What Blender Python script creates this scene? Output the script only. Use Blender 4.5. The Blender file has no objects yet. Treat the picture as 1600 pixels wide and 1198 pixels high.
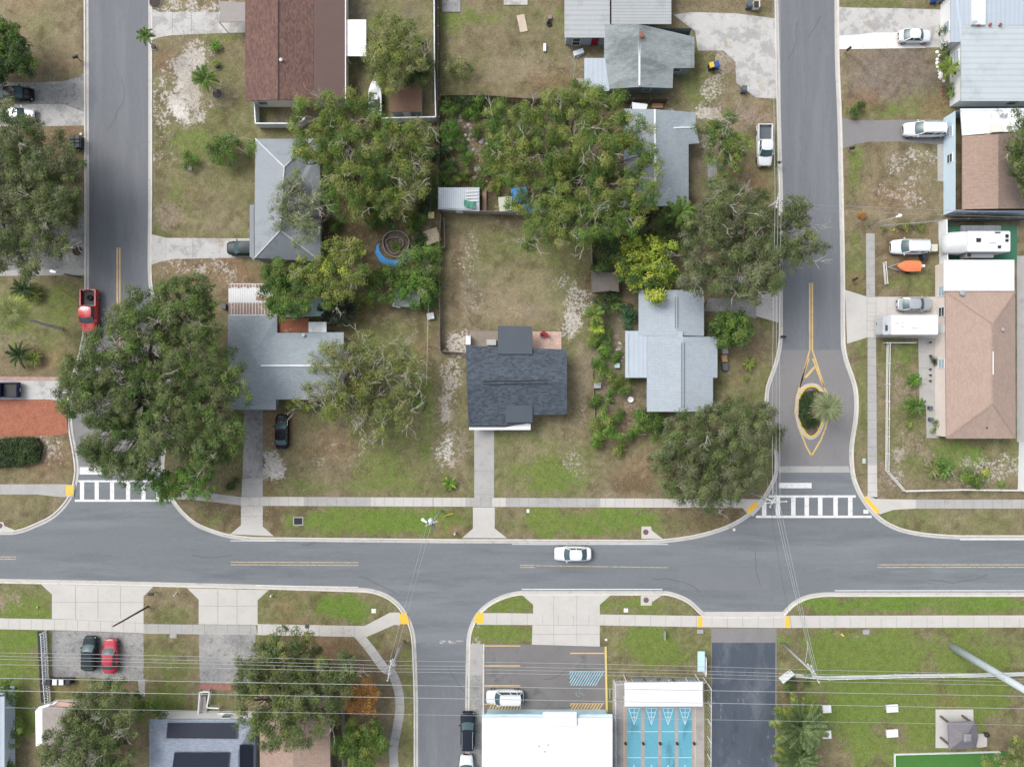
import bpy, math, random
import numpy as np
from mathutils import Vector, Matrix
from mathutils.geometry import tessellate_polygon
SC = bpy.context.scene; COL = SC.collection
R = math.radians; PI = math.pi
# ---------------------------------------------------------------- camera, sky, sun, exposure
CAMH = 92.0; PXM = 12.0            # the drone hovers 92 m up; 12 photo pixels per metre on the ground
cam = bpy.data.objects.new('camera', bpy.data.cameras.new('camera')); COL.objects.link(cam)
cam.location = (0, 0, CAMH); cam.rotation_euler = (0, 0, 0)
cam.data.sensor_width = 36; cam.data.lens = 36 * CAMH / (1600 / PXM)
cam.data.clip_start = 1; cam.data.clip_end = 6000
SC.camera = cam
W = bpy.data.worlds.new('World'); SC.world = W; W.use_nodes = True
wn = W.node_tree; bg = wn.nodes['Background']
sky = wn.nodes.new('ShaderNodeTexSky'); sky.sky_type = 'NISHITA'; sky.sun_disc = False
SUN_EL, SUN_AZ = 52, 305          # from the upper left of the photo
sky.sun_elevation = R(SUN_EL); sky.sun_rotation = R(SUN_AZ); sky.dust_density = 4; sky.air_density = 1.0
hs = wn.nodes.new('ShaderNodeHueSaturation'); hs.inputs['Saturation'].default_value = 0.42
wn.links.new(sky.outputs[0], hs.inputs['Color']); wn.links.new(hs.outputs[0], bg.inputs[0]); bg.inputs[1].default_value = 0.15
sd = bpy.data.lights.new('sun', 'SUN'); sd.energy = 1.05; sd.angle = R(28); sd.color = (1, .98, .95)
so = bpy.data.objects.new('sun', sd); COL.objects.link(so)
sv = Vector((math.sin(R(SUN_AZ)) * math.cos(R(SUN_EL)), math.cos(R(SUN_AZ)) * math.cos(R(SUN_EL)), math.sin(R(SUN_EL))))
so.rotation_euler = sv.to_track_quat('Z', 'Y').to_euler(); so.location = sv * 200
SC.view_settings.view_transform = 'Standard'; SC.view_settings.look = 'None'
SC.view_settings.exposure = 0.68; SC.view_settings.gamma = 1
rng = random.Random(7); NP = np.random.RandomState(11)

def P(x, y, z=0.0):               # a point seen at photo pixel x,y that stands z metres above the street
    k = (CAMH - z) / CAMH / PXM
    return Vector(((x - 800) * k, (599 - y) * k, z))

# ---------------------------------------------------------------- materials
def nd(nt, typ, ins=None, **kw):
    n = nt.nodes.new(typ)
    for k, v in kw.items(): setattr(n, k, v)
    for k, v in (ins or {}).items():
        if hasattr(v, 'is_linked') or hasattr(v, 'links'): nt.links.new(v, n.inputs[k])
        else: n.inputs[k].default_value = v
    return n
def mrange(nt, fac, a, b, c, d):
    return nd(nt, 'ShaderNodeMapRange', {0: fac, 1: a, 2: b, 3: c, 4: d}).outputs[0]
def mixc(nt, f, a, b, mode='MIX'):
    n = nt.nodes.new('ShaderNodeMix'); n.data_type = 'RGBA'; n.blend_type = mode
    for i, v in ((0, f), (6, a), (7, b)):
        if hasattr(v, 'is_linked'): nt.links.new(v, n.inputs[i])
        else: n.inputs[i].default_value = v
    return n.outputs[2]
def vmul(nt, col, fac):
    n = nt.nodes.new('ShaderNodeVectorMath'); n.operation = 'SCALE'
    nt.links.new(col, n.inputs[0]); nt.links.new(fac, n.inputs['Scale']); return n.outputs[0]
MATS = {}
def M(name, c, r=.8, var=.15, sc=.6, fine=.12, fsc=9.0, stain=None, metal=0, coat=0, pat=None, attr=False, transl=0, bump=0, spec=.35, stretch=None, layers=False):
    if name in MATS: return MATS[name]
    m = bpy.data.materials.new(name); m.use_nodes = True; nt = m.node_tree
    b = nt.nodes['Principled BSDF']; b.inputs['Roughness'].default_value = r; b.inputs['Metallic'].default_value = metal
    b.inputs['Specular IOR Level'].default_value = spec; b.inputs['Coat Weight'].default_value = coat; b.inputs['Coat Roughness'].default_value = .06
    geo = nd(nt, 'ShaderNodeNewGeometry'); pos = geo.outputs['Position']
    if stretch: pos = nd(nt, 'ShaderNodeMapping', {0: pos, 3: stretch}).outputs[0]
    n1 = nd(nt, 'ShaderNodeTexNoise', {'Vector': pos, 'Scale': sc, 'Detail': 6.0, 'Roughness': .62}).outputs[0]
    n2 = nd(nt, 'ShaderNodeTexNoise', {'Vector': pos, 'Scale': fsc, 'Detail': 3.0, 'Roughness': .7}).outputs[0]
    if attr: col = nd(nt, 'ShaderNodeAttribute', attribute_name='col').outputs[0]
    else:
        rgb = nd(nt, 'ShaderNodeRGB'); rgb.outputs[0].default_value = (*c, 1); col = rgb.outputs[0]
    if layers:
        for nm_, sc_, lo, hi in (('green', 1.9, .36, .66), ('sand', 2.8, .40, .62)):
            at = nd(nt, 'ShaderNodeAttribute', attribute_name=nm_); ns_ = nd(nt, 'ShaderNodeTexNoise', {'Vector': pos, 'Scale': sc_, 'Detail': 9.0, 'Roughness': .78}).outputs[0]
            su = nd(nt, 'ShaderNodeMath', {0: mrange(nt, ns_, .25, .75, -.75, .75), 1: nd(nt, 'ShaderNodeMath', {0: at.outputs['Alpha'], 1: .92}, operation='MULTIPLY').outputs[0]}, operation='ADD').outputs[0]
            gt = nd(nt, 'ShaderNodeMath', {0: mrange(nt, at.outputs['Alpha'], .02, .14, 0, 1), 1: mrange(nt, su, lo, hi, 0, 1)}, operation='MULTIPLY').outputs[0]
            col = mixc(nt, gt, col, at.outputs[0])
    for st in (stain or []):
        n3 = nd(nt, 'ShaderNodeTexNoise', {'Vector': pos, 'Scale': st[1], 'Detail': 7.0, 'Roughness': .68}).outputs[0]
        f = mrange(nt, n3, st[2], st[2] + st[3], 0, st[4]); col = mixc(nt, f, col, (*st[0], 1))
    col = vmul(nt, col, mrange(nt, n1, .25, .75, 1 - var, 1 + var))
    col = vmul(nt, col, mrange(nt, n2, .25, .75, 1 - fine, 1 + fine))
    hgt = n2
    if pat:
        kind = pat[0]
        if kind == 'shingle':     # pat = kind, course axis ('x' courses run along x), tone spread
            sep = nd(nt, 'ShaderNodeSeparateXYZ', {0: geo.outputs['Position']})
            rot = nd(nt, 'ShaderNodeMapping', {0: geo.outputs['Position'], 2: (0, 0, 0 if pat[1] == 'x' else PI / 2)}).outputs[0]
            bk = nd(nt, 'ShaderNodeTexBrick', {'Vector': rot, 'Scale': 1.0, 'Color1': (1 - pat[2],) * 3 + (1,), 'Color2': (1 + pat[2],) * 3 + (1,), 'Mortar': (.74, .74, .74, 1), 'Mortar Size': .012, 'Brick Width': .42, 'Row Height': .20, 'Bias': -.1})
            bk.offset = .37; bk.offset_frequency = 2
            col = mixc(nt, 1.0, col, bk.outputs[0], 'MULTIPLY'); hgt = bk.outputs[1]
        elif kind in ('rib', 'board'):
            wv = nd(nt, 'ShaderNodeTexWave', {'Vector': geo.outputs['Position'], 'Scale': pat[2], 'Distortion': 0.0}, wave_type='BANDS', bands_direction=pat[1], wave_profile='SIN' if kind == 'rib' else 'SAW').outputs[1]
            col = vmul(nt, col, mrange(nt, wv, 0, .35, 1 - pat[3], 1)); hgt = wv
    nt.links.new(col, b.inputs['Base Color'])
    if bump:
        bp = nd(nt, 'ShaderNodeBump', {'Height': hgt, 'Strength': bump, 'Distance': .03}); nt.links.new(bp.outputs[0], b.inputs['Normal'])
    if transl:
        tr = nd(nt, 'ShaderNodeBsdfTranslucent', {0: col}); mx = nd(nt, 'ShaderNodeMixShader', {0: transl, 1: b.outputs[0], 2: tr.outputs[0]})
        nt.links.new(mx.outputs[0], nt.nodes['Material Output'].inputs[0])
    MATS[name] = m; return m

# ---------------------------------------------------------------- mesh helpers
ORG = {}
def tag(o, label=None, cat=None, group=None, kind=None):
    if label: o['label'] = label
    if cat: o['category'] = cat
    if group: o['group'] = group
    if kind: o['kind'] = kind
    return o
def thing(name, loc, label, cat, group=None, rz=0):
    o = bpy.data.objects.new(name, None); COL.objects.link(o); o.empty_display_size = .3
    o.location = loc; o.rotation_euler = (0, 0, rz); ORG[o.name] = Vector(loc) if rz == 0 else None
    return tag(o, label, cat, group)
def offset_path(pts, d, closed=False):      # shift a 2-D polyline sideways: d>0 to the right of travel
    n = len(pts); out = []
    for i in range(n):
        a = pts[i - 1] if (i > 0 or closed) else None; c = pts[(i + 1) % n] if (i < n - 1 or closed) else None
        p = pts[i]; ns = []
        for q0, q1 in ((a, p), (p, c)):
            if q0 is None or q1 is None: continue
            t = (Vector(q1[:2]) - Vector(q0[:2]))
            if t.length < 1e-6: continue
            t.normalize(); ns.append(Vector((t.y, -t.x)))
        if len(ns) == 2:
            m = ns[0] + ns[1]; L = max(m.length, .4); m = m / m.length if m.length > 1e-6 else ns[0]
            s = d / max(m.dot(ns[0]), .5)
        else: m = ns[0]; s = d
        out.append(Vector((p[0] + m.x * s, p[1] + m.y * s)))
    return out
def area2(p): return sum(p[i - 1][0] * p[i][1] - p[i][0] * p[i - 1][1] for i in range(len(p)))
def ccw(p): return list(p) if area2(p) > 0 else list(reversed(p))
def inset(p, d): return offset_path(ccw(p), -d, True)
class MB:
    def __init__(s): s.v = []; s.f = []
    def quad(s, *p):
        n = len(s.v); s.v += [tuple(q) for q in p]; s.f.append(tuple(range(n, n + len(p)))); return s
    def prism(s, pts, z0, z1, bottom=True):     # pts 2-D outline
        pts = ccw([Vector(p[:2]) for p in pts]); n = len(s.v); k = len(pts)
        s.v += [(p.x, p.y, z0) for p in pts] + [(p.x, p.y, z1) for p in pts]
        tri = tessellate_polygon([[Vector((p.x, p.y, 0)) for p in pts]])
        for t in tri:
            a, b, c = [pts[i] for i in t]
            if (b - a).cross(c - a) < 0: t = (t[0], t[2], t[1])
            s.f.append(tuple(n + k + i for i in t))
            if bottom: s.f.append(tuple(n + i for i in reversed(t)))
        for i in range(k): j = (i + 1) % k; s.f.append((n + i, n + j, n + k + j, n + k + i))
        return s
    def sheet(s, pts, z):
        pts = ccw([Vector(p[:2]) for p in pts]); n = len(s.v)
        s.v += [(p.x, p.y, z) for p in pts]
        for t in tessellate_polygon([[Vector((p.x, p.y, 0)) for p in pts]]):
            a, b, c = [pts[i] for i in t]
            if (b - a).cross(c - a) < 0: t = (t[0], t[2], t[1])
            s.f.append(tuple(n + i for i in t))
        return s
    def box(s, c, size, rz=0, rot=None, taper=1.0):
        n = len(s.v); m = rot if rot else Matrix.Rotation(rz, 3, 'Z'); c = Vector(c); h = Vector(size) / 2
        for z in (-1, 1):
            t = taper if z > 0 else 1
            for x, y in ((-1, -1), (1, -1), (1, 1), (-1, 1)): s.v.append(tuple(c + m @ Vector((x * h.x * t, y * h.y * t, z * h.z))))
        for f in ((3, 2, 1, 0), (4, 5, 6, 7), (0, 1, 5, 4), (1, 2, 6, 5), (2, 3, 7, 6), (3, 0, 4, 7)): s.f.append(tuple(n + i for i in f))
        return s
    def bar(s, a, b, w, h):                     # a rectangular beam from a to b
        a = Vector(a); b = Vector(b); d = b - a; L = d.length
        if L < 1e-4: return s
        q = d.to_track_quat('X', 'Z').to_matrix(); return s.box((a + b) / 2, (L, w, h), rot=q)
    def tube(s, path, rad, k=6, cap=True):
        path = [Vector(p) for p in path]; n0 = len(s.v); m = len(path)
        if not hasattr(rad, '__len__'): rad = [rad] * m
        up = Vector((0, 0, 1))
        for i, p in enumerate(path):
            t = (path[min(i + 1, m - 1)] - path[max(i - 1, 0)]); t = t.normalized() if t.length > 1e-6 else up
            u = t.cross(up if abs(t.z) < .95 else Vector((1, 0, 0))).normalized(); w = t.cross(u)
            for j in range(k):
                a = 2 * PI * j / k; s.v.append(tuple(p + (u * math.cos(a) + w * math.sin(a)) * rad[i]))
        for i in range(m - 1):
            for j in range(k):
                j2 = (j + 1) % k; s.f.append((n0 + i * k + j, n0 + i * k + j2, n0 + (i + 1) * k + j2, n0 + (i + 1) * k + j))
        if cap: s.f.append(tuple(n0 + j for j in range(k))[::-1]); s.f.append(tuple(n0 + (m - 1) * k + j for j in range(k)))
        return s
    def lathe(s, c, prof, k=16, rot=None):      # prof: (r,z) pairs
        n0 = len(s.v); c = Vector(c)
        for r_, z in prof:
            for j in range(k):
                a = 2 * PI * j / k; q = Vector((r_ * math.cos(a), r_ * math.sin(a), z))
                s.v.append(tuple(c + (rot @ q if rot else q)))
        for i in range(len(prof) - 1):
            for j in range(k):
                j2 = (j + 1) % k; s.f.append((n0 + i * k + j, n0 + i * k + j2, n0 + (i + 1) * k + j2, n0 + (i + 1) * k + j))
        s.f.append(tuple(n0 + j for j in range(k))[::-1]); s.f.append(tuple(n0 + (len(prof) - 1) * k + j for j in range(k)))
        return s
    def grid(s, rows, close=False):             # rows of equal point lists
        n0 = len(s.v); k = len(rows[0])
        for r_ in rows: s.v += [tuple(p) for p in r_]
        for i in range(len(rows) - 1):
            for j in range(k if close else k - 1):
                j2 = (j + 1) % k; s.f.append((n0 + i * k + j, n0 + i * k + j2, n0 + (i + 1) * k + j2, n0 + (i + 1) * k + j))
        return s
    def build(s, name, m, parent=None, smooth=False, org=None):
        o3 = org
        if o3 is None and parent is not None: o3 = ORG.get(parent.name)
        o3 = Vector(o3) if o3 is not None else Vector((0, 0, 0))
        me = bpy.data.meshes.new(name); me.from_pydata([(a - o3.x, b - o3.y, c - o3.z) for a, b, c in s.v], [], s.f); me.materials.append(m)
        if smooth: me.polygons.foreach_set('use_smooth', [True] * len(me.polygons))
        me.update(); o = bpy.data.objects.new(name, me); COL.objects.link(o)
        if parent is not None: o.parent = parent; ORG[o.name] = ORG.get(parent.name)
        elif org is not None: o.location = o3; ORG[o.name] = o3
        else: ORG[o.name] = Vector((0, 0, 0))
        return o
def struct(name, mb, m, label=None):
    o = mb.build(name, m); o['kind'] = 'structure'
    if label: o['label'] = label; 
    return o
def solo(name, mb, m, label, cat, group=None, smooth=False, org=None):
    if org is None:
        a = np.array(mb.v); org = ((a[:, 0].min() + a[:, 0].max()) / 2, (a[:, 1].min() + a[:, 1].max()) / 2, max(a[:, 2].min(), 0))
    return tag(mb.build(name, m, None, smooth, org), label, cat, group)
def px(pts, z=0): return [P(x, y, z) for x, y in pts]
def catmull(pts, n=6):
    out = []; p = [Vector(q) for q in pts]
    for i in range(len(p) - 1):
        a = p[max(i - 1, 0)]; b = p[i]; c = p[i + 1]; d = p[min(i + 2, len(p) - 1)]; L = (c - b).length
        if L > 150: out.append(b); continue
        if (b - a).length > 3 * L: a = b - (b - a).normalized() * L
        if (d - c).length > 3 * L: d = c + (d - c).normalized() * L
        for k in range(n):
            t = k / n; out.append(.5 * ((2 * b) + (c - a) * t + (2 * a - 5 * b + 4 * c - d) * t * t + (3 * b - a - 3 * c + d) * t ** 3))
    out.append(p[-1]); return out
# ---------------------------------------------------------------- the street surface and the ground
asph = M('asphalt', (.138, .153, .163), .85, .05, .5, .12, 12, stain=[((.185, .200, .215), .20, .47, .14, .6), ((.108, .116, .127), .42, .52, .12, .6), ((.10, .103, .11), 1.6, .66, .06, .5)], stretch=(.12, 1, 1))
asph_ns = M('asphalt_side_street', (.137, .145, .157), .85, .05, .5, .12, 12, stain=[((.166, .175, .188), .6, .48, .12, .55), ((.118, .122, .132), .8, .56, .1, .4), ((.10, .10, .108), 2.4, .66, .05, .4)], stretch=(1, .08, 1))
asph_worn = M('worn_asphalt', (.19, .185, .185), .9, .07, .5, .16, 10, stain=[((.14, .138, .14), .35, .5, .2, .5)], stretch=(1, .5, 1))
asph_blue = M('sealed_asphalt', (.060, .074, .096), .6, .14, .5, .14, 8, stain=[((.15, .17, .195), .30, .48, .16, .8), ((.035, .042, .055), .6, .52, .10, .6), ((.20, .21, .22), 1.6, .60, .06, .5)], stretch=(1, .4, 1))
asph_lot = M('parking_asphalt', (.155, .150, .148), .85, .12, .3, .12, 12, stain=[((.075, .074, .078), .28, .55, .12, .7)])
conc = M('pale_concrete', (.445, .43, .405), .85, .06, .4, .08, 9, stain=[((.39, .37, .33), .6, .52, .12, .45), ((.30, .285, .255), 2.6, .62, .06, .4)])
conc_g = M('grey_concrete', (.33, .325, .31), .85, .1, .5, .1, 9, stain=[((.22, .215, .20), .7, .55, .12, .5)])
conc_o = M('old_concrete', (.25, .25, .245), .9, .14, .6, .28, 7, stain=[((.38, .37, .345), .22, .47, .22, .7), ((.12, .12, .122), .30, .46, .20, .7), ((.08, .08, .08), 1.8, .53, .12, .6), ((.40, .39, .36), 4.0, .56, .08, .4)])
conc_w = M('bleached_concrete', (.42, .415, .40), .9, .1, .6, .14, 8, stain=[((.25, .245, .235), .5, .49, .08, .65), ((.50, .49, .46), 1.1, .58, .08, .5), ((.13, .13, .13), 2.2, .62, .05, .55), ((.30, .25, .17), .35, .58, .08, .6)])
kerbm = M('kerb_concrete', (.51, .49, .45), .8, .1, .7, .1, 10, stain=[((.28, .27, .24), 1.1, .58, .1, .5)])
gutterm = M('gutter_concrete', (.42, .41, .385), .8, .1, .7, .1, 10, stain=[((.22, .22, .21), .9, .55, .1, .5)])
whitep = M('white_road_paint', (.62, .62, .615), .6, .05, 1, .08, 12, stain=[((.36, .36, .36), 1.6, .52, .12, .5), ((.18, .18, .19), 5.0, .62, .05, .75)])
yellowp = M('yellow_road_paint', (.56, .39, .15), .6, .08, 1, .10, 12, stain=[((.30, .25, .17), 1.2, .50, .12, .5), ((.18, .175, .16), 5.0, .60, .05, .75)])
bluep = M('blue_road_paint', (.28, .50, .58), .6, .1, 1, .1, 12)
tactile = M('yellow_tactile_paving', (.72, .42, .05), .6, .06, 1, .1, 14)
# outline of the paved streets, photo pixels (asphalt edge)
NW = [(138, -1500), (138, 0), (139, 300), (139, 480), (137, 515), (128, 560), (116, 600), (112, 640), (114, 672), (119, 700), (123, 730), (121, 752), (114, 775), (100, 795), (82, 811), (60, 822), (38, 831), (18, 835), (-400, 835), (-2600, 835)]
NM = [(232, -1500), (232, 0), (232, 300), (231, 420), (236, 465), (250, 520), (260, 580), (259, 640), (255, 690), (251, 730), (257, 762), (269, 785), (285, 805), (306, 822), (335, 834), (362, 841), (400, 845), (700, 848), (1000, 849), (1035, 848), (1070, 844), (1100, 838), (1130, 829), (1152, 819), (1172, 806), (1188, 790), (1200, 773), (1210, 755), (1216, 735), (1215, 700), (1207, 670), (1201, 640), (1202, 610), (1208, 590), (1215, 570), (1221, 545), (1223, 520), (1223, 300), (1219, 150), (1216, 0), (1214, -1500)]
NE = [(1304, -1500), (1304, 0), (1305, 100), (1309, 200), (1313, 400), (1314, 538), (1319, 565), (1328, 590), (1334, 615), (1334, 650), (1328, 690), (1327, 715), (1330, 745), (1338, 767), (1348, 785), (1360, 801), (1378, 817), (1402, 829), (1430, 836), (1462, 840), (1500, 842), (4200, 843)]
SW = [(-2600, 903), (0, 904), (150, 907), (400, 913), (560, 918), (582, 920), (605, 928), (624, 942), (638, 962), (647, 985), (650, 1010), (653, 1100), (654, 2600)]
SM = [(729, 2600), (727, 1100), (729, 1000), (733, 980), (744, 958), (762, 941), (786, 929), (812, 923), (1040, 923), (1060, 928), (1080, 938), (1096, 953), (1104, 958), (1220, 958), (1226, 952), (1240, 939), (1262, 929), (1290, 925), (4200, 925)]
NWs, NMs, NEs, SWs, SMs = [[Vector(p) for p in catmull([(x, y, 0) for x, y in pl], 4)] for pl in (NW, NM, NE, SW, SM)]
road_px = [(p.x, p.y) for p in NWs] + [(p.x, p.y) for p in SWs] + [(p.x, p.y) for p in SMs] + [(p.x, p.y) for p in reversed(NEs)] + [(p.x, p.y) for p in reversed(NMs)]
road_w = [P(x, y) for x, y in road_px]
struct('road', MB().sheet(road_w, 0.0), asph)
# side streets surfaces: newer and worn coats
def strip(name, pts, z, m): return struct(name, MB().sheet(px(pts), z), m)
strip('side_street_surface', [(139.5, -1400), (231.5, -1400), (231.5, 430), (236, 470), (247, 513), (137, 513), (139.5, 470)], .004, asph_ns)
strip('side_street_surface', [(1217.5, -1400), (1303, -1400), (1304, 120), (1312, 400), (1313, 546), (1222, 546), (1222, 300), (1218.5, 150)], .004, asph_ns)
strip('worn_street_surface', [(1222, 547), (1313.5, 547), (1318, 565), (1327, 590), (1333, 615), (1333, 650), (1327, 690), (1326, 727), (1216, 727), (1214, 700), (1207, 670), (1202, 640), (1203, 610), (1209, 590), (1216, 570)], .004, asph_worn)
strip('worn_street_surface', [(137, 513.5), (247, 513.5), (259, 580), (258, 640), (254, 690), (250, 728), (124, 728), (119, 690), (114, 660), (114, 630), (118, 600), (129, 560)], .004, asph_worn)
strip('concrete_band', [(1217, 728), (1326, 728), (1328, 738), (1217, 738)], .008, conc_g)
strip('concrete_band', [(124, 728.5), (250, 728.5), (252, 741), (123, 741)], .008, conc_g)
strip('side_street_surface', [(655, 1068), (726.5, 1068), (727, 2500), (655, 2500)], .004, asph_ns)
strip('road_patch', [(1060, 885), (1202, 888), (1202, 922), (1062, 921)], .004, M('asphalt_patch', (.150, .158, .172), .85, .05, .5, .08, 12))
# kerbs with their gutter pans, raised 12 cm
def kerb(poly, side, a0=None, gut=.30, kw=.24, h=.125, m=None):
    c = [P(p[0], p[1]) for p in poly]; c2 = [Vector((p.x, p.y)) for p in c]
    g0 = offset_path(c2, side * -.02); g1 = offset_path(c2, side * gut); g2 = offset_path(c2, side * (gut + kw)); gm = offset_path(c2, side * (gut + .05))
    b = MB(); b.grid([[Vector((p.x, p.y, .012)) for p in g0], [Vector((p.x, p.y, .012)) for p in g1]]); struct('gutter', b, gutterm)
    b = MB(); b.grid([[Vector((p.x, p.y, -.02)) for p in g1], [Vector((p.x, p.y, h - .01)) for p in gm], [Vector((p.x, p.y, h)) for p in offset_path(c2, side * (gut + .08))], [Vector((p.x, p.y, h)) for p in g2], [Vector((p.x, p.y, -.02)) for p in g2]])
    return struct('kerb', b, m or kerbm)
kerb([(p.x, p.y) for p in NWs], 1); kerb([(p.x, p.y) for p in NMs], -1); kerb([(p.x, p.y) for p in NEs], -1)
kerb([(p.x, p.y) for p in SWs], 1); kerb([(p.x, p.y) for p in SMs], 1)

# ground: one sheet, fine where the camera looks, reaching the horizon; its colours are grass, dry thatch, sand and leaf litter
def vnoise(X, Y, s, seed):
    r = np.random.RandomState(seed); g = r.rand(256, 256); x = X / s + 1000; y = Y / s + 1000
    xi = np.floor(x).astype(int); yi = np.floor(y).astype(int); fx = x - xi; fy = y - yi
    fx = fx * fx * (3 - 2 * fx); fy = fy * fy * (3 - 2 * fy); G = lambda a, b: g[a % 256, b % 256]
    return (G(xi, yi) * (1 - fx) + G(xi + 1, yi) * fx) * (1 - fy) + (G(xi, yi + 1) * (1 - fx) + G(xi + 1, yi + 1) * fx) * fy
def fbm(X, Y, s, seed, o=4):
    t = 0; a = 1; n = 0
    for i in range(o): t = t + a * vnoise(X, Y, s / 2 ** i, seed + i); n += a; a *= .6
    return t / n
def pip(X, Y, poly):
    ins = np.zeros(X.shape, bool)
    for i in range(len(poly)):
        x0, y0 = poly[i - 1][0], poly[i - 1][1]; x1, y1 = poly[i][0], poly[i][1]
        c = ((y0 > Y) != (y1 > Y)); ins ^= c & (X < (x1 - x0) * (Y - y0) / ((y1 - y0) if y1 != y0 else 1e-9) + x0)
    return ins
def dist(X, Y, poly):
    d = np.full(X.shape, 1e9)
    for i in range(len(poly)):
        x0, y0 = poly[i - 1][0], poly[i - 1][1]; x1, y1 = poly[i][0], poly[i][1]
        dx, dy = x1 - x0, y1 - y0; L = dx * dx + dy * dy + 1e-12
        t = np.clip(((X - x0) * dx + (Y - y0) * dy) / L, 0, 1); d = np.minimum(d, np.hypot(X - x0 - t * dx, Y - y0 - t * dy))
    return d
GC = {'b': (0.17, 0.142, 0.086), 'g': (0.126, 0.164, 0.042), 'G': (0.11, 0.172, 0.034), 'o': (0.128, 0.142, 0.054), 't': (0.235, 0.195, 0.128), 's': (0.4, 0.37, 0.33), 'w': (0.56, 0.54, 0.5), 'd': (0.115, 0.085, 0.048), 'r': (0.215, 0.135, 0.08), 'k': (0.06, 0.048, 0.032), 'p': (0.235, 0.185, 0.145), 'h': (0.165, 0.135, 0.112)}
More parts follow.
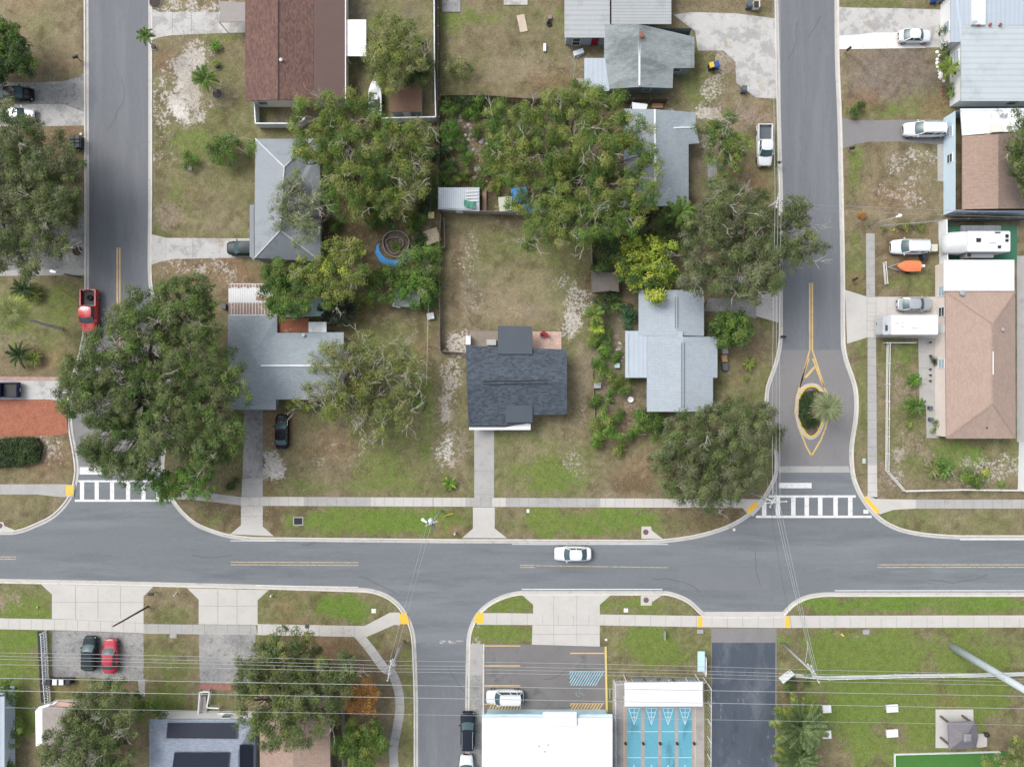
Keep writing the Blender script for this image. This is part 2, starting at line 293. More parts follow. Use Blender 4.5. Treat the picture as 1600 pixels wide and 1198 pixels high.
# x, y, rx, ry (photo px), kind, strength
SPL = [
 (60,60,110,90,'t',.7),(70,90,80,60,'b',.6),(70,45,40,30,'o',.4),(30,10,40,20,'r',.3),(110,100,40,25,'r',.4),(110,230,40,50,'r',.8),(125,300,30,30,'r',.6),
 (60,500,90,75,'o',.9),(90,470,40,40,'g',.6),(110,560,30,25,'o',.8),(60,560,60,30,'r',.5),(30,530,30,30,'p',.4),(60,720,70,40,'r',.6),(70,690,30,28,'s',.45),(40,740,50,15,'b',.6),(45,800,60,25,'b',.8),(50,800,30,12,'o',.5),
 (310,20,60,25,'s',.6),(260,60,40,60,'t',.4),(300,70,30,30,'s',.6),(285,110,28,40,'s',.75),(295,150,34,44,'s',.8),(285,180,18,16,'w',.7),(260,95,18,16,'r',.55),(245,170,22,40,'s',.4),(255,220,26,30,'s',.45),(355,110,45,50,'o',.6),(350,60,40,15,'g',.5),(345,150,40,30,'p',.45),
 (310,250,75,70,'o',.95),(300,220,45,30,'g',.65),(275,285,30,30,'g',.7),(345,290,60,40,'b',.5),(320,350,90,22,'t',.7),(255,335,26,26,'p',.6),(300,310,60,24,'g',.35),
 (310,420,90,30,'r',.7),(285,415,40,14,'s',.4),(340,425,24,22,'s',.5),(380,450,30,30,'r',.5),
 (380,600,30,100,'d',.5),(380,750,40,20,'d',.5),(330,800,50,25,'d',.7),(350,805,20,10,'o',.4),
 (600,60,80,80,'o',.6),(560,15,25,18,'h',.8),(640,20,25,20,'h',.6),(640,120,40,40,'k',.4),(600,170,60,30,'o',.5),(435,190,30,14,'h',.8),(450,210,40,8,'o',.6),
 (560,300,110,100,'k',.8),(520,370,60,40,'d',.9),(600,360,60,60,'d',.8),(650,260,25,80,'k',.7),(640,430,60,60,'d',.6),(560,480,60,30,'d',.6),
 (600,560,80,90,'o',.8),(640,500,50,30,'b',.7),(660,560,25,60,'r',.5),(560,500,40,30,'d',.5),(610,500,40,20,'p',.35),
 (500,720,110,70,'b',.7),(440,670,30,30,'r',.65),(430,715,22,30,'s',.75),(435,740,14,16,'w',.5),(520,710,40,28,'s',.35),(530,690,60,30,'r',.35),(620,720,70,50,'o',.6),(580,740,90,30,'g',.45),(500,760,140,14,'o',.6),(640,740,40,20,'g',.4),(600,770,110,8,'p',.3),(420,760,20,30,'r',.5),(665,650,20,60,'g',.6),
 (700,640,20,70,'p',.6),(705,600,16,30,'s',.5),(695,650,10,30,'s',.6),(700,700,26,30,'s',.7),(720,680,18,40,'p',.6),(725,740,16,30,'t',.6),(690,700,15,15,'w',.3),
 (800,400,80,60,'o',.5),(830,380,60,30,'g',.35),(600,600,60,70,'g',.55),(600,690,80,50,'g',.45),(650,590,30,60,'g',.45),(620,520,60,30,'o',.6),(580,760,110,20,'g',.5),(830,740,70,40,'g',.35),(470,750,50,20,'g',.3),
 (560,810,180,30,'g',.9),(640,815,60,22,'G',.75),(500,810,60,20,'G',.5),(430,810,25,30,'d',.7),(700,825,30,14,'r',.6),(560,840,160,4,'p',.4),
 (810,440,110,110,'b',.6),(800,400,90,60,'o',.5),(800,450,80,60,'t',.75),(850,480,60,40,'t',.5),(860,390,50,40,'g',.6),(735,440,20,60,'s',.32),(715,430,10,110,'d',.7),(722,535,30,26,'s',.65),(730,470,20,30,'h',.4),(900,480,20,50,'s',.55),(892,515,18,25,'s',.5),(880,440,30,20,'s',.35),(825,488,13,11,'p',.7),(865,460,40,40,'o',.5),(905,560,20,60,'t',.8),(912,640,12,60,'p',.6),(890,700,20,40,'p',.35),
 (850,720,90,60,'o',.8),(820,710,60,50,'t',.45),(850,740,60,30,'g',.6),(960,720,60,50,'b',.5),(900,740,60,30,'G',.25),(905,725,20,26,'s',.25),(1000,740,30,30,'r',.4),(830,775,50,8,'b',.5),(960,775,60,8,'p',.5),(790,690,20,30,'o',.7),(850,690,40,16,'g',.5),
 (900,815,150,24,'g',.95),(920,830,70,14,'G',.9),(960,805,60,16,'G',.6),(820,820,40,16,'o',.7),(1070,820,70,20,'o',.8),(1070,815,50,12,'d',.5),(1110,730,90,70,'d',.75),
 (970,450,60,90,'d',.75),(960,560,50,90,'h',.5),(950,640,40,60,'b',.5),(990,660,60,30,'d',.6),(945,600,18,30,'p',.5),(968,535,14,20,'p',.5),(985,640,20,30,'p',.5),
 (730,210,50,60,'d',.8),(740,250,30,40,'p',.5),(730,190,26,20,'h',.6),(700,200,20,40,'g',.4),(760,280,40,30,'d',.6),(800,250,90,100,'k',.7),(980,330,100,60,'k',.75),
 (740,30,60,35,'g',.8),(820,40,60,50,'o',.8),(780,80,90,40,'b',.6),(800,110,110,26,'t',.7),(850,100,60,40,'p',.45),(720,70,30,30,'p',.4),(870,30,20,40,'g',.5),(840,130,60,20,'r',.4),(790,140,120,10,'o',.3),
 (1110,10,60,14,'b',.8),(1090,100,40,60,'o',.8),(1070,140,30,24,'g',.45),(1130,110,30,26,'p',.6),(1110,140,40,24,'s',.5),(1180,160,40,24,'t',.7),(1100,180,60,14,'s',.7),(1160,185,50,14,'p',.7),(1190,175,20,20,'r',.4),(1130,90,50,30,'s',.3),
 (1130,230,60,60,'h',.7),(1115,210,30,20,'s',.4),(1150,280,50,40,'r',.5),(1190,290,26,30,'r',.6),(1180,400,60,60,'d',.6),(1160,480,50,40,'h',.6),
 (1165,560,50,60,'b',.85),(1180,600,30,50,'o',.5),(1150,540,30,40,'r',.4),(1200,500,20,40,'o',.7),(1190,720,30,60,'o',.8),(1212,360,12,200,'o',.4),
 (1390,8,90,10,'o',.8),(1390,118,90,46,'h',.95),(1400,122,70,36,'h',.8),(1400,118,60,30,'b',.2),(1360,100,40,24,'h',.6),(1350,175,60,14,'o',.8),(1420,172,70,12,'g',.55),(1340,160,30,16,'r',.6),(1460,172,30,20,'r',.5),
 (1400,270,90,55,'b',.9),(1420,290,60,40,'s',.45),(1440,245,40,12,'s',.45),(1400,240,14,14,'h',.5),(1335,270,20,60,'g',.7),(1400,310,60,20,'r',.45),(1380,335,70,12,'t',.6),(1370,300,30,26,'s',.35),
 (1340,400,22,60,'o',.95),(1335,370,16,30,'g',.6),(1340,440,20,16,'r',.6),(1420,400,60,60,'b',.5),(1400,380,36,30,'r',.35),(1420,445,50,20,'o',.9),(1400,440,30,14,'g',.5),(1450,360,20,12,'r',.4),
 (1345,600,16,130,'o',.9),(1345,700,14,60,'g',.35),(1378,620,8,100,'b',.7),(1400,570,30,50,'o',.8),(1415,550,26,24,'G',.5),(1400,620,30,50,'p',.6),(1425,650,40,30,'o',.7),(1500,715,100,26,'G',.65),(1460,720,80,60,'o',.75),(1430,700,40,60,'p',.55),(1540,735,60,30,'s',.45),(1500,745,80,20,'b',.5),(1400,720,14,50,'s',.35),(1440,770,80,6,'b',.7),(1375,750,14,30,'p',.5),
 (1500,815,160,26,'o',.95),(1440,815,60,16,'t',.4),(1560,820,60,18,'b',.4),(1600,790,40,80,'b',.2),
 (40,950,60,30,'g',.9),(25,935,30,18,'p',.6),(265,945,45,30,'b',.75),(265,960,40,16,'o',.7),(490,945,90,30,'o',.85),(550,948,60,26,'G',.85),(440,945,40,24,'r',.35),(460,972,60,5,'r',.4),
 (40,1060,60,90,'g',.95),(40,1000,60,16,'G',.6),(20,1090,40,60,'G',.3),(100,1090,60,40,'o',.8),(110,1075,60,14,'r',.45),(268,1050,44,80,'o',.95),(265,1100,40,60,'g',.7),(268,1010,40,20,'b',.4),(330,1100,40,30,'o',.8),
 (480,1030,110,60,'d',.6),(520,1010,70,20,'r',.7),(585,1000,40,24,'o',.8),(590,1060,40,60,'b',.7),(600,1120,50,60,'b',.6),(640,1080,12,120,'o',.7),(637,1030,14,60,'o',.7),(560,1060,40,30,'r',.5),(600,1160,30,50,'t',.4),
 (790,945,60,20,'g',.9),(785,990,55,16,'g',.9),(1010,945,90,20,'g',.95),(1020,1020,100,45,'g',1),(1060,1010,60,30,'o',.5),(960,1010,30,50,'b',.25),(1000,1045,90,10,'b',.55),(950,1085,14,40,'o',.9),(1010,990,40,10,'G',.2),
 (1400,943,230,18,'G',.95),(1460,945,60,10,'b',.35),(1400,1020,230,40,'g',1),(1330,1010,80,30,'G',.55),(1550,1020,70,40,'o',.7),(1420,1100,230,110,'g',1),(1480,1095,40,40,'r',.55),(1540,1100,60,60,'o',.5),(1330,1110,80,60,'G',.4),(1240,1100,30,60,'d',.75),(1350,1150,50,30,'g',.5),(1560,1050,60,8,'k',.5),(1300,1045,60,10,'g',.5),
 (700,1060,30,60,'h',.9),(745,1040,15,60,'s',.6),(700,1100,20,50,'h',.8)]
N = .30; gx = np.arange(-82, 82.01, N); gy = np.arange(-62, 62.01, N); X, Y = np.meshgrid(gx, gy)
PXx = X * PXM + 800; PYy = 599 - Y * PXM
col = np.zeros(X.shape + (3,)); bn = fbm(X, Y, 7, 3)[..., None]
col[:] = np.array(GC['b']); col = col * (1 - np.clip((bn - .45) * 3, 0, .7)) + np.array(GC['o']) * np.clip((bn - .45) * 3, 0, .7)
cs = np.zeros(X.shape + (4,)); cs[..., :3] = GC['s']; cg = np.zeros(X.shape + (4,)); cg[..., :3] = GC['g']
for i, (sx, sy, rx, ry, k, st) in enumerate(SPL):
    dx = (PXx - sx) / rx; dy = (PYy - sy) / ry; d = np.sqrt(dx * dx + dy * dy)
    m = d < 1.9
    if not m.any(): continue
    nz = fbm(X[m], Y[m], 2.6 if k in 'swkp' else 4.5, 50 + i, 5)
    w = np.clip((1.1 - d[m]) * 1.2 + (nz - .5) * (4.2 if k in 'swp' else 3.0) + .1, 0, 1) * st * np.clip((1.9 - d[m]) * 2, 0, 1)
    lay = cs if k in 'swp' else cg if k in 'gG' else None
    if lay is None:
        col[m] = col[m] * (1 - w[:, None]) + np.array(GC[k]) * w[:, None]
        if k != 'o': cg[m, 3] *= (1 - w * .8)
    else:
        L_m = lay[m]; a0 = L_m[:, 3]; a1 = 1 - (1 - a0) * (1 - w); mix_ = (w / np.maximum(a1, 1e-4))[:, None]
        L_m[:, :3] = L_m[:, :3] * (1 - mix_) + np.array(GC[k]) * mix_; L_m[:, 3] = a1; lay[m] = L_m
        if k in 'gG': cs[m, 3] *= (1 - w * .7)
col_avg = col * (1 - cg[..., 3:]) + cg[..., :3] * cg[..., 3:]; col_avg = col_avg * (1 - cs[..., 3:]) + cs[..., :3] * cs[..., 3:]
f1 = fbm(X, Y, 1.1, 900, 3); f2 = fbm(X, Y, .6, 910, 2)
col *= (1 + (f1 - .5) * .55)[..., None]
q = np.clip((f2 - .62) * 4, 0, .55)[..., None]; col = col * (1 - q) + np.array((.22, .185, .12)) * q
q = np.clip((fbm(X, Y, 1.7, 930, 4) - .60) * 5, 0, .5)[..., None]; col = col * (1 - q) + np.array((.085, .062, .038)) * q
inr = pip(X, Y, road_w); near = dist(X, Y, [p for p in road_w if abs(p.x) < 400 and abs(p.y) < 400]) if False else None
rw = [(max(-130, min(130, p.x)), max(-110, min(110, p.y))) for p in road_w]
dr = dist(X, Y, rw); low = inr | (dr < .47)
Z = np.where(low, -.06, .10)
ny, nx = X.shape
V = np.stack([X, Y, Z], -1).reshape(-1, 3); idx = np.arange(nx * ny).reshape(ny, nx)
F = np.stack([idx[:-1, :-1], idx[:-1, 1:], idx[1:, 1:], idx[1:, :-1]], -1).reshape(-1, 4)
C = np.concatenate([col.reshape(-1, 3), np.ones((nx * ny, 1))], 1)
def fastmesh(name, V, F, m, C=None, smooth=False):
    me = bpy.data.meshes.new(name); n = len(F); k = F.shape[1]
    me.vertices.add(len(V)); me.vertices.foreach_set('co', np.ascontiguousarray(V, dtype=np.float32).ravel())
    me.loops.add(n * k); me.loops.foreach_set('vertex_index', np.ascontiguousarray(F, dtype=np.int32).ravel())
    me.polygons.add(n); me.polygons.foreach_set('loop_start', np.arange(0, n * k, k, dtype=np.int32))
    if smooth: me.polygons.foreach_set('use_smooth', np.ones(n, bool))
    me.update(calc_edges=True)
    if C is not None:
        a = me.attributes.new('col', 'FLOAT_COLOR', 'POINT'); a.data.foreach_set('color', np.ascontiguousarray(C, dtype=np.float32).ravel())
    me.materials.append(m); return me
# outer ring to the horizon
e = 2500; x0, x1, y0, y1 = gx[0], gx[-1], gy[0], gy[-1]
ring = np.array([(-e, -e, -.06), (e, -e, -.06), (e, e, -.06), (-e, e, -.06), (x0, y0, -.06), (x1, y0, -.06), (x1, y1, -.06), (x0, y1, -.06)])
nV = len(V); V = np.concatenate([V, ring]); F = np.concatenate([F, np.array([(0, 1, 5, 4), (1, 2, 6, 5), (2, 3, 7, 6), (3, 0, 4, 7)]) + nV])
C = np.concatenate([C, np.array([[.150, .138, .074, 1]] * 8)])
CS = np.concatenate([cs.reshape(-1, 4), np.zeros((8, 4))]); CG = np.concatenate([cg.reshape(-1, 4), np.zeros((8, 4))])
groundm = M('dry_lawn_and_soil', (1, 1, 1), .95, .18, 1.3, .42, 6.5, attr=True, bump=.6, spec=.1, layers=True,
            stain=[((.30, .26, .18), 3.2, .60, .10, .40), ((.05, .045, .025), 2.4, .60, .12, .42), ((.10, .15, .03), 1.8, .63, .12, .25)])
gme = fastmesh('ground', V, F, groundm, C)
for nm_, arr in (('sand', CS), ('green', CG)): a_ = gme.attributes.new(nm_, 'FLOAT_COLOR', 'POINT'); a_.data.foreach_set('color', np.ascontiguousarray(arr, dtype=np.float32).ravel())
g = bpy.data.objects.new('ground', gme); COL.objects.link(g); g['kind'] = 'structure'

# ---------------------------------------------------------------- paving
ZP = [.112]
def pave(name, pts, m, z=None, joints=None, jm=None):
    ZP[0] += .0 if z is not None else .0
    zz = z if z is not None else .116
    o = struct(name, MB().prism(px(pts), .02, zz), m)
    return o
jointm = M('dark_joint', (.16, .155, .145), .9)
def joints(segs, z=.122, w=.035):
    b = MB()
    for x0, y0, x1, y1 in segs:
        a = P(x0, y0); c = P(x1, y1); d = (c - a).normalized(); n_ = Vector((-d.y, d.x, 0)) * w / 2
        b.quad(*[Vector((q.x, q.y, z)) for q in (a - n_, c - n_, c + n_, a + n_)])
    return b
JS = []
def vj(xs, y0, y1): JS.extend([(x, y0, x, y1) for x in xs])
def hj(ys, x0, x1): JS.extend([(x0, y, x1, y) for y in ys])
# driveways north
pave('driveway', [(236, 14), (250, 20), (342, 20), (352, 12), (386, 12), (386, 52), (372, 52), (342, 53), (270, 56), (250, 59), (237, 64), (235, 50)], conc_w); vj((270, 300, 340), 20, 55)
pave('driveway', [(134, 114), (125, 120), (105, 127), (55, 130), (-60, 130), (-60, 163), (60, 163), (100, 163), (134, 175)], conc_o)
pave('driveway', [(-60, 163.5), (60, 163.5), (100, 163.5), (134, 176), (134, 197), (75, 198), (-60, 198)], conc_w, .120)
pave('driveway', [(134, 333), (120, 340), (100, 350), (-60, 352), (-60, 432), (134, 429)], conc_o); pave('path', [(-60, 424), (134, 420), (134, 430), (-60, 432)], conc_g, .120)
pave('driveway', [(236, 366), (260, 372), (410, 373), (410, 402), (272, 405), (250, 410), (236, 414)], conc_w); vj((260, 302, 344), 372, 405)
pave('driveway', [(-60, 595), (95, 595), (108, 602), (108, 632), (95, 626), (80, 624), (-60, 624)], conc_w)
pave('driveway', [(382, 640), (411, 640), (411, 776), (379, 776)], conc_o); pave('driveway', [(379, 748), (411, 748), (411, 776), (378, 776)], conc_g, .120)
pave('driveway_apron', [(377, 776.5), (411, 776.5), (411, 822), (428, 837), (360, 834), (377, 820)], conc); hj((790, 806), 378, 411)
pave('driveway', [(741, 668), (772, 668), (772, 777.5), (741, 777.5)], conc_g); hj((735, 772), 741, 772)
pave('driveway_apron', [(739, 792), (773, 792), (773, 825), (792, 840), (722, 840), (739, 825)], conc)
pave('driveway', [(1106, 466), (1181, 469), (1181, 498), (1150, 488), (1100, 486)], conc_o); pave('driveway_apron', [(1181, 464), (1216, 453), (1216, 504), (1181, 494)], conc)
pave('driveway', [(1320, 453), (1355, 464), (1475, 464), (1475, 529), (1355, 527), (1323, 537)], conc); hj((494.5,), 1355, 1470); vj((1354, 1368, 1385, 1411), 464, 527)
pave('path', [(1352.5, 365), (1366, 365), (1366.5, 463.5), (1353, 463.5)], conc_g, .120); pave('path', [(1355, 527.5), (1368, 527.5), (1370, 779), (1355, 775)], conc_g, .120)
pave('path', [(1355, 725), (1369.5, 725), (1370, 776), (1355, 776)], conc, .124)
pave('path', [(1434, 529), (1463, 529), (1466, 684), (1447, 684), (1446, 632), (1436, 632)], conc_g); hj((550, 575, 600), 1435, 1448)
for y in range(376, 780, 14): JS.append((1353, y, 1369, y))
pave('driveway', [(1315, 185), (1335, 189), (1482, 187), (1484, 228), (1410, 222), (1360, 222), (1335, 226), (1316, 233)], asph_worn, .112)
pave('driveway', [(1310, 12), (1330, 13), (1400, 14), (1470, 16), (1470, 75), (1400, 76), (1310, 78)], conc_w)
struct('sand', MB().sheet(px([(1311, 57), (1345, 55), (1365, 52), (1407, 52), (1408, 62), (1440, 71), (1446, 76), (1311, 78)]), .124), M('white_sand', (.66, .64, .60), .95, .1, 1, .16, 5, stain=[((.35, .25, .14), .7, .62, .08, .7)]))
pave('driveway', [(1052, 24), (1080, 20), (1150, 22), (1212, 30), (1213, 155), (1180, 153), (1150, 130), (1149, 98), (1130, 80), (1090, 80), (1086, 50)], conc_w)
pave('path', [(1464, 226), (1481, 226), (1481, 285), (1464, 283)], conc_g)
pave('path', [(1105, 250), (1120, 250), (1120, 292), (1106, 292)], conc_o); 
# sidewalks north
pave('sidewalk', [(-2000, 757), (96, 756), (118, 757), (116, 776), (96, 776), (60, 772), (-2000, 771)], conc_g, .120)
pave('sidewalk', [(262, 763), (285, 764), (345, 772), (377, 776), (377, 789), (345, 785), (300, 780), (266, 779)], conc_g, .120)
for x0, x1, mm in ((377.3, 475, conc), (475, 580, conc_g), (580, 727, conc), (727, 769, conc_g), (769, 790, conc), (790, 938, conc_g), (938, 1160, conc)):
    yA = lambda x: 775.5 + (x - 377) * .0045
    pave('sidewalk', [(x0, yA(x0)), (x1, yA(x1)), (x1, yA(x1) + 14), (x0, yA(x0) + 14)], mm, .120)
for x in range(391, 1160, 15): JS.append((x, 776.5, x, 790.5))
pave('sidewalk', [(1160, 779), (1200, 780), (1196, 784), (1176, 806), (1166, 801), (1160, 793)], conc, .120)
pave('sidewalk', [(1370.3, 779), (1430, 780), (1430, 794), (1395, 796), (1374, 803), (1352, 779), (1355, 772), (1370, 772)], conc, .120)
pave('sidewalk', [(1430, 780), (3200, 780), (3200, 794), (1430, 794)], conc_g, .120)
for x in range(1445, 1700, 15): JS.append((x, 780.5, x, 793.5))
# south side
pave('sidewalk', [(-1500, 964), (0, 965), (108, 967), (225, 973), (225, 988), (108, 984), (0, 982), (-1500, 980)], conc, .120)
pave('sidewalk', [(225, 974), (400, 976), (403, 991), (225, 989)], conc_g, .120)
pave('sidewalk', [(403, 974), (565, 977), (570, 977), (610, 956), (625, 956), (625, 976), (617, 975), (571, 995), (552, 994), (403, 991)], conc, .120)
for x in range(-40, 560, 18): JS.append((x, 966 + x * .021 if x < 560 else 977, x, 981.5 + x * .021))
pc = catmull([(558, 988, 0), (580, 1015, 0), (600, 1042, 0), (612, 1050, 0), (622, 1075, 0), (625, 1105, 0), (620, 1140, 0), (615, 1170, 0), (617, 1210, 0), (625, 1400, 0)], 5)
pw = [P(p.x, p.y) for p in pc]; L_ = offset_path(pw, .58); R_ = offset_path(pw, -.58); struct('path', MB().prism(L_[:13] + R_[:13][::-1], .02, .117), conc); struct('path', MB().prism(L_[12:] + R_[12:][::-1], .02, .1165), conc_g)
for i in range(2, len(pw) - 6, 2): JS.append((800 + L_[i].x * 12, 599 - L_[i].y * 12, 800 + R_[i].x * 12, 599 - R_[i].y * 12))
pave('sidewalk', [(745, 957), (790, 957), (1222, 963), (1222, 980), (1110, 979), (937, 976), (745, 975)], conc, .120)
pave('sidewalk', [(1222, 961), (3200, 958), (3200, 976), (1222, 980)], conc, .120)
for x in range(752, 1700, 24): JS.append((x, 958 + min(x - 745, 480) * .011, x, 975 + min(x - 745, 480) * .01))
pave('driveway_apron', [(65, 912), (240, 916), (225, 931), (225, 972.7), (108, 966.7), (82, 966), (82, 928)], conc, .116); vj((119, 154, 189), 915, 966); hj((940,), 83, 225)
pave('driveway_apron', [(293, 918), (420, 921), (403, 937), (403, 975.5), (311, 974.5), (311, 936)], conc, .116); vj((341, 371), 920, 975); hj((946,), 311, 403)
pave('driveway', [(82, 985), (108, 984.5), (225, 988.5), (225, 1063), (150, 1058), (83, 1056)], conc_o); pave('driveway', [(311, 990), (400, 991), (396, 1067), (313, 1066)], conc_o); vj((371,), 992, 1066)
pave('path', [(216, 1060), (227, 1060), (227, 1086), (219, 1088)], conc_g, .113)
pave('driveway_apron', [(815, 928), (955, 928), (937, 944), (937, 959), (833, 958), (833, 944)], conc, .116); pave('driveway', [(832, 975.8), (937, 976.3), (937, 1009), (831, 1006)], conc); vj((865, 901), 930, 1006); hj((990,), 832, 937)
pave('driveway_apron', [(1100, 955), (1224, 955), (1222, 963), (1104, 962)], conc, .116)
pave('drainage_slab', [(1002, 822), (1017, 822), (1018, 828), (1035, 841), (1002, 841)], conc, .119); pave('drainage_slab', [(1001, 930), (1033, 930), (1018, 940), (1018, 945), (1001, 945)], conc, .119); pave('drainage_slab', [(-12, 815), (6, 815), (8, 821), (23, 827), (22, 831), (-12, 831)], conc, .119)
strip('side_drive', [(1111, 980.5), (1213, 980.5), (1212, 2400), (1111, 2400)], .112, asph_worn); strip('side_drive_surface', [(1112, 1003), (1211, 1003), (1210, 2300), (1112, 2300)], .116, asph_blue)
strip('car_park', [(756, 1005), (831, 1006), (937, 1009), (948, 1010), (948, 1200), (756, 1200)], .112, asph_lot)
strip('verge_slab', [(730, 1054), (754, 1054), (754, 1400), (730, 1400)], .108, conc_o); strip('verge_slab', [(733, 1005), (754, 1005), (754, 1054), (732, 1054)], .108, conc_g)
strip('brick_edging', [(-60, 588), (92, 589), (97, 595), (-60, 595)], .118, M('pink_brick', (.36, .24, .22), .9, .2, 2, .3, 7)); strip('brick_edging', [(313, 1067), (362, 1068), (362, 1077), (313, 1076)], .118, M('red_brick', (.26, .13, .11), .9, .2, 2, .3, 7))
strip('mulch_bed', [(-60, 624.5), (80, 624.5), (95, 627), (107, 633), (108, 676), (95, 680), (-60, 683)], .125, M('red_mulch', (.29, .112, .068), .95, .16, 1, .3, 5, bump=.5))
struct('joint_lines', joints(JS, .128, .03), jointm)
# hairline cracks and tar lines
b = MB(); rc = random.Random(4)
for x, y, a, n in ((470, 852, 5, 9), (1230, 95, -50, 8), (1262, 60, -70, 5), (560, 900, 3, 8), (1020, 905, 2, 10), (1180, 860, 88, 7), (700, 1040, 85, 6), (300, 868, 4, 8), (1450, 905, 1, 12), (190, 120, 88, 12), (1265, 300, 88, 10), (1160, 1060, 80, 9), (850, 1060, 10, 5)):
    pts = [(x, y)]
    for i in range(n): a += rc.uniform(-16, 16); pts.append((pts[-1][0] + 8 * math.cos(R(a)), pts[-1][1] + 8 * math.sin(R(a))))
    zc = .121 if y > 1000 and x > 740 else .0095; c = [P(*q) for q in pts]; b.grid([[Vector((p.x, p.y, zc)) for p in offset_path(c, -.025)], [Vector((p.x, p.y, zc)) for p in offset_path(c, .025)]])
struct('road_crack', b, M('tar', (.06, .062, .068), .8))
# painted road markings
wb = MB(); yb = MB()
def rect(b, x0, y0, x1, y1, z=.012): b.sheet(px([(x0, y0), (x1, y0), (x1, y1), (x0, y1)]), z)
def line(b, pts, w, z=.012):
    c = [P(x, y) for x, y in pts]; a = offset_path(c, w / 2); d = offset_path(c, -w / 2)
    b.grid([[Vector((p.x, p.y, z)) for p in d], [Vector((p.x, p.y, z)) for p in a]])
for x0 in (125, 148, 172, 197, 221, 244): rect(wb, x0, 753.2, x0 + 6.5, 780)
rect(wb, 122, 750, 254, 753); rect(wb, 117, 780.2, 266, 783.5); rect(wb, 125, 730, 160, 741, .014)
for x0 in (1190.5, 1212, 1236, 1257, 1278, 1302, 1325): rect(wb, x0, 777.2, x0 + 7, 805)
rect(wb, 1201, 773.5, 1337, 777); rect(wb, 1181, 805.2, 1362, 808.8); rect(wb, 1217, 754, 1268, 762.5); rect(wb, 1349, 796, 1357, 802)
rect(wb, 1500, 841.8, 2600, 843.4, .016); rect(wb, 800, 849.6, 1044, 850.6, .016); rect(wb, 360, 844, 430, 845, .016)
for a, b_ in ((400, 560),): line(wb, [(a, 914.2), (b_, 916.8)], .09, .016)
rect(wb, 815, 919.5, 1035, 921, .016); rect(wb, 1304, 921.6, 2600, 923, .016)
struct('white_road_marking', wb, whitep)
struct('faded_stop_line', MB().sheet(px([(687, 1000), (724, 1000), (724, 1006), (687, 1005)]), .013), M('faded_paint', (.34, .34, .34), .7, .2, 1, .2, 8, stain=[((.16, .165, .17), 1.4, .46, .06, .95)]))
yf = MB()
for y in (877.6, 881.8): line(yf, [(361, y), (560, y + 1)], .11)
for y in (869.5, 873.0): line(yf, [(-600, y), (25, y)], .11)
for y in (881.8, 885.8): line(yf, [(1371, y), (2600, y)], .12)
line(yf, [(813, 882.5), (835, 882.8)], .12); line(yf, [(813, 885.8), (835, 886)], .12)
line(yf, [(837, 883.2), (1045, 886.4)], .09); line(yb, [(183.2, 387), (183.2, 520)], .2); line(yb, [(187.2, 387), (187.2, 560)], .2)
line(yb, [(1265.2, 442), (1265.2, 547), (1259, 570), (1250, 605)], .2); line(yb, [(1269.2, 442), (1269.2, 547), (1277, 570), (1288, 605)], .2)
line(yb, [(1263.8, 560), (1254, 590), (1244.5, 620), (1242.5, 645), (1247, 665), (1255, 685), (1260, 698), (1268, 712)], .22); line(yb, [(1270, 560), (1281, 590), (1291.5, 615), (1294, 645), (1290, 668), (1282, 688), (1276, 698), (1268, 712)], .22)
line(yb, [(1273, 573), (1258, 590)], .3)
struct('yellow_road_marking', yb, yellowp); struct('yellow_road_marking', yf, M('faded_yellow_paint', (.42, .35, .21), .7, .08, 1, .1, 12, stain=[((.20, .20, .195), 2.5, .50, .08, .8)]))
# tactile pads at the kerb ramps
for i, (pts, lb) in enumerate([([(104, 758), (116, 758), (115, 772), (109, 775), (104, 773)], 'at the left end of the crosswalk on the left street'), ([(262, 757), (270, 757), (272, 776), (266, 774)], 'half hidden under the green branch beside the left crosswalk'),
    ([(1178, 783), (1185, 787), (1172, 802), (1165, 798)], 'at the west kerb of the right crosswalk'), ([(1352, 774), (1374, 798), (1370, 803), (1349, 779)], 'at the east kerb of the right crosswalk'),
    ([(624, 958), (636, 957), (640, 974), (624, 974)], 'on the corner west of the south street'), ([(741, 972), (744, 957), (756, 956), (756, 973)], 'on the corner east of the south street'),
    ([(1090, 963), (1097, 963), (1097, 979), (1090, 979)], 'on the walk just west of the dark side drive'), ([(1226, 963), (1234, 962), (1234, 979), (1226, 980)], 'on the walk just east of the dark side drive')]):
    solo('tactile_pad', MB().prism(px(pts), .02, .129), tactile, 'yellow tactile ramp pad ' + lb, 'tactile pad', 'tactile pads at kerb ramps')
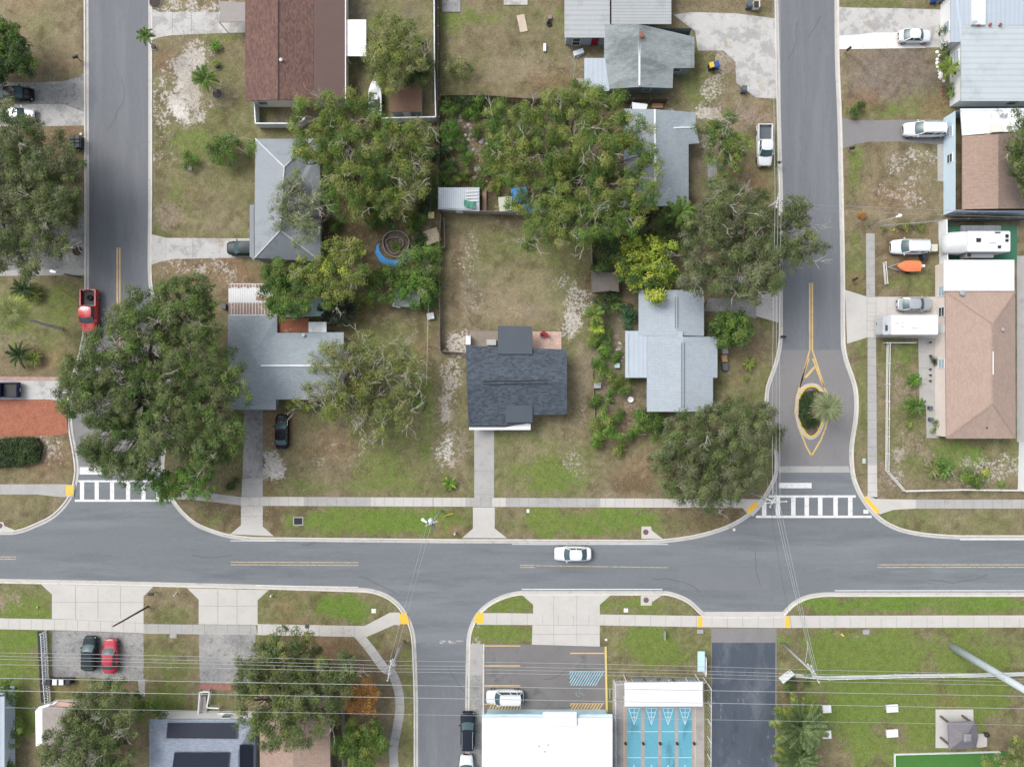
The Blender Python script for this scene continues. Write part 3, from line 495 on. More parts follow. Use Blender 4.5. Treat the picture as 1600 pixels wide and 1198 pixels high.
# ---------------------------------------------------------------- foliage
leafm = M('leaf', (1, 1, 1), .55, .12, .8, .1, 6, attr=True, transl=.2, spec=.25)
barkm = M('pale_grey_bark', (.36, .335, .29), .9, .2, 2, .2, 9); barkd = M('brown_bark', (.15, .12, .09), .9, .2, 2, .2, 9)
LC = {'oak': [(.100, .145, .045), (.145, .180, .065), (.062, .095, .028), (.175, .200, .085)],
      'grey': [(.130, .155, .070), (.175, .185, .105), (.085, .105, .045), (.145, .165, .080)],
      'olive': [(.155, .215, .038), (.215, .245, .058), (.090, .145, .030), (.26, .27, .085), (.11, .18, .034), (.185, .23, .045)],
      'green': [(.075, .150, .028), (.120, .195, .040), (.050, .095, .022), (.150, .21, .05)],
      'dark': [(.040, .072, .024), (.060, .098, .030), (.030, .055, .020)],
      'lime': [(.36, .44, .055), (.45, .49, .075), (.20, .29, .04), (.30, .37, .05)],
      'pale': [(.215, .260, .125), (.260, .290, .160), (.150, .185, .080)],
      'sage': [(.195, .225, .080), (.235, .250, .105), (.130, .160, .048), (.215, .220, .070)],
      'orange': [(.42, .21, .06), (.34, .17, .05), (.48, .27, .09)],
      'bright': [(.10, .21, .03), (.14, .26, .04), (.075, .15, .03)],
      'blue': [(.045, .11, .05), (.07, .15, .07), (.06, .12, .05)],
      'thatch': [(.30, .25, .17), (.24, .20, .13), (.16, .17, .08)],
      'palmg': [(.105, .155, .060), (.145, .195, .085), (.085, .125, .045)],
      'black': [(.030, .045, .030), (.045, .06, .04)]}
def leaves(cen, nrm, size, cols, rs, asp=.55):
    n = len(cen); nrm = nrm / (np.linalg.norm(nrm, axis=1, keepdims=True) + 1e-9)
    t = rs.normal(size=(n, 3)); t -= (t * nrm).sum(1, keepdims=True) * nrm; t /= np.linalg.norm(t, axis=1, keepdims=True) + 1e-9
    b = np.cross(nrm, t); s = (size * rs.uniform(.6, 1.3, n))[:, None]
    V = np.stack([cen - t * s * .5, cen + b * s * asp * .5 + t * s * .05, cen + t * s * .5, cen - b * s * asp * .5 + t * s * .05], 1).reshape(-1, 3)
    F = np.arange(4 * n).reshape(n, 4); C = np.repeat(np.concatenate([cols, np.ones((n, 1))], 1), 4, 0)
    return V, F, C
def limb(mb, a, b, r0, r1, wob, rs, k=5, n=5):
    a = Vector(a); b = Vector(b); d = (b - a).length; pts = []
    for i in range(n + 1):
        t = i / n; w = math.sin(t * PI) * wob * d
        pts.append(a.lerp(b, t) + Vector((rs.normal() * w * .5, rs.normal() * w * .5, w * .6 + rs.normal() * w * .25)))
    mb.tube(pts, [r0 + (r1 - r0) * i / n for i in range(n + 1)], k); return pts
def tree(name, label, cat, trunk, H, blobs, kind, leaf=.17, dens=1.0, twigs=0, twc=None, group=None, gap=1.0, bark=None, seed=None, tr=None, kind2=None, mix=.0, puff=1.0, flat=.62, ball=False):
    rs = np.random.RandomState(seed if seed is not None else int(trunk[0] * 7 + trunk[1] * 13) % 99991)
    base = P(trunk[0], trunk[1], 0); base.z = .08
    t = thing(name, base, label, cat, group); tb = MB(); tr = tr or max(.1, H * .035)
    fork = base + Vector((rs.normal() * .2, rs.normal() * .2, H * .28)); tb.tube([base - Vector((0, 0, .2)), base + Vector((0, 0, .25)), fork], [tr * 1.5, tr * 1.05, tr * .85], 8)
    AV, AF, AC = [], [], []; nv = 0; pal = np.array(LC[kind]); pal2 = np.array(LC[kind2]) if kind2 else pal
    tops = []
    for bl in blobs:
        bx, by, br = bl[:3]; h = H * (bl[3] if len(bl) > 3 else rs.uniform(.82, 1.0)); Rm = 1.03 * br / PXM * (CAMH - h * .8) / CAMH
        rz = min(Rm * .9, 3.2) * flat / .62 if not ball else Rm * .85
        rz = min(rz, h * .47); c = P(bx, by, h - rz); 
        if len(blobs) > 1 or H > 3: mid = limb(tb, fork, c - Vector((0, 0, rz * .35)), tr * .5, tr * .16, .07, rs)
        else: mid = [fork, c]
        npf = max(3, int(Rm * Rm * 3.7 * gap / (puff * puff)) + 2)
        for i in range(npf):
            rho = math.sqrt(rs.rand()) * .93; a = rs.rand() * 2 * PI; pr = rs.uniform(.42, .92) * puff * min(1.05, .55 + Rm * .3)
            lev = rs.uniform(-.5, .6) if rs.rand() < .42 else rs.uniform(.55, 1.15)
            pc = c + Vector((Rm * rho * math.cos(a), Rm * rho * math.sin(a), rz * math.sqrt(max(0, 1 - rho * rho)) * lev - rs.rand() * .25))
            pc.z = max(pc.z, .3 + pr * .3)
            if Rm > 1.2: limb(tb, mid[int(rs.randint(2, 6)) if len(mid) > 5 else -1], pc, tr * .09, .018, .08, rs, 4, 3)
            tops.append((pc, pr))
            n = max(12, int(500 * dens ** .8 * pr * pr * (.17 / leaf) ** 2)); d = rs.normal(size=(n, 3)); d[:, 2] = d[:, 2] * .8 + .25; d /= np.linalg.norm(d, axis=1, keepdims=True)
            rr = pr * (.30 + .68 * rs.rand(n) ** .7)[:, None]
            # sprays: leaves gather along a few twigs of the puff
            ns = 7; sp = rs.normal(size=(ns, 3)); sp[:, 2] = np.abs(sp[:, 2]) * .6; sp /= np.linalg.norm(sp, axis=1, keepdims=True)
            k = rs.randint(0, ns, n); d2 = sp[k] + rs.normal(size=(n, 3)) * .28; d = np.where((rs.rand(n) < .6)[:, None], d2, d)
            cen = np.array(pc) + d * rr * np.array([1, 1, .6]); nm = d * .8 + rs.normal(size=(n, 3)) * .45 + np.array([0, 0, .6])
            pp = pal2 if rs.rand() < mix else pal
            cb = pp[rs.randint(len(pp))] * rs.uniform(.72, 1.3); cc = cb * rs.uniform(.72, 1.32, (n, 1)); cc = cc * .75 + pp[rs.randint(0, len(pp), n)] * .25
            v, f, co = leaves(cen, nm, np.full(n, leaf), cc, rs); AV.append(v); AF.append(f + nv); AC.append(co); nv += len(v)
    wb_ = tb; nf0 = len(tb.f); twigs = int(twigs * .45)
    for i in range(twigs):
        pc, pr = tops[rs.randint(len(tops))]; a = rs.rand() * 2 * PI; L = rs.uniform(1.0, 2.6); st = pc - Vector((0, 0, .1)); 
        en = st + Vector((math.cos(a) * L, math.sin(a) * L, rs.uniform(.45, .95))); pts = limb(wb_, st, en, rs.uniform(.022, .042), .010, .16, rs, 4, 4)
        for q in range(rs.randint(3, 6)):
            s2 = pts[rs.randint(1, 4)]; a2 = a + rs.uniform(-1.0, 1.0); L2 = L * rs.uniform(.3, .6)
            p2 = limb(wb_, s2, s2 + Vector((math.cos(a2) * L2, math.sin(a2) * L2, rs.uniform(.1, .4))), .022, .009, .12, rs, 4, 3)
            a3 = a2 + rs.uniform(-1, 1); limb(wb_, p2[2], p2[2] + Vector((math.cos(a3) * L2 * .5, math.sin(a3) * L2 * .5, .1)), .022, .01, .1, rs, 3, 2)
    to = tb.build('trunk', bark or barkd, t); to.data.materials.append(twc or barkm); nff = len(tb.f)
    to.data.polygons.foreach_set('material_index', np.concatenate([np.zeros(nf0, np.int32), np.ones(nff - nf0, np.int32)]))
    V = np.concatenate(AV) - np.array(base); o = bpy.data.objects.new('crown', fastmesh('crown', V, np.concatenate(AF), leafm, np.concatenate(AC))); COL.objects.link(o); o.parent = t
    return t
TR = 'large trees around the houses'
tree('oak_tree', 'wide olive-grey oak spreading over the left edge beside the three bins', 'tree', (20, 330), 9, [(20, 205, 45), (60, 235, 48), (25, 270, 50), (85, 270, 42), (110, 255, 22), (75, 315, 44), (25, 330, 50), (60, 365, 44), (10, 395, 38), (85, 350, 34), (100, 330, 26), (35, 410, 26), (-40, 300, 60), (110, 300, 22), (98, 392, 14)], 'oak', twigs=70, kind2='grey', mix=.35)
tree('round_tree', 'smooth dense dark green tree on dry lawn at the top left corner', 'tree', (0, 105), 7, [(8, 70, 34), (25, 90, 30), (-20, 90, 40), (10, 105, 22), (38, 95, 18), (0, 50, 20)], 'green', leaf=.17, dens=1.6, kind2='dark', mix=.5, gap=1.6)
tree('oak_tree', 'biggest broad oak arching across the left street above its crosswalk', 'tree', (250, 620), 12, [(290, 480, 48), (310, 460, 30), (235, 495, 45), (190, 500, 28), (180, 560, 50), (140, 585, 38), (125, 620, 32), (245, 560, 50), (300, 540, 45), (345, 580, 38), (320, 520, 30), (170, 625, 45), (225, 625, 48), (285, 610, 50), (340, 640, 42), (380, 620, 14), (165, 680, 38), (215, 690, 45), (270, 680, 45), (325, 700, 38), (360, 680, 25), (190, 728, 26), (228, 722, 22), (318, 705, 24), (150, 710, 22), (360, 600, 22), (205, 455, 8), (262, 455, 14)], 'oak', twigs=110, kind2='green', mix=.3, gap=1.2)
tree('young_tree', 'bright green low branch canopy over the right end of the left crosswalk', 'tree', (272, 757), 8.5, [(235, 748, 22), (262, 760, 24), (290, 752, 20), (320, 745, 16), (258, 780, 14), (305, 775, 12), (228, 740, 12), (330, 770, 10)], 'bright', leaf=.2, dens=1, twigs=4, gap=1.1, kind2='green', mix=.2)
tree('oak_tree', 'yellow-olive dense tree between the metal hip roof and the vinyl fence', 'tree', (545, 250), 9, [(490, 185, 34), (530, 175, 34), (560, 195, 34), (500, 225, 34), (545, 235, 40), (480, 255, 24), (520, 270, 32), (560, 285, 38), (590, 255, 34), (545, 320, 28), (600, 210, 28), (525, 300, 22), (575, 165, 18), (590, 300, 26)], 'olive', twigs=60, kind2='green', mix=.3, gap=.88)
tree('oak_tree', 'thin greyish tree with bare twigs just left of the long back fence', 'tree', (630, 270), 8.5, [(625, 225, 34), (650, 255, 30), (620, 275, 34), (640, 305, 30), (610, 320, 28), (655, 215, 24), (650, 285, 24)], 'sage', twigs=50, dens=.7, kind2='olive', mix=.35)
tree('loose_tree', 'loose yellow-green tree beside the white ribbed carport roof', 'tree', (615, 90), 8, [(605, 50, 30), (630, 60, 26), (600, 85, 30), (625, 100, 32), (645, 85, 20), (590, 110, 24), (655, 110, 16), (610, 125, 22), (640, 45, 16)], 'sage', twigs=14, dens=.75, kind2='olive', mix=.5)
tree('green_shrub', 'dark green shrub growing against the left side of the white back fence', 'shrub', (655, 105), 3.5, [(650, 80, 18), (660, 105, 20), (650, 122, 16), (668, 118, 12)], 'green', dens=.8, kind2='dark', mix=.5)
tree('oak_tree', 'largest yellow-green tree shading the cluttered garden in the middle', 'tree', (890, 290), 12, [(800, 200, 40), (850, 185, 40), (900, 175, 42), (950, 185, 38), (990, 210, 30), (800, 250, 44), (855, 240, 48), (915, 235, 50), (975, 250, 38), (1010, 270, 24), (830, 300, 45), (890, 300, 50), (950, 300, 42), (1000, 305, 28), (860, 345, 34), (905, 350, 35), (950, 340, 30), (830, 365, 22), (770, 235, 24), (985, 350, 22), (1005, 330, 20), (925, 160, 22), (1015, 240, 14), (890, 375, 16)], 'olive', twigs=170, kind2='green', mix=.35, gap=.88)
tree('oak_tree', 'grey-olive oak reaching over the west kerb of the right street', 'tree', (1150, 385), 11, [(1095, 340, 35), (1130, 325, 38), (1165, 315, 30), (1100, 390, 42), (1150, 370, 45), (1190, 360, 35), (1235, 370, 35), (1265, 385, 26), (1145, 420, 40), (1190, 410, 38), (1245, 335, 28), (1220, 400, 28), (1110, 440, 25), (1165, 455, 28), (1200, 440, 22), (1240, 320, 16), (1080, 430, 22)], 'grey', twigs=100, kind2='oak', mix=.5, gap=.9)
tree('leafy_tree', 'lemon yellow broad-leaved tree touching the pale grey house roof', 'tree', (1010, 425), 6, [(990, 400, 24), (1020, 400, 26), (1040, 425, 22), (1005, 430, 28), (985, 425, 22), (1025, 450, 20), (1045, 385, 10), (1030, 465, 10)], 'lime', leaf=.30, dens=1.5, kind2='green', mix=.22, gap=1.3)
tree('round_tree', 'rounded glossy green tree by the concrete drive right of the pale roof', 'tree', (1143, 517), 5, [(1143, 515, 26), (1128, 502, 16), (1160, 505, 15), (1155, 530, 15), (1130, 530, 14), (1118, 515, 9), (1165, 520, 9)], 'green', leaf=.24, dens=1.6, kind2='dark', mix=.25, gap=1.7)
tree('oak_tree', 'grey-green oak above the sidewalk left of the right crosswalk', 'tree', (1125, 705), 10.5, [(1045, 700, 30), (1075, 680, 38), (1060, 735, 34), (1110, 665, 36), (1150, 655, 34), (1185, 650, 26), (1100, 715, 44), (1145, 700, 42), (1185, 690, 30), (1195, 665, 22), (1085, 760, 32), (1125, 750, 34), (1170, 740, 28), (1110, 785, 18), (1140, 775, 18), (1035, 720, 20), (1208, 680, 14), (1060, 775, 16)], 'oak', twigs=60, kind2='grey', mix=.45)
tree('bare_tree', 'half bare grey-twigged tree on the lawn in front of the grey roof', 'tree', (590, 625), 8, [(510, 600, 30), (550, 570, 32), (600, 565, 34), (640, 590, 30), (540, 620, 34), (590, 615, 36), (630, 635, 28), (520, 640, 22), (570, 660, 28), (605, 670, 24), (505, 560, 24), (530, 545, 18), (570, 540, 22), (620, 550, 18), (485, 620, 18), (640, 560, 18), (580, 690, 14), (470, 625, 12)], 'sage', leaf=.17, dens=.55, twigs=230, gap=.8, kind2='olive', mix=.3)
tree('bare_tree', 'pale silvery tree leaning over the dark metal hip roof', 'tree', (530, 345), 7.5, [(440, 315, 22), (465, 300, 24), (455, 345, 26), (480, 355, 20), (435, 340, 18), (470, 375, 14), (485, 320, 18), (445, 290, 14), (500, 300, 10)], 'pale', leaf=.17, dens=.55, twigs=60, gap=.8)
tree('round_tree', 'dense mid-green tree just below the metal hip roof', 'tree', (445, 460), 7, [(432, 430, 22), (435, 460, 24), (460, 475, 22), (470, 445, 18), (450, 490, 14), (425, 480, 12), (478, 480, 10)], 'green', leaf=.18, dens=1.5, gap=1.5)
tree('leafy_tree', 'yellow-green tree right of the dense tree below the metal roof', 'tree', (520, 430), 7, [(475, 425, 22), (495, 440, 20), (530, 400, 26), (550, 395, 18), (530, 430, 28), (515, 455, 24), (555, 425, 20), (535, 460, 14), (505, 420, 16)], 'olive', leaf=.2, dens=1.0, twigs=16, kind2='lime', mix=.12)
tree('leafy_shrub', 'mass of green shrubs beside the blue rimmed pond and fence', 'shrub', (645, 430), 3.8, [(660, 405, 20), (640, 420, 22), (665, 435, 20), (620, 435, 18), (650, 460, 20), (672, 460, 14), (620, 460, 16), (600, 450, 14), (590, 465, 12), (675, 415, 12)], 'green', leaf=.2, dens=1.0, kind2='bright', mix=.2, twigs=5)
tree('dark_shrub', 'nearly black green palm-like shrub beside the rusty shed', 'shrub', (525, 487), 3.2, [(525, 480, 20), (510, 492, 16), (540, 490, 14), (530, 500, 12), (545, 475, 10)], 'black', leaf=.3, dens=.9)
tree('leafy_tree', 'olive tree over the parked white pickup and pale house roof', 'tree', (1125, 230), 8, [(1135, 195, 18), (1110, 210, 20), (1135, 215, 24), (1150, 235, 20), (1120, 245, 20), (1140, 265, 18), (1125, 285, 16), (1165, 225, 12), (1095, 205, 10)], 'olive', dens=.8, twigs=26, kind2='green', mix=.5, gap=.85)
tree('leafy_shrub', 'deep green undergrowth right of the wooden fence post above the small shed', 'shrub', (955, 390), 5, [(940, 365, 18), (955, 390, 20), (940, 410, 16), (965, 410, 18), (975, 375, 18), (990, 350, 16), (1040, 345, 18), (1065, 330, 16), (935, 385, 12), (1000, 370, 18), (1060, 370, 20)], 'green', dens=.8, kind2='dark', mix=.6)
tree('oak_tree', 'dark leaning tree cut by the right edge beside the brown roof', 'tree', (1585, 240), 8, [(1590, 190, 16), (1592, 215, 20), (1600, 240, 24), (1590, 265, 16), (1610, 280, 24), (1597, 300, 12), (1583, 230, 10), (1640, 230, 40)], 'oak', dens=1, twigs=10)
tree('oak_tree', 'large oak with drooping sprays above the pinkish roof at the bottom', 'tree', (455, 1085), 11, [(420, 1010, 28), (450, 1005, 26), (395, 1045, 32), (435, 1045, 38), (485, 1045, 36), (525, 1045, 28), (410, 1090, 38), (460, 1085, 42), (505, 1085, 32), (535, 1060, 22), (430, 1130, 34), (475, 1125, 34), (395, 1130, 20), (450, 1160, 18), (510, 1115, 18), (545, 1035, 14), (480, 1010, 18), (375, 1080, 18)], 'oak', twigs=34, kind2='olive', mix=.18)
tree('oak_tree', 'broad oak crown at the lower left by the two parked cars', 'tree', (165, 1125), 9.5, [(185, 1070, 18), (145, 1085, 26), (190, 1095, 26), (125, 1110, 28), (165, 1125, 36), (205, 1130, 20), (120, 1150, 32), (165, 1165, 34), (95, 1170, 26), (130, 1190, 30), (190, 1185, 26), (85, 1150, 14)], 'oak', twigs=26)
tree('young_tree', 'green leafy bush between the oak and the solar panelled house', 'shrub', (230, 1095), 3.5, [(222, 1090, 14), (240, 1098, 16), (228, 1112, 14), (248, 1110, 10), (212, 1100, 10)], 'green', dens=.9)
tree('maple_tree', 'small orange autumn tree near the curving path', 'tree', (563, 1085), 4.5, [(562, 1090, 22), (578, 1072, 14), (553, 1102, 14), (572, 1100, 14), (545, 1085, 10), (582, 1088, 8)], 'orange', leaf=.2, dens=1.6, gap=1.7)
tree('round_tree', 'dark green clipped tree at the bottom below the orange one', 'tree', (565, 1150), 5.5, [(545, 1160, 20), (575, 1145, 22), (590, 1155, 16), (555, 1140, 16), (535, 1170, 14), (575, 1175, 20), (565, 1192, 18)], 'green', leaf=.18, dens=1.4, kind2='olive', mix=.3, gap=1.6)
tree('loose_tree', 'yellow-tinted loose tree at the bottom right corner', 'tree', (1585, 1175), 6.5, [(1575, 1180, 18), (1590, 1165, 16), (1600, 1185, 20), (1560, 1195, 14), (1545, 1190, 10), (1620, 1170, 24)], 'sage', dens=.8, kind2='olive', mix=.4, twigs=12)
tree('young_tree', 'feathery green tree with bare grey twigs beside the metal hip roof lawn', 'tree', (345, 238), 3.5, [(338, 235, 16), (355, 225, 16), (350, 240, 16), (362, 240, 12), (335, 245, 9), (345, 218, 10), (392, 225, 9), (385, 240, 8)], 'bright', leaf=.16, dens=.7, kind2='green', mix=.6, twigs=5)
tree('round_bush', 'compact green bush on the lawn above the concrete stepping stone', 'bush', (297, 250), 2, [(294, 247, 8), (300, 254, 9), (292, 256, 6)], 'bright', leaf=.15, dens=1.2, kind2='green', mix=.5)
tree('round_bush', 'compact green bush at the left edge of the narrow asphalt drive', 'bush', (1340, 167), 1.8, [(1343, 163, 7), (1338, 170, 9)], 'green', leaf=.15, dens=1.2)
tree('leafy_shrub', 'green shrub in front of the dark shingled house corner', 'shrub', (945, 645), 2.5, [(935, 660, 13), (948, 668, 14), (960, 678, 10), (930, 675, 9), (945, 650, 10), (970, 680, 7)], 'bright', leaf=.2, dens=.8, kind2='olive', mix=.4)
tree('leafy_shrub', 'green shrub against the lower left corner of the pale grey house', 'shrub', (1012, 655), 3, [(1008, 648, 16), (1022, 655, 15), (1015, 668, 13), (1000, 655, 10), (1020, 680, 8)], 'green', leaf=.2, dens=1, kind2='bright', mix=.3)
tree('leafy_shrub', 'olive shrub beside the dirt strip left of the pale grey house', 'shrub', (945, 580), 2.5, [(935, 573, 12), (948, 582, 13), (940, 590, 9), (958, 592, 10)], 'olive', dens=.7, leaf=.18, kind2='green', mix=.5)
tree('leafy_shrub', 'blue-green plant pair by the left wall of the pale grey house', 'shrub', (982, 500), 1.8, [(979, 490, 13), (984, 507, 12), (992, 495, 7), (972, 482, 6)], 'blue', leaf=.3, dens=.9)
tree('leafy_shrub', 'dark green shrub under the little wooden shed', 'shrub', (945, 470), 2.2, [(938, 465, 12), (953, 468, 12), (945, 480, 11), (935, 482, 8), (958, 478, 8)], 'green', leaf=.22, dens=.8, kind2='dark', mix=.4)
tree('leafy_shrub', 'light green bush on bare soil left of the pale grey house', 'shrub', (940, 543), 1.8, [(935, 542, 10), (947, 538, 9), (942, 549, 7)], 'bright', leaf=.22, dens=.9)
tree('leafy_shrub', 'narrow vine of light green leaves beside the wooden border', 'shrub', (952, 620), 1.5, [(952, 612, 7), (954, 622, 7), (952, 632, 8)], 'bright', leaf=.22, dens=.8)
tree('leafy_shrub', 'round garden bush right of the ornamental pond stones', 'shrub', (775, 190), 3, [(775, 180, 16), (783, 195, 14), (770, 205, 12), (790, 180, 10)], 'bright', dens=.9, kind2='green', mix=.6)
tree('leafy_shrub', 'small leafy shrubs at the top left corner of the cluttered garden', 'shrub', (700, 180), 2, [(697, 165, 9), (705, 185, 11), (698, 178, 8), (695, 205, 9), (712, 200, 7)], 'green', dens=.7, kind2='bright', mix=.5)
tree('leafy_shrub', 'green garden shrub above the corrugated striped shed', 'shrub', (705, 250), 2.2, [(700, 235, 10), (708, 250, 9), (697, 262, 9), (705, 280, 8)], 'green', dens=.7, kind2='blue', mix=.3)
tree('leafy_shrub', 'bushy growth behind the dark brown top edge of the back fence', 'shrub', (745, 155), 2.5, [(720, 160, 10), (745, 158, 11), (765, 165, 10), (735, 165, 8)], 'green', dens=.6, kind2='dark', mix=.5)
tree('loose_tree', 'small scrawny yellow-green sapling on the dry yard under the top fence', 'tree', (735, 105), 2.5, [(715, 100, 13), (738, 100, 10), (700, 108, 9), (725, 112, 9)], 'sage', dens=.4, leaf=.16, kind2='green', mix=.4)
tree('leafy_shrub', 'green bush by the bins near the lower left driveway', 'shrub', (18, 1075), 2.5, [(15, 1068, 12), (8, 1082, 11), (25, 1090, 9)], 'green', dens=1)
tree('leafy_shrub', 'dark green planting between the two houses at the lower left edge', 'shrub', (22, 1150), 2, [(22, 1155, 12), (30, 1140, 8), (15, 1190, 12), (28, 1125, 7)], 'green', dens=.8, kind2='olive', mix=.4)
tree('leafy_shrub', 'tangled weeds beneath the grey utility pole at the side drive', 'shrub', (1235, 1068), 1.2, [(1238, 1060, 10), (1255, 1068, 10), (1230, 1078, 8), (1262, 1050, 8)], 'green', dens=.35, leaf=.18, kind2='dark', mix=.5)
tree('leafy_shrub', 'small dark bush beside the grey driveway near the left sidewalk', 'shrub', (366, 757), 1.2, [(366, 756, 8), (360, 762, 5)], 'dark', dens=.8, leaf=.15)
tree('leafy_shrub', 'sparse grey-green scrub overhanging the west kerb near the traffic island', 'shrub', (1205, 680), 4, [(1208, 670, 12), (1212, 690, 10), (1218, 680, 9)], 'grey', dens=.5, leaf=.15, twigs=6)
tree('leafy_shrub', 'low green plants under the half bare lawn tree', 'shrub', (655, 625), 1.8, [(655, 622, 9), (648, 632, 9), (520, 655, 0.5)], 'bright', dens=.7)
tree('leafy_shrub', 'yellowish shrub tucked under the grey roof corner by the black sedan', 'shrub', (462, 636), 2, [(455, 633, 8), (470, 632, 9), (482, 636, 7)], 'olive', dens=.8, kind2='lime', mix=.2)

for x, y, r, k_, lb in ((705, 215, 15, 'bright', 'left of the loose stones, upper one'), (700, 270, 14, 'green', 'just above the corrugated shed, lower left'), (722, 275, 10, 'olive', 'right above the corrugated shed'), (770, 225, 15, 'green', 'at the foot of the largest yellow-green tree, upper'), (765, 262, 14, 'green', 'at the foot of the largest yellow-green tree, lower'),
        (735, 172, 14, 'bright', 'along the black garden fence, left'), (768, 172, 13, 'green', 'along the black garden fence, right'), (690, 235, 9, 'dark', 'touching the middle wooden fence beside the stones'), (672, 215, 12, 'green', 'left of the white fence corner, upper'), (674, 250, 13, 'dark', 'left of the middle fence, second down'), (675, 290, 13, 'green', 'left of the middle fence, third down'), (668, 325, 12, 'dark', 'left of the middle fence beside the yellow box'),
        (650, 350, 14, 'green', 'upper right of the round pond'), (590, 345, 14, 'green', 'upper left of the round pond'), (600, 430, 15, 'green', 'below the blue rim of the round pond'), (570, 470, 12, 'olive', 'below left of the round pond'), (680, 395, 10, 'bright', 'right of the pond against the fence'), (683, 440, 9, 'green', 'against the fence right of the aviary shed'), (945, 520, 9, 'green', 'in the dirt strip between banana plant and light bush'), (975, 610, 8, 'green', 'by the wall of the pale grey house, lower'), (990, 680, 10, 'bright', 'around the fallen pale log'),
        (730, 245, 9, 'bright', 'between the loose stones in the garden'), (750, 160, 9, 'dark', 'in the middle of the black fence'), (560, 395, 10, 'dark', 'left of the round pond among branches'), (700, 200, 9, 'green', 'at the top left of the loose stones')):
    tree('garden_bush', ('%s bush ' % {'bright': 'light green', 'green': 'mid green', 'olive': 'yellow-green', 'dark': 'dark green'}[k_]) + lb, 'bush', (x, y), 1.8, [(x, y, r), (x + r * .5, y - r * .5, r * .6), (x - r * .6, y + r * .4, r * .55)], k_, leaf=.17, dens=.9, gap=.8)

for i, (x, y, r, k_, lb) in enumerate(((560, 305, 13, 'dark', 'in the shade left of the pond, upper'), (525, 350, 9, 'green', 'just right of the metal hip roof'), (580, 330, 13, 'olive', 'above the round pond, left'), (612, 345, 12, 'green', 'above the round pond, centre'), (640, 340, 12, 'olive', 'above the round pond, right'), (655, 375, 10, 'dark', 'right of the round pond rim'), (575, 440, 12, 'green', 'lower left of the pond near the yellow-green tree'), (665, 470, 12, 'bright', 'at the right corner of the aviary shed'),
        (930, 360, 13, 'green', 'at the top of the garden strip by the low fence'), (932, 415, 10, 'dark', 'above the little wooden shed, left'), (985, 385, 12, 'dark', 'left under the lemon yellow tree'), (1000, 350, 14, 'dark', 'between the pale house and the lemon yellow tree'), (1030, 355, 12, 'green', 'above the lemon yellow tree'), (1075, 365, 12, 'dark', 'right above the lemon yellow tree'), (1085, 445, 10, 'dark', 'right above the rear roof of the pale grey house'),
        (960, 470, 8, 'green', 'beside the little shed lower right'), (925, 530, 8, 'olive', 'below the shorter banana plant'), (960, 555, 9, 'green', 'in the middle of the dirt strip'), (935, 565, 9, 'bright', 'above the olive shrub in the strip'), (965, 595, 9, 'olive', 'right below the olive shrub in the strip'), (985, 590, 7, 'green', 'at the side roof of the pale grey house'), (930, 625, 8, 'green', 'left of the narrow vine'), (965, 650, 10, 'green', 'between the strip shrubs near the bottom'), (935, 690, 8, 'bright', 'at the foot of the garden strip'), (965, 700, 9, 'olive', 'yellowing at the edge of the front lawn'), (1035, 665, 10, 'dark', 'in front of the pale grey house wall'),
        (710, 165, 10, 'bright', 'under the black fence, far left'), (720, 225, 9, 'green', 'right of the upper loose stones'), (748, 285, 10, 'green', 'above the plank stack'), (775, 285, 12, 'olive', 'above the cream green box'), (690, 300, 6, 'bright', 'squeezed between fence and corrugated shed'), (745, 205, 8, 'green', 'between stones and the round garden bush'), (715, 300, 6, 'dark', 'behind the striped shed roof'))):
    tree('garden_bush', ('%s undergrowth bush ' % {'bright': 'light green', 'green': 'mid green', 'olive': 'yellow-green', 'dark': 'dark green'}[k_]) + lb, 'bush', (x, y), 1.3, [(x, y, r), (x + r * .6, y - r * .4, r * .6), (x - r * .5, y + r * .5, r * .6), (x + r * .2, y + r * .7, r * .4)], k_, leaf=.16, dens=.7, gap=.6)
# clipped hedges
def hedge(label, pts, h, kind, nm='hedge'):
    base = P(sum(p[0] for p in pts) / len(pts), sum(p[1] for p in pts) / len(pts)); rs = np.random.RandomState(int(base.x * 10) % 1000 + 5)
    w = ccw([P(x, y, h) for x, y in pts]); t = thing(nm, (base.x, base.y, .08), label, 'hedge')
    xs = [p.x for p in w]; ys = [p.y for p in w]; A = (max(xs) - min(xs)) * (max(ys) - min(ys)); n = int(A * 320)
    X_ = rs.uniform(min(xs), max(xs), n); Y_ = rs.uniform(min(ys), max(ys), n); ok = pip(X_, Y_, w); X_ = X_[ok]; Y_ = Y_[ok]; n = len(X_)
    d = dist(X_, Y_, w); z = h * (.65 + .35 * np.minimum(1, d / .5)) * (.8 + .3 * vnoise(X_, Y_, .7, 5)) * rs.uniform(.75, 1, n)
    cen = np.stack([X_, Y_, z], 1); nm_ = rs.normal(size=(n, 3)) * .5 + np.array([0, 0, .8]); pal = np.array(LC[kind])
    cc = pal[(vnoise(X_, Y_, .6, 9) * len(pal)).astype(int) % len(pal)] * rs.uniform(.7, 1.3, (n, 1))
    v, f, c = leaves(cen, nm_, np.full(n, .17), cc, rs)
    sk = inset([Vector((p.x, p.y)) for p in w], .18); MB().prism(sk, .05, h * .6).build('branches', M('dark_twigs', (.05, .045, .03), .95), t)
    o = bpy.data.objects.new('foliage', fastmesh('foliage', v - np.array(t.location), f, leafm, c)); COL.objects.link(o); o.parent = t
hedge('dark rounded hedge on the left below the red mulch bed', [(-40, 690), (20, 683), (52, 683), (60, 700), (55, 722), (30, 730), (-40, 732)], 1.4, 'dark')
hedge('dark green hedge filling the yellow-edged island in the right street', [(1250, 625), (1256, 613), (1268, 610), (1290, 612), (1288, 640), (1282, 660), (1272, 670), (1256, 668), (1249, 650)], .8, 'dark')
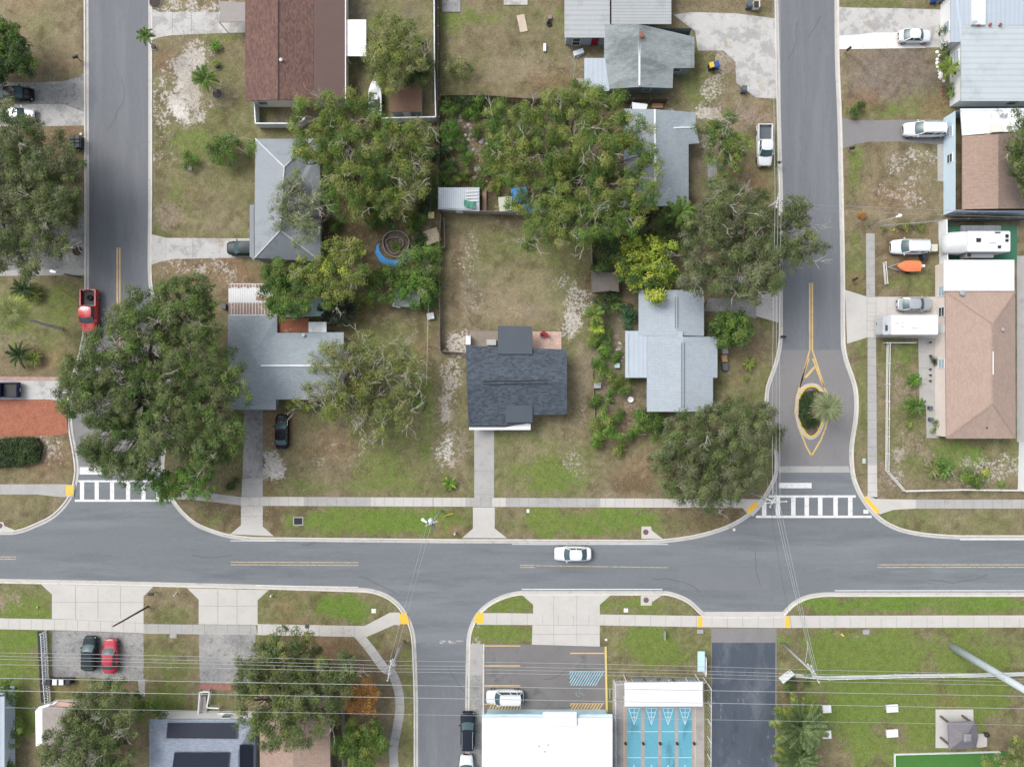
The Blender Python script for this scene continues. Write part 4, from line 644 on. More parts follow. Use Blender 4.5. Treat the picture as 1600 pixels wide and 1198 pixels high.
# palms and cycads
def frond_mesh(L, w, droop, cols, nm, nleaf=16, seed=1, fan=False):
    rs = np.random.RandomState(seed); V = []; F = []; C = []
    def rach(t): return np.array([L * t, 0, droop[0] * math.sin(t * PI * .6) * L - droop[1] * t * t * L])
    if fan:
        n = 15
        for i in range(n):
            a = (i / (n - 1) - .5) * 3.4; b0 = rach(.45); L2 = L * .58 * (1 - .25 * abs(a) / 1.7); d = np.array([math.cos(a), math.sin(a), -.25 - rs.rand() * .2]); s_ = np.array([-d[1], d[0], 0]) * .045
            k = len(V); V += [b0 - s_ * .4, b0 + d * L2 * .55 - s_, b0 + d * L2 + np.array([0, 0, -.1 * L2]), b0 + d * L2 * .55 + s_]; F.append((k, k + 1, k + 2, k + 3)); C += [cols[rs.randint(len(cols))]] * 4
    else:
        for i in range(nleaf):
            t = .12 + .86 * i / nleaf; ll = w * math.sin((.15 + .8 * t) * PI) ** .6
            for s in (-1, 1):
                b0 = rach(t); d = np.array([.55, s, -.35 - rs.rand() * .2]); d /= np.linalg.norm(d); q = np.array([.05 * L / 2 + .02, 0, 0])
                k = len(V); V += [b0 - q, b0 + d * ll * .6 - q * .8, b0 + d * ll, b0 + q]; F.append((k, k + 1, k + 2, k + 3)); C += [np.array(cols[rs.randint(len(cols))]) * rs.uniform(.8, 1.2)] * 4
    k = len(V)
    for i in range(6):
        t = i / 5; c_ = rach(t); V += [c_ + np.array([0, .03, .01]), c_ + np.array([0, -.03, .01])]; C += [np.array(cols[0]) * 1.3] * 2
        if i: F.append((k + 2 * i - 2, k + 2 * i - 1, k + 2 * i + 1, k + 2 * i))
    C = np.concatenate([np.array(C), np.ones((len(C), 1))], 1); return fastmesh(nm, np.array(V), np.array(F), leafm, C)
def palm(name, label, cat, base, top, H, L, n, kind, w=.35, droop=(.45, .55), fan=False, kind2=None, tr=.15, group=None, seed=3, up=.9, nleaf=16, bark=None):
    rs = random.Random(seed * 31 + int(base[0])); b = P(base[0], base[1], .08); t = thing(name, b, label, cat, group); c = P(top[0], top[1], H) - b
    MB().tube([Vector((0, 0, -.1)), Vector((c.x * .25, c.y * .25, H * .4)), Vector((c.x * .6, c.y * .6, H * .75)), c], [tr * 1.25, tr, tr * .9, tr * .85], 8).build('trunk', bark or barkm, t, org=(0, 0, 0)).location = (0, 0, 0)
    ms = [frond_mesh(L, w, droop, LC[kind], 'frond', nleaf, seed, fan)]
    if kind2: ms.append(frond_mesh(L * .9, w, droop, LC[kind2], 'frond', nleaf, seed + 1, fan))
    for i in range(n):
        lay = i / n; me = ms[1] if (kind2 and lay < .3) else ms[0]
        o = bpy.data.objects.new('frond', me); COL.objects.link(o); o.parent = t; o.location = c
        el = -.15 + lay * up + rs.uniform(-.12, .12); s = 1 - .35 * lay ** 2; o.rotation_euler = (rs.uniform(-.25, .25), -el, i * 2.39996 + rs.uniform(-.2, .2)); o.scale = (s * rs.uniform(.9, 1.1),) * 3
    return t
palm('palm_tree', 'leaning pale palm on the left lawn, trunk lying across the grass', 'palm', (97, 514), (22, 490), 7.2, 2.6, 40, 'sage', .45, fan=True, kind2='lime', tr=.2, bark=M('pale_palm_bark', (.42, .39, .34)))
palm('cycad', 'dark cycad on the left lawn above the leaning palm', 'cycad', (44, 462), (40, 452), 1, 1.9, 26, 'dark', .3, kind2='olive', up=1.0)
palm('cycad', 'dark cycad on the left lawn below the leaning palm', 'cycad', (38, 560), (33, 554), 1, 2.0, 26, 'dark', .3, kind2='olive', up=1.0, seed=5)
palm('cycad', 'yellow-edged cycad half right of the upper dark one on the left lawn', 'cycad', (56, 462), (54, 461), .7, 1.2, 20, 'olive', .25, seed=8)
palm('cycad', 'yellow-edged cycad half right of the lower dark one on the left lawn', 'cycad', (55, 562), (54, 560), .7, 1.2, 20, 'olive', .25, seed=9)
palm('palm_tree', 'fan palm with one browned side on the island in the right street', 'palm', (1276, 628), (1291, 636), 6, 2.3, 46, 'pale', .5, fan=True, kind2='thatch', tr=.25, seed=12, up=1.2)
palm('palm_tree', 'small palm overhanging the left street kerb opposite the double driveways', 'palm', (241, 74), (228, 57), 4, 1.2, 16, 'green', .32, tr=.1, seed=4)
palm('palm_tree', 'bushy palm in a mulch ring on the sandy yard left of the brown roof', 'palm', (338, 143), (321, 124), 2.6, 2.0, 26, 'green', .4, kind2='olive', tr=.14, seed=6)
palm('small_palm', 'tiny yucca at the driveway corner by the brown roof', 'yucca', (338, 75), (337, 73), .5, .9, 16, 'bright', .2, seed=7)
palm('small_palm', 'small yucca in a dark ring above the bushy palm', 'yucca', (340, 103), (337, 99), .6, .6, 12, 'olive', .2, seed=17)
palm('palm_tree', 'upper of the two big feathery palms at the bottom beside the side drive', 'palm', (1235, 1110), (1247, 1128), 5, 3.7, 50, 'palmg', .8, kind2='olive', tr=.25, seed=21, nleaf=26, up=1.1)
palm('palm_tree', 'lower of the two big feathery palms at the bottom beside the side drive', 'palm', (1232, 1160), (1244, 1178), 4.6, 3.3, 48, 'palmg', .75, kind2='olive', tr=.25, seed=22, nleaf=24, up=1.1)
palm('small_palm', 'yellow-green palm against the pale blue house with shuttered windows', 'palm', (1476, 110), (1480, 108), 2.2, 1.6, 22, 'olive', .4, kind2='bright', seed=23)
palm('small_palm', 'spiky yellow-green croton by the sidewalk left of the centre driveway', 'plant', (703, 756), (703, 755), .4, 1.2, 18, 'bright', .22, kind2='lime', seed=24)
palm('small_palm', 'star-shaped young palm on dry grass right of the pale grey house', 'palm', (1168, 569), (1169, 568), .8, 1.1, 12, 'olive', .25, seed=25)
palm('small_palm', 'very small palm seedling beneath the star-shaped young palm', 'palm', (1165, 590), (1165, 590), .5, .5, 9, 'olive', .15, seed=26)
palm('banana_plant', 'tall yellow-green banana plant left of the blue-green bushes', 'plant', (932, 498), (928, 492), 2.4, 1.7, 12, 'olive', .5, kind2='bright', seed=27)
palm('banana_plant', 'shorter yellowing banana plant below the tall one', 'plant', (935, 515), (932, 513), 1.4, 1.2, 11, 'lime', .42, kind2='olive', seed=28)
palm('palm_tree', 'dark green palm showing at the corner of the pale house roof', 'palm', (1060, 330), (1064, 332), 4.5, 2.2, 18, 'green', .5, seed=29)
palm('small_palm', 'upper of three green yard palms along the picket fence', 'palm', (1428, 596), (1427, 594), .7, 1.2, 16, 'bright', .28, seed=30)
palm('small_palm', 'largest of three green yard palms, middle of the fenced front yard', 'palm', (1430, 637), (1428, 635), .9, 1.8, 20, 'green', .35, kind2='bright', seed=31)
palm('small_palm', 'smallest yellow palm plant below the middle yard palm', 'palm', (1420, 664), (1420, 664), .4, .6, 10, 'olive', .18, seed=32)
palm('cycad', 'grey-green sago at the lower fenced lawn, left one of three', 'cycad', (1455, 735), (1455, 734), .6, 1.3, 14, 'sage', .3, seed=33)
palm('cycad', 'green feather palm standing between sago and lime bush in the fenced lawn', 'cycad', (1474, 734), (1474, 732), .8, 1.6, 15, 'green', .4, seed=34)
tree('round_bush', 'lime coloured bush in the lower fenced lawn', 'bush', (1515, 743), 1.5, [(1512, 740, 11), (1520, 748, 8), (1508, 750, 6)], 'bright', dens=.5, leaf=.15, kind2='lime', mix=.4)
tree('round_bush', 'dark green bush right below the lime coloured bush', 'bush', (1531, 754), 1.1, [(1531, 753, 9), (1525, 758, 5)], 'green', dens=.8, leaf=.15)
tree('round_bush', 'tiny yellow bush beside the lime coloured bush', 'bush', (1538, 738), .8, [(1537, 738, 6)], 'lime', dens=.6, leaf=.15)
tree('round_bush', 'tiny pale bush by the right fence of the lower lawn', 'bush', (1565, 755), .8, [(1565, 755, 5)], 'bright', dens=.5, leaf=.15)
tree('round_bush', 'potted yellow-green bush at the wall corner of the brown hip house', 'bush', (1460, 670), 1.4, [(1460, 668, 8)], 'olive', dens=.9, leaf=.15, kind2='bright', mix=.5)
tree('round_bush', 'small grey dead bush on the concrete path by the brown hip house', 'bush', (1459, 564), .7, [(1459, 563, 5)], 'black', dens=.6, leaf=.12)
tree('round_bush', 'green creeper at the corner of the white stone bed by the pale blue house', 'bush', (1473, 82), 2, [(1472, 78, 7), (1475, 88, 8), (1470, 52, 6)], 'green', dens=.8, leaf=.17, kind2='dark', mix=.4)
tree('round_bush', 'green shrub below the palm in the white stone bed', 'bush', (1485, 143), 1.6, [(1484, 140, 7), (1486, 150, 6)], 'green', dens=.8, leaf=.16)
tree('flower_bush', 'little orange flowering weed patch near the east kerb', 'bush', (1342, 338), .3, [(1340, 337, 6), (1346, 336, 4)], 'orange', dens=.6, leaf=.12)
tree('vine', 'yellow flowering vine along the top of the trailer yard fence', 'vine', (1430, 353), 1, [(1400, 356, 7), (1420, 355, 8), (1440, 353, 8), (1380, 357, 5)], 'olive', dens=.5, leaf=.16, kind2='lime', mix=.4)
# ---------------------------------------------------------------- buildings
pal = {}
shing_br = M('brown_red_shingle', (.135, .078, .064), .9, .10, .5, .15, 8, pat=('shingle', 'y', .26), bump=.3)
metal_br = M('brown_sheet_roof', (.105, .066, .058), .7, .06, .5, .05, 9, pat=('rib', 'Y', 1.1, .12), bump=.2)
metal_g = M('weathered_metal_roof', (.215, .24, .26), .5, .10, .5, .06, 9, pat=('rib', 'Y', 1.2, .10), stain=[((.10, .115, .13), .5, .52, .15, .6)], bump=.2, stretch=(.35, 1, 1))
metal_g2 = M('streaked_shaded_metal_roof', (.16, .18, .20), .5, .12, .8, .08, 9, pat=('rib', 'X', 1.6, .15), stain=[((.08, .09, .10), .8, .50, .15, .6)], bump=.2, stretch=(1, .3, 1))  # streaks, and the hip end's shade put into a darker base colour
shing_lg = M('light_grey_shingle', (.27, .31, .335), .9, .07, .5, .10, 8, pat=('shingle', 'x', .07), stain=[((.20, .23, .25), .5, .5, .2, .5)], bump=.2)
shing_bl = M('dark_blue_shingle', (.062, .078, .098), .9, .08, .5, .12, 8, pat=('shingle', 'x', .32), bump=.3)
roll_bl = M('dark_blue_roll_roof', (.072, .086, .104), .85, .05, .5, .06, 9, pat=('rib', 'Y', 1.1, .15))
roof_pb = M('pale_blue_grey_roof', (.325, .368, .405), .8, .05, .5, .06, 8, pat=('shingle', 'x', .05), bump=.15)
roof_pf = M('pale_flat_roof', (.36, .41, .46), .7, .05, .5, .05, 8, pat=('rib', 'X', .55, .10))
roof_gm = M('mossy_grey_roof', (.235, .265, .27), .85, .10, .5, .10, 8, pat=('shingle', 'x', .10), stain=[((.10, .115, .115), .35, .48, .14, .65)], stretch=(.5, 1.2, 1), bump=.2)
roof_gf = M('grey_flat_metal_roof', (.31, .33, .335), .6, .05, .5, .06, 9, pat=('rib', 'Y', .8, .22), stain=[((.22, .225, .22), .4, .55, .1, .4)])
roof_w = M('pale_metal_roof', (.40, .445, .46), .55, .05, .4, .04, 9, pat=('rib', 'Y', .42, .12), stain=[((.28, .31, .32), .28, .56, .14, .55)])
roof_wh = M('white_membrane_roof', (.64, .65, .66), .6, .04, .4, .04, 9, stain=[((.56, .57, .58), .35, .50, .14, .55), ((.36, .36, .36), .8, .66, .06, .6)], pat=('rib', 'Y', .16, .05))
roof_wf = M('white_patio_roof', (.64, .67, .68), .6, .04, .5, .04, 9, stain=[((.40, .42, .43), .35, .50, .12, .65), ((.12, .125, .125), .3, .57, .06, .8)])
shing_tan = M('tan_brown_shingle', (.31, .225, .18), .9, .06, .5, .10, 8, pat=('shingle', 'x', .09), bump=.3)
shing_tan2 = M('rose_brown_shingle', (.335, .25, .205), .9, .06, .5, .10, 8, pat=('shingle', 'y', .07), bump=.3)
shing_bei = M('beige_shingle', (.30, .265, .245), .9, .07, .5, .1, 8, pat=('shingle', 'y', .08), bump=.2)
shing_sol = M('slate_blue_shingle', (.22, .255, .31), .9, .08, .5, .12, 8, pat=('shingle', 'x', .10), bump=.3)
rust = M('rusted_tin', (.26, .095, .05), .85, .12, 1, .2, 8, pat=('rib', 'X', 1.6, .25), stain=[((.55, .50, .46), .7, .60, .1, .6)])
tin = M('white_tin_with_rust', (.60, .60, .60), .6, .06, 1, .06, 9, pat=('rib', 'X', 1.4, .28), stain=[((.30, .12, .06), .55, .60, .06, .85)])
whitew = M('white_painted_trim', (.64, .65, .65), .5, .03, 1, .03, 9); creamw = M('cream_stucco', (.60, .57, .48), .85, .05, 1, .05, 9)
bluew = M('pale_blue_wall', (.48, .60, .68), .8, .04, 1, .04, 9); sagew = M('sage_green_siding', (.22, .27, .26), .8, .06, 1, .05, 9, pat=('board', 'Z', 1.6, .25)); greyw = M('grey_wall', (.25, .28, .30), .85, .06, 1, .05, 9)
pinkw = M('pinkish_stucco', (.62, .55, .50), .85, .05, 1, .05, 9); tealw = M('grey_blue_siding', (.30, .36, .42), .8, .05, 1, .05, 9, pat=('board', 'Z', 1.6, .2))
glass = M('window_glass', (.035, .05, .06), .06, .05, 1, .02, 9, spec=.8); darkm = M('black_plastic', (.02, .02, .022), .5, .1, 1, .05, 9)
shutter = M('blue_grey_shade', (.30, .38, .44), .7); ridgew = M('white_ridge_flashing', (.62, .65, .66), .5, .04, 1, .04, 9); redm = M('red_door_paint', (.22, .012, .02), .5)
ridgel = M('light_grey_ridge', (.40, .43, .45), .6); solar = M('solar_cells', (.016, .022, .038), .6, .08, .5, .06, 9, pat=('rib', 'X', 1.9, .45), spec=.2)
woodm = M('weathered_wood', (.22, .185, .15), .9, .12, 1, .15, 9); woodd = M('dark_fence_wood', (.085, .068, .055), .9, .15, 1, .2, 9); vinyl = M('white_vinyl', (.66, .69, .70), .5, .04, 1, .03, 9)
galv = M('galvanised_steel', (.36, .37, .38), .5, .06, 1, .05, 9, metal=.3); greyp = M('grey_plastic', (.14, .16, .17), .6); concp = M('concrete_grey_pole', (.48, .54, .58), .8, .06, .8, .06, 9)
def wall(t, poly, z1, m, wins=(), z0=.1, d=.4):
    """walls under an eave outline traced at height z1; returns nothing; wins = (edge index, along, width, sill, head, kind)"""
    w = inset([P(x, y, z1) for x, y in poly], d); n = len(w); b = MB()
    for i in range(n):
        a, c = w[i], w[(i + 1) % n]; b.quad((a.x, a.y, z0), (c.x, c.y, z0), (c.x, c.y, z1), (a.x, a.y, z1))
    wo = b.build('wall', m, t)
    for side, u, ww, s, h, kind in wins:       # side: pick the wall facing this compass direction, longest first
        dv = {'W': (-1, 0), 'E': (1, 0), 'N': (0, 1), 'S': (0, -1)}[side[0]]; c_ = []
        for i in range(n):
            a, c = w[i], w[(i + 1) % n]; e_ = (c - a); L = e_.length
            if L < .5: continue
            nn = Vector((e_.y, -e_.x)) / L
            if nn.x * dv[0] + nn.y * dv[1] > .8: c_.append((L, a, c, nn))
        if not c_: continue
        c_.sort(key=lambda q: -q[0]); k = int(side[1]) if len(side) > 1 else 0; L, a, c, nn = c_[min(k, len(c_) - 1)]
        e_ = (c - a) / L; mid = a + e_ * L * u; ang = math.atan2(e_.y, e_.x); p = mid + nn * .03
        if kind == 'door':
            f = MB().box((p.x, p.y, (s + h) / 2), (ww, .08, h - s), ang).build('door', redm if t.get('label', '').find('red door') >= 0 else whitew, t)
            q = mid + nn * .1 + e_ * ww * .36; MB().box((q.x, q.y, (s + h) / 2), (.06, .08, .12), ang).build('handle', galv, f)
        else:
            f = MB(); 
            for sx in (-1, 1): q = p + e_ * sx * ww / 2; f.box((q.x, q.y, (s + h) / 2), (.08, .10, h - s + .08), ang)
            for zz in (s, h): f.box((p.x, p.y, zz), (ww - .08, .10, .08), ang)
            f.box((p.x, p.y, (s + h) / 2), (ww - .08, .07, .05), ang)
            fo = f.build('window', whitew, t); MB().box((p.x, p.y, (s + h) / 2), (ww - .06, .03, h - s - .04), ang).build('pane', shutter if kind == 'shade' else glass, fo)
    return wo
def roof(t, faces, m, name='roof', thick=.16):
    b = MB(); key = {}; vs = []; fs = []
    for f in faces:
        ids = []
        for x, y, z in f:
            k = (round(x, 1), round(y, 1), round(z, 2))
            if k not in key: key[k] = len(vs); vs.append(P(x, y, z))
            ids.append(key[k])
        a = sum(vs[ids[i - 1]].x * vs[ids[i]].y - vs[ids[i]].x * vs[ids[i - 1]].y for i in range(len(ids)))
        if a < 0: ids.reverse()
        fs.append(ids)
    n = len(vs); b.v = [tuple(v) for v in vs] + [(v.x, v.y, v.z - thick) for v in vs]; ed = {}
    for f in fs:
        b.f.append(tuple(f)); b.f.append(tuple(n + i for i in reversed(f)))
        for i in range(len(f)): ed[(f[i - 1], f[i])] = 1
    for (i, j) in ed:
        if (j, i) not in ed: b.f.append((i, n + i, n + j, j))
    return b.build(name, m, t)
def ridge(t, pts, m, w=.22, name='ridge_cap', parent=None):
    b = MB(); p = [P(*q) for q in pts]
    for a, c in zip(p, p[1:]): b.bar(a + Vector((0, 0, .03)), c + Vector((0, 0, .03)), w, .06)
    return b.build(name, m, parent or t)
def house(label, c, cat='house', name='house', group=None): return thing(name, P(c[0], c[1], 0), label, cat, group)
def vent(rf, x, y, z, kind='vent', r=.14, h=.3, m=None):
    p = P(x, y, z); MB().lathe(p - Vector((0, 0, .2)), [(r, 0), (r, h + .1), (r * 1.6, h + .12), (r * 1.6, h + .2), (.02, h + .24)], 10).build('vent', m or galv, rf)
def rect4(x0, y0, x1, y1, z): return [(x0, y0, z), (x1, y0, z), (x1, y1, z), (x0, y1, z)]
# 1 brown roofed house at the top
t = house('long brown red shingled house at the top with a flatter sheet roofed side', (460, 60))
wall(t, [(383, -160), (541, -160), (541, 159), (383, 159)], 2.8, creamw, [('S', .12, 1.2, 1, 2.1, 'win'), ('S', .5, 1.2, 1, 2.1, 'win')], d=.35)
rf = roof(t, [[(383, -160, 2.8), (435, -160, 4.0), (435, 156, 4.0), (383, 158, 2.8)], [(435, -160, 4.0), (490, -160, 3.2), (490, 157, 3.2), (435, 156, 4.0)]], shing_br); vent(rf, 440, 95, 4)
roof(t, [[(490.2, -160, 3.18), (539, -160, 2.8), (539, 155, 2.8), (490.2, 156.8, 3.18)]], metal_br, 'lower_roof'); ridge(t, [(435, -160, 4.0), (435, 156, 4.0)], M('dark_ridge', (.05, .035, .03), .9), .12); ridge(t, [(540, -160, 2.8), (540, 156, 2.8)], whitew, .12, 'gutter')
def canopy(name, label, pts, z, m, posts=4, cat='carport', thick=.1, z2=None, post_m=None, beams=True):
    t = thing(name, P(sum(p[0] for p in pts) / len(pts), sum(p[1] for p in pts) / len(pts)), label, cat)
    zz = z2 or [z] * len(pts); w = [P(x, y, h) for (x, y), h in zip(pts, zz)]; c = sum(w, Vector()) / len(w)
    b = MB(); b.v = [tuple(p) for p in w] + [(p.x, p.y, p.z - thick) for p in w]; n = len(w); up = area2(w) > 0
    b.f = [tuple(range(n)) if up else tuple(reversed(range(n))), tuple(n + i for i in (reversed(range(n)) if up else range(n)))] + [((i, n + i, n + (i + 1) % n, (i + 1) % n) if up else (i, (i + 1) % n, n + (i + 1) % n, n + i)) for i in range(n)]
    b.build('roof', m, t)
    for p in w[:posts] if posts <= n else w:
        q = p + (c - p) * .06; MB().box((q.x, q.y, (p.z - thick + .1) / 2), (.1, .1, p.z - thick - .1)).build('post', post_m or whitew, t)
    return t
canopy('carport', 'white ribbed carport roof attached to the long brown roofed house', [(540, 31), (572, 31), (572, 88), (540, 88)], 2.6, M('white_ribbed_metal', (.72, .74, .75), .5, .03, 1, .03, 9, pat=('rib', 'Y', 1.0, .22)))
canopy('shade_canopy', 'taupe fabric canopy over the driveway at the top beside the brown roof', [(341, 2), (386, 4), (386, 34), (341, 35), (344, 18)], 2.7, M('taupe_fabric', (.27, .25, .235), .9, .05, 1, .05, 9))
# 2 metal hip roof
t = house('grey metal hip roofed house with a small lean-to on its left side', (445, 310))
wall(t, [(401, 217), (497, 217), (500, 408), (392, 408), (391, 320), (401, 320)], 2.6, greyw, [('S', .4, 1.1, 1, 2, 'win'), ('E', .35, 1.1, 1, 2, 'win')])
e = 2.6; r_ = 4.2
roof(t, [[(399, 217, e), (490, 217, e), (444, 261, r_)], [(490, 217, e), (500, 230, e), (501, 408, e), (438, 360, r_), (444, 261, r_)], [(399, 217, e), (444, 261, r_), (438, 360, r_), (398, 402, e), (398, 320, e)]], metal_g)
roof(t, [[(398, 403, e), (438, 360.5, r_), (501, 408.5, e)]], metal_g2, 'hip_end'); roof(t, [[(390, 320, 2.5), (397.5, 320, 2.58), (397.5, 408, 2.58), (390, 400, 2.5)]], metal_g2, 'lean_to')
ridge(t, [(399, 217, e), (444, 261, r_), (438, 360, r_), (398, 403, e)], ridgel, .16); ridge(t, [(490, 217, e), (444, 261, r_)], ridgel, .14); ridge(t, [(438, 360, r_), (501, 408, e)], ridgel, .14)
# 3 grey shingle L house
t = house('light grey shingled house with a wing to the right beside the big oak', (430, 570))
wall(t, [(357, 493), (433, 493), (433, 520), (536, 520), (536, 624), (431, 625), (431, 639), (357, 639)], 2.6, greyw, [('S', .5, 1.4, .9, 2.1, 'win'), ('S1', .5, 1.2, .9, 2.1, 'win')])
rf = roof(t, [[(356, 493, 2.6), (433, 493, 2.6), (433, 520, 2.75), (400, 548, 3.5), (406, 571, 3.9)], [(433, 520, 2.75), (537, 519, 2.6), (537, 571, 3.9), (406, 571, 3.9), (400, 548, 3.5)], [(406, 571, 3.9), (537, 571, 3.9), (537, 624, 2.6), (431, 624, 2.6)],
   [(356, 493, 2.6), (406, 571, 3.9), (356, 640, 2.6)], [(406, 571, 3.9), (431, 624, 2.6), (431, 640, 2.6), (356, 640, 2.6)]], shing_lg)
ridge(t, [(408, 571, 3.9), (537, 571, 3.9)], ridgew, .2); vent(rf, 475, 524, 2.8)
tc = canopy('tin_carport', 'white tin carport with brown rust bands above the grey shingled house', [(357, 443), (414, 443), (433, 470), (433, 494), (357, 493)], 2.6, tin, cat='carport')
rb_ = M('brown_rust_bands', (.30, .20, .155), .9, .12, 1, .15, 9, pat=('rib', 'X', 1.1, .1), stain=[((.62, .60, .56), 1.6, .60, .05, .7)])
for i in range(16): x = 358.5 + i * 4.75; MB().bar(P(x, 473, 2.64), P(x, 491, 2.64), .24, .03).build('rust_panel', rb_, tc)
for i in range(12): x = 358.5 + i * 4.75; MB().bar(P(x, 444, 2.64), P(x, 450 - (i % 3), 2.64), .26, .03).build('rust_panel', rb_, tc)
MB().bar(P(400, 466, 2.63), P(428, 468, 2.63), .5, .03).build('rust_panel', rb_, tc)
canopy('tin_shed', 'small rusted tin roof with white sheets beside the dark shrub', [(433, 497), (482, 497), (482, 519), (433, 519)], 2.2, rust, cat='shed', post_m=woodm)
canopy('patio_cover', 'pale white patio panels between the rusted roof and the dark shrub', [(482, 503), (510, 503), (510, 519), (482, 519)], 2.25, roof_wf, cat='patio cover')
canopy('greenhouse_roof', 'teal translucent sheet roof under the green tree by the tin carport', [(434, 478), (500, 466), (512, 480), (500, 494), (434, 496)], 2.0, M('teal_sheet', (.20, .28, .27), .5, .1, 1, .1, 6), cat='shed roof')
# 4 dark blue house, centre
t = house('dark blue shingled house in the middle with a white front fascia and grey driveway', (806, 600))
wall(t, [(729, 541), (885, 547), (885, 645), (830, 648), (830, 668), (735, 668), (730, 660)], 2.7, whitew, [('S', .3, 1.8, 1, 2.1, 'win'), ('S1', .75, .95, .1, 2.1, 'door'), ('E', .3, 1.2, 1, 2.1, 'win')])
rf = roof(t, [[(728, 540, 2.7), (886, 546, 2.7), (886, 597, 3.8), (729, 600, 3.8)], [(729, 600, 3.8), (886, 597, 3.8), (886, 647, 2.7), (833, 648, 2.68), (833, 660, 2.4), (790, 667, 2.27), (732, 667, 2.27)]], shing_bl)
b = MB().bar(P(755, 595.5, 3.80), P(857, 594, 3.80), .12, .05); b.build('ridge_vent', darkm, rf); MB().bar(P(755, 600.5, 3.87), P(857, 599, 3.87), .10, .05).build('ridge_vent', darkm, rf)
roof(t, [[(778, 509, 2.95), (831, 510, 2.95), (832, 553, 3.1), (778, 553, 3.1)]], roll_bl, 'flat_roof'); roof(t, [[(790, 633, 3.15), (832, 633, 3.15), (832, 660, 2.75), (790, 660, 2.75)]], roll_bl, 'porch_roof', .12)
roof(t, [[(733, 667.5, 2.22), (790, 667.5, 2.22), (790, 661.5, 2.34), (829, 661.5, 2.34), (829, 671.5, 2.2), (733, 671.5, 2.2)]], whitew, 'fascia', .2)
solo('brick_patio', MB().prism(px([(832, 518), (877, 518), (877, 547), (832, 547)]), .02, .135), M('pink_patio_brick', (.46, .33, .28), .9, .15, 1.2, .25, 6, stain=[((.16, .10, .08), 1.6, .58, .06, .7)]), 'pinkish brick patio behind the dark blue shingled house', 'patio')
solo('wooden_deck', MB().prism(px([(735, 517), (778, 517), (778, 541), (735, 541)]), .02, .16), woodm, 'grey brown back porch floor at the corner of the dark blue house', 'porch')
# 5 pale blue grey house right of centre
t = house('pale blue grey roofed house made of offset rectangles right of the garden strip', (1055, 560))
wall(t, [(999, 454), (1100, 454), (1100, 527), (1121, 527), (1121, 590), (1114, 590), (1114, 643), (1011, 643), (1011, 590), (977, 590), (977, 518), (999, 518)], 2.7, tealw, [('S', .25, 1.2, 1, 2, 'win'), ('S', .6, 1.2, 1, 2, 'win'), ('E', .3, 1.2, 1, 2, 'win')])
rf = roof(t, [[(998, 453, 2.75), (1057, 453, 3.5), (1057, 524, 3.5), (998, 524, 2.75)], [(1057, 453, 3.5), (1100, 453, 2.75), (1100, 525, 2.75), (1057, 524, 3.5)]], roof_pb, 'rear_roof')
for x in (1055, 1059): MB().bar(P(x, 464, 3.53), P(x, 513, 3.53), .07, .05).build('ridge_vent', greyp, rf)
rf = roof(t, [[(1011, 517.5, 2.85), (1067, 517.5, 3.6), (1067, 643, 3.6), (1011, 643, 2.8)], [(1067, 526, 3.6), (1121, 526, 2.8), (1121, 590, 2.8), (1114, 590, 2.9), (1114, 643, 2.9), (1067, 643, 3.6)]], roof_pb)
for x in (1065, 1069): MB().bar(P(x, 535, 3.66), P(x, 637, 3.66), .07, .05).build('ridge_vent', greyp, rf)
vent(rf, 1040, 583, 3.1, r=.08, h=.1); roof(t, [[(977, 517, 2.6), (1010.7, 517, 2.83), (1010.7, 590, 2.83), (977, 590, 2.6)]], roof_pf, 'side_roof')
# 6 grey gable house at the top centre
t = house('mossy grey gable house with a white ridge line and small side porch near the top', (1000, 90))
wall(t, [(945, 40), (1085, 40), (1085, 107), (1052, 107), (1052, 138), (945, 138)], 2.7, sagew, [('S', .65, 1.0, 1, 2, 'win'), ('S1', .4, 1.0, 1, 2, 'win')], d=.35)
rf = roof(t, [[(944, 38, 2.7), (999, 38, 4.0), (999, 136, 4.0), (952, 139, 2.7), (944, 120, 2.6)], [(999, 38, 4.0), (1085, 58, 2.6), (1085, 106, 2.6), (1052, 107, 3.0), (1051, 138, 2.9), (999, 136, 4.0)]], roof_gm)
ridge(t, [(999, 62, 3.9), (999, 134, 4.0)], ridgew, .22); vent(rf, 1002, 57, 3.9, r=.2, h=.35, m=rust)
roof(t, [[(913, 91, 2.5), (954, 91, 2.7), (952, 142, 2.7), (913, 144, 2.5)]], roof_pf, 'porch_roof'); wall(t, [(914, 92), (950, 92), (950, 148), (914, 148)], 2.4, tealw, d=.2)
t = house('flat roofed grey house at the top edge with a small red door', (920, 20))
wall(t, [(882, -120), (955, -120), (955, 60), (882, 60)], 2.6, tealw, [('S', .7, .9, .1, 2.1, 'door'), ('S', .25, 1.0, .2, 2.1, 'win')], d=.3)
roof(t, [rect4(882, -120, 953, 59, 2.7)], M('grey_metal_panels', (.34, .36, .37), .5, .06, .5, .06, 9, pat=('rib', 'Y', .5, .15), stain=[((.24, .25, .25), .5, .52, .1, .5)])); 
canopy('carport', 'ribbed grey flat carport roof at the top edge between the two grey houses', [(955.5, -120), (1049, -120), (1049, 38), (955.5, 38)], 3.1, roof_gf)
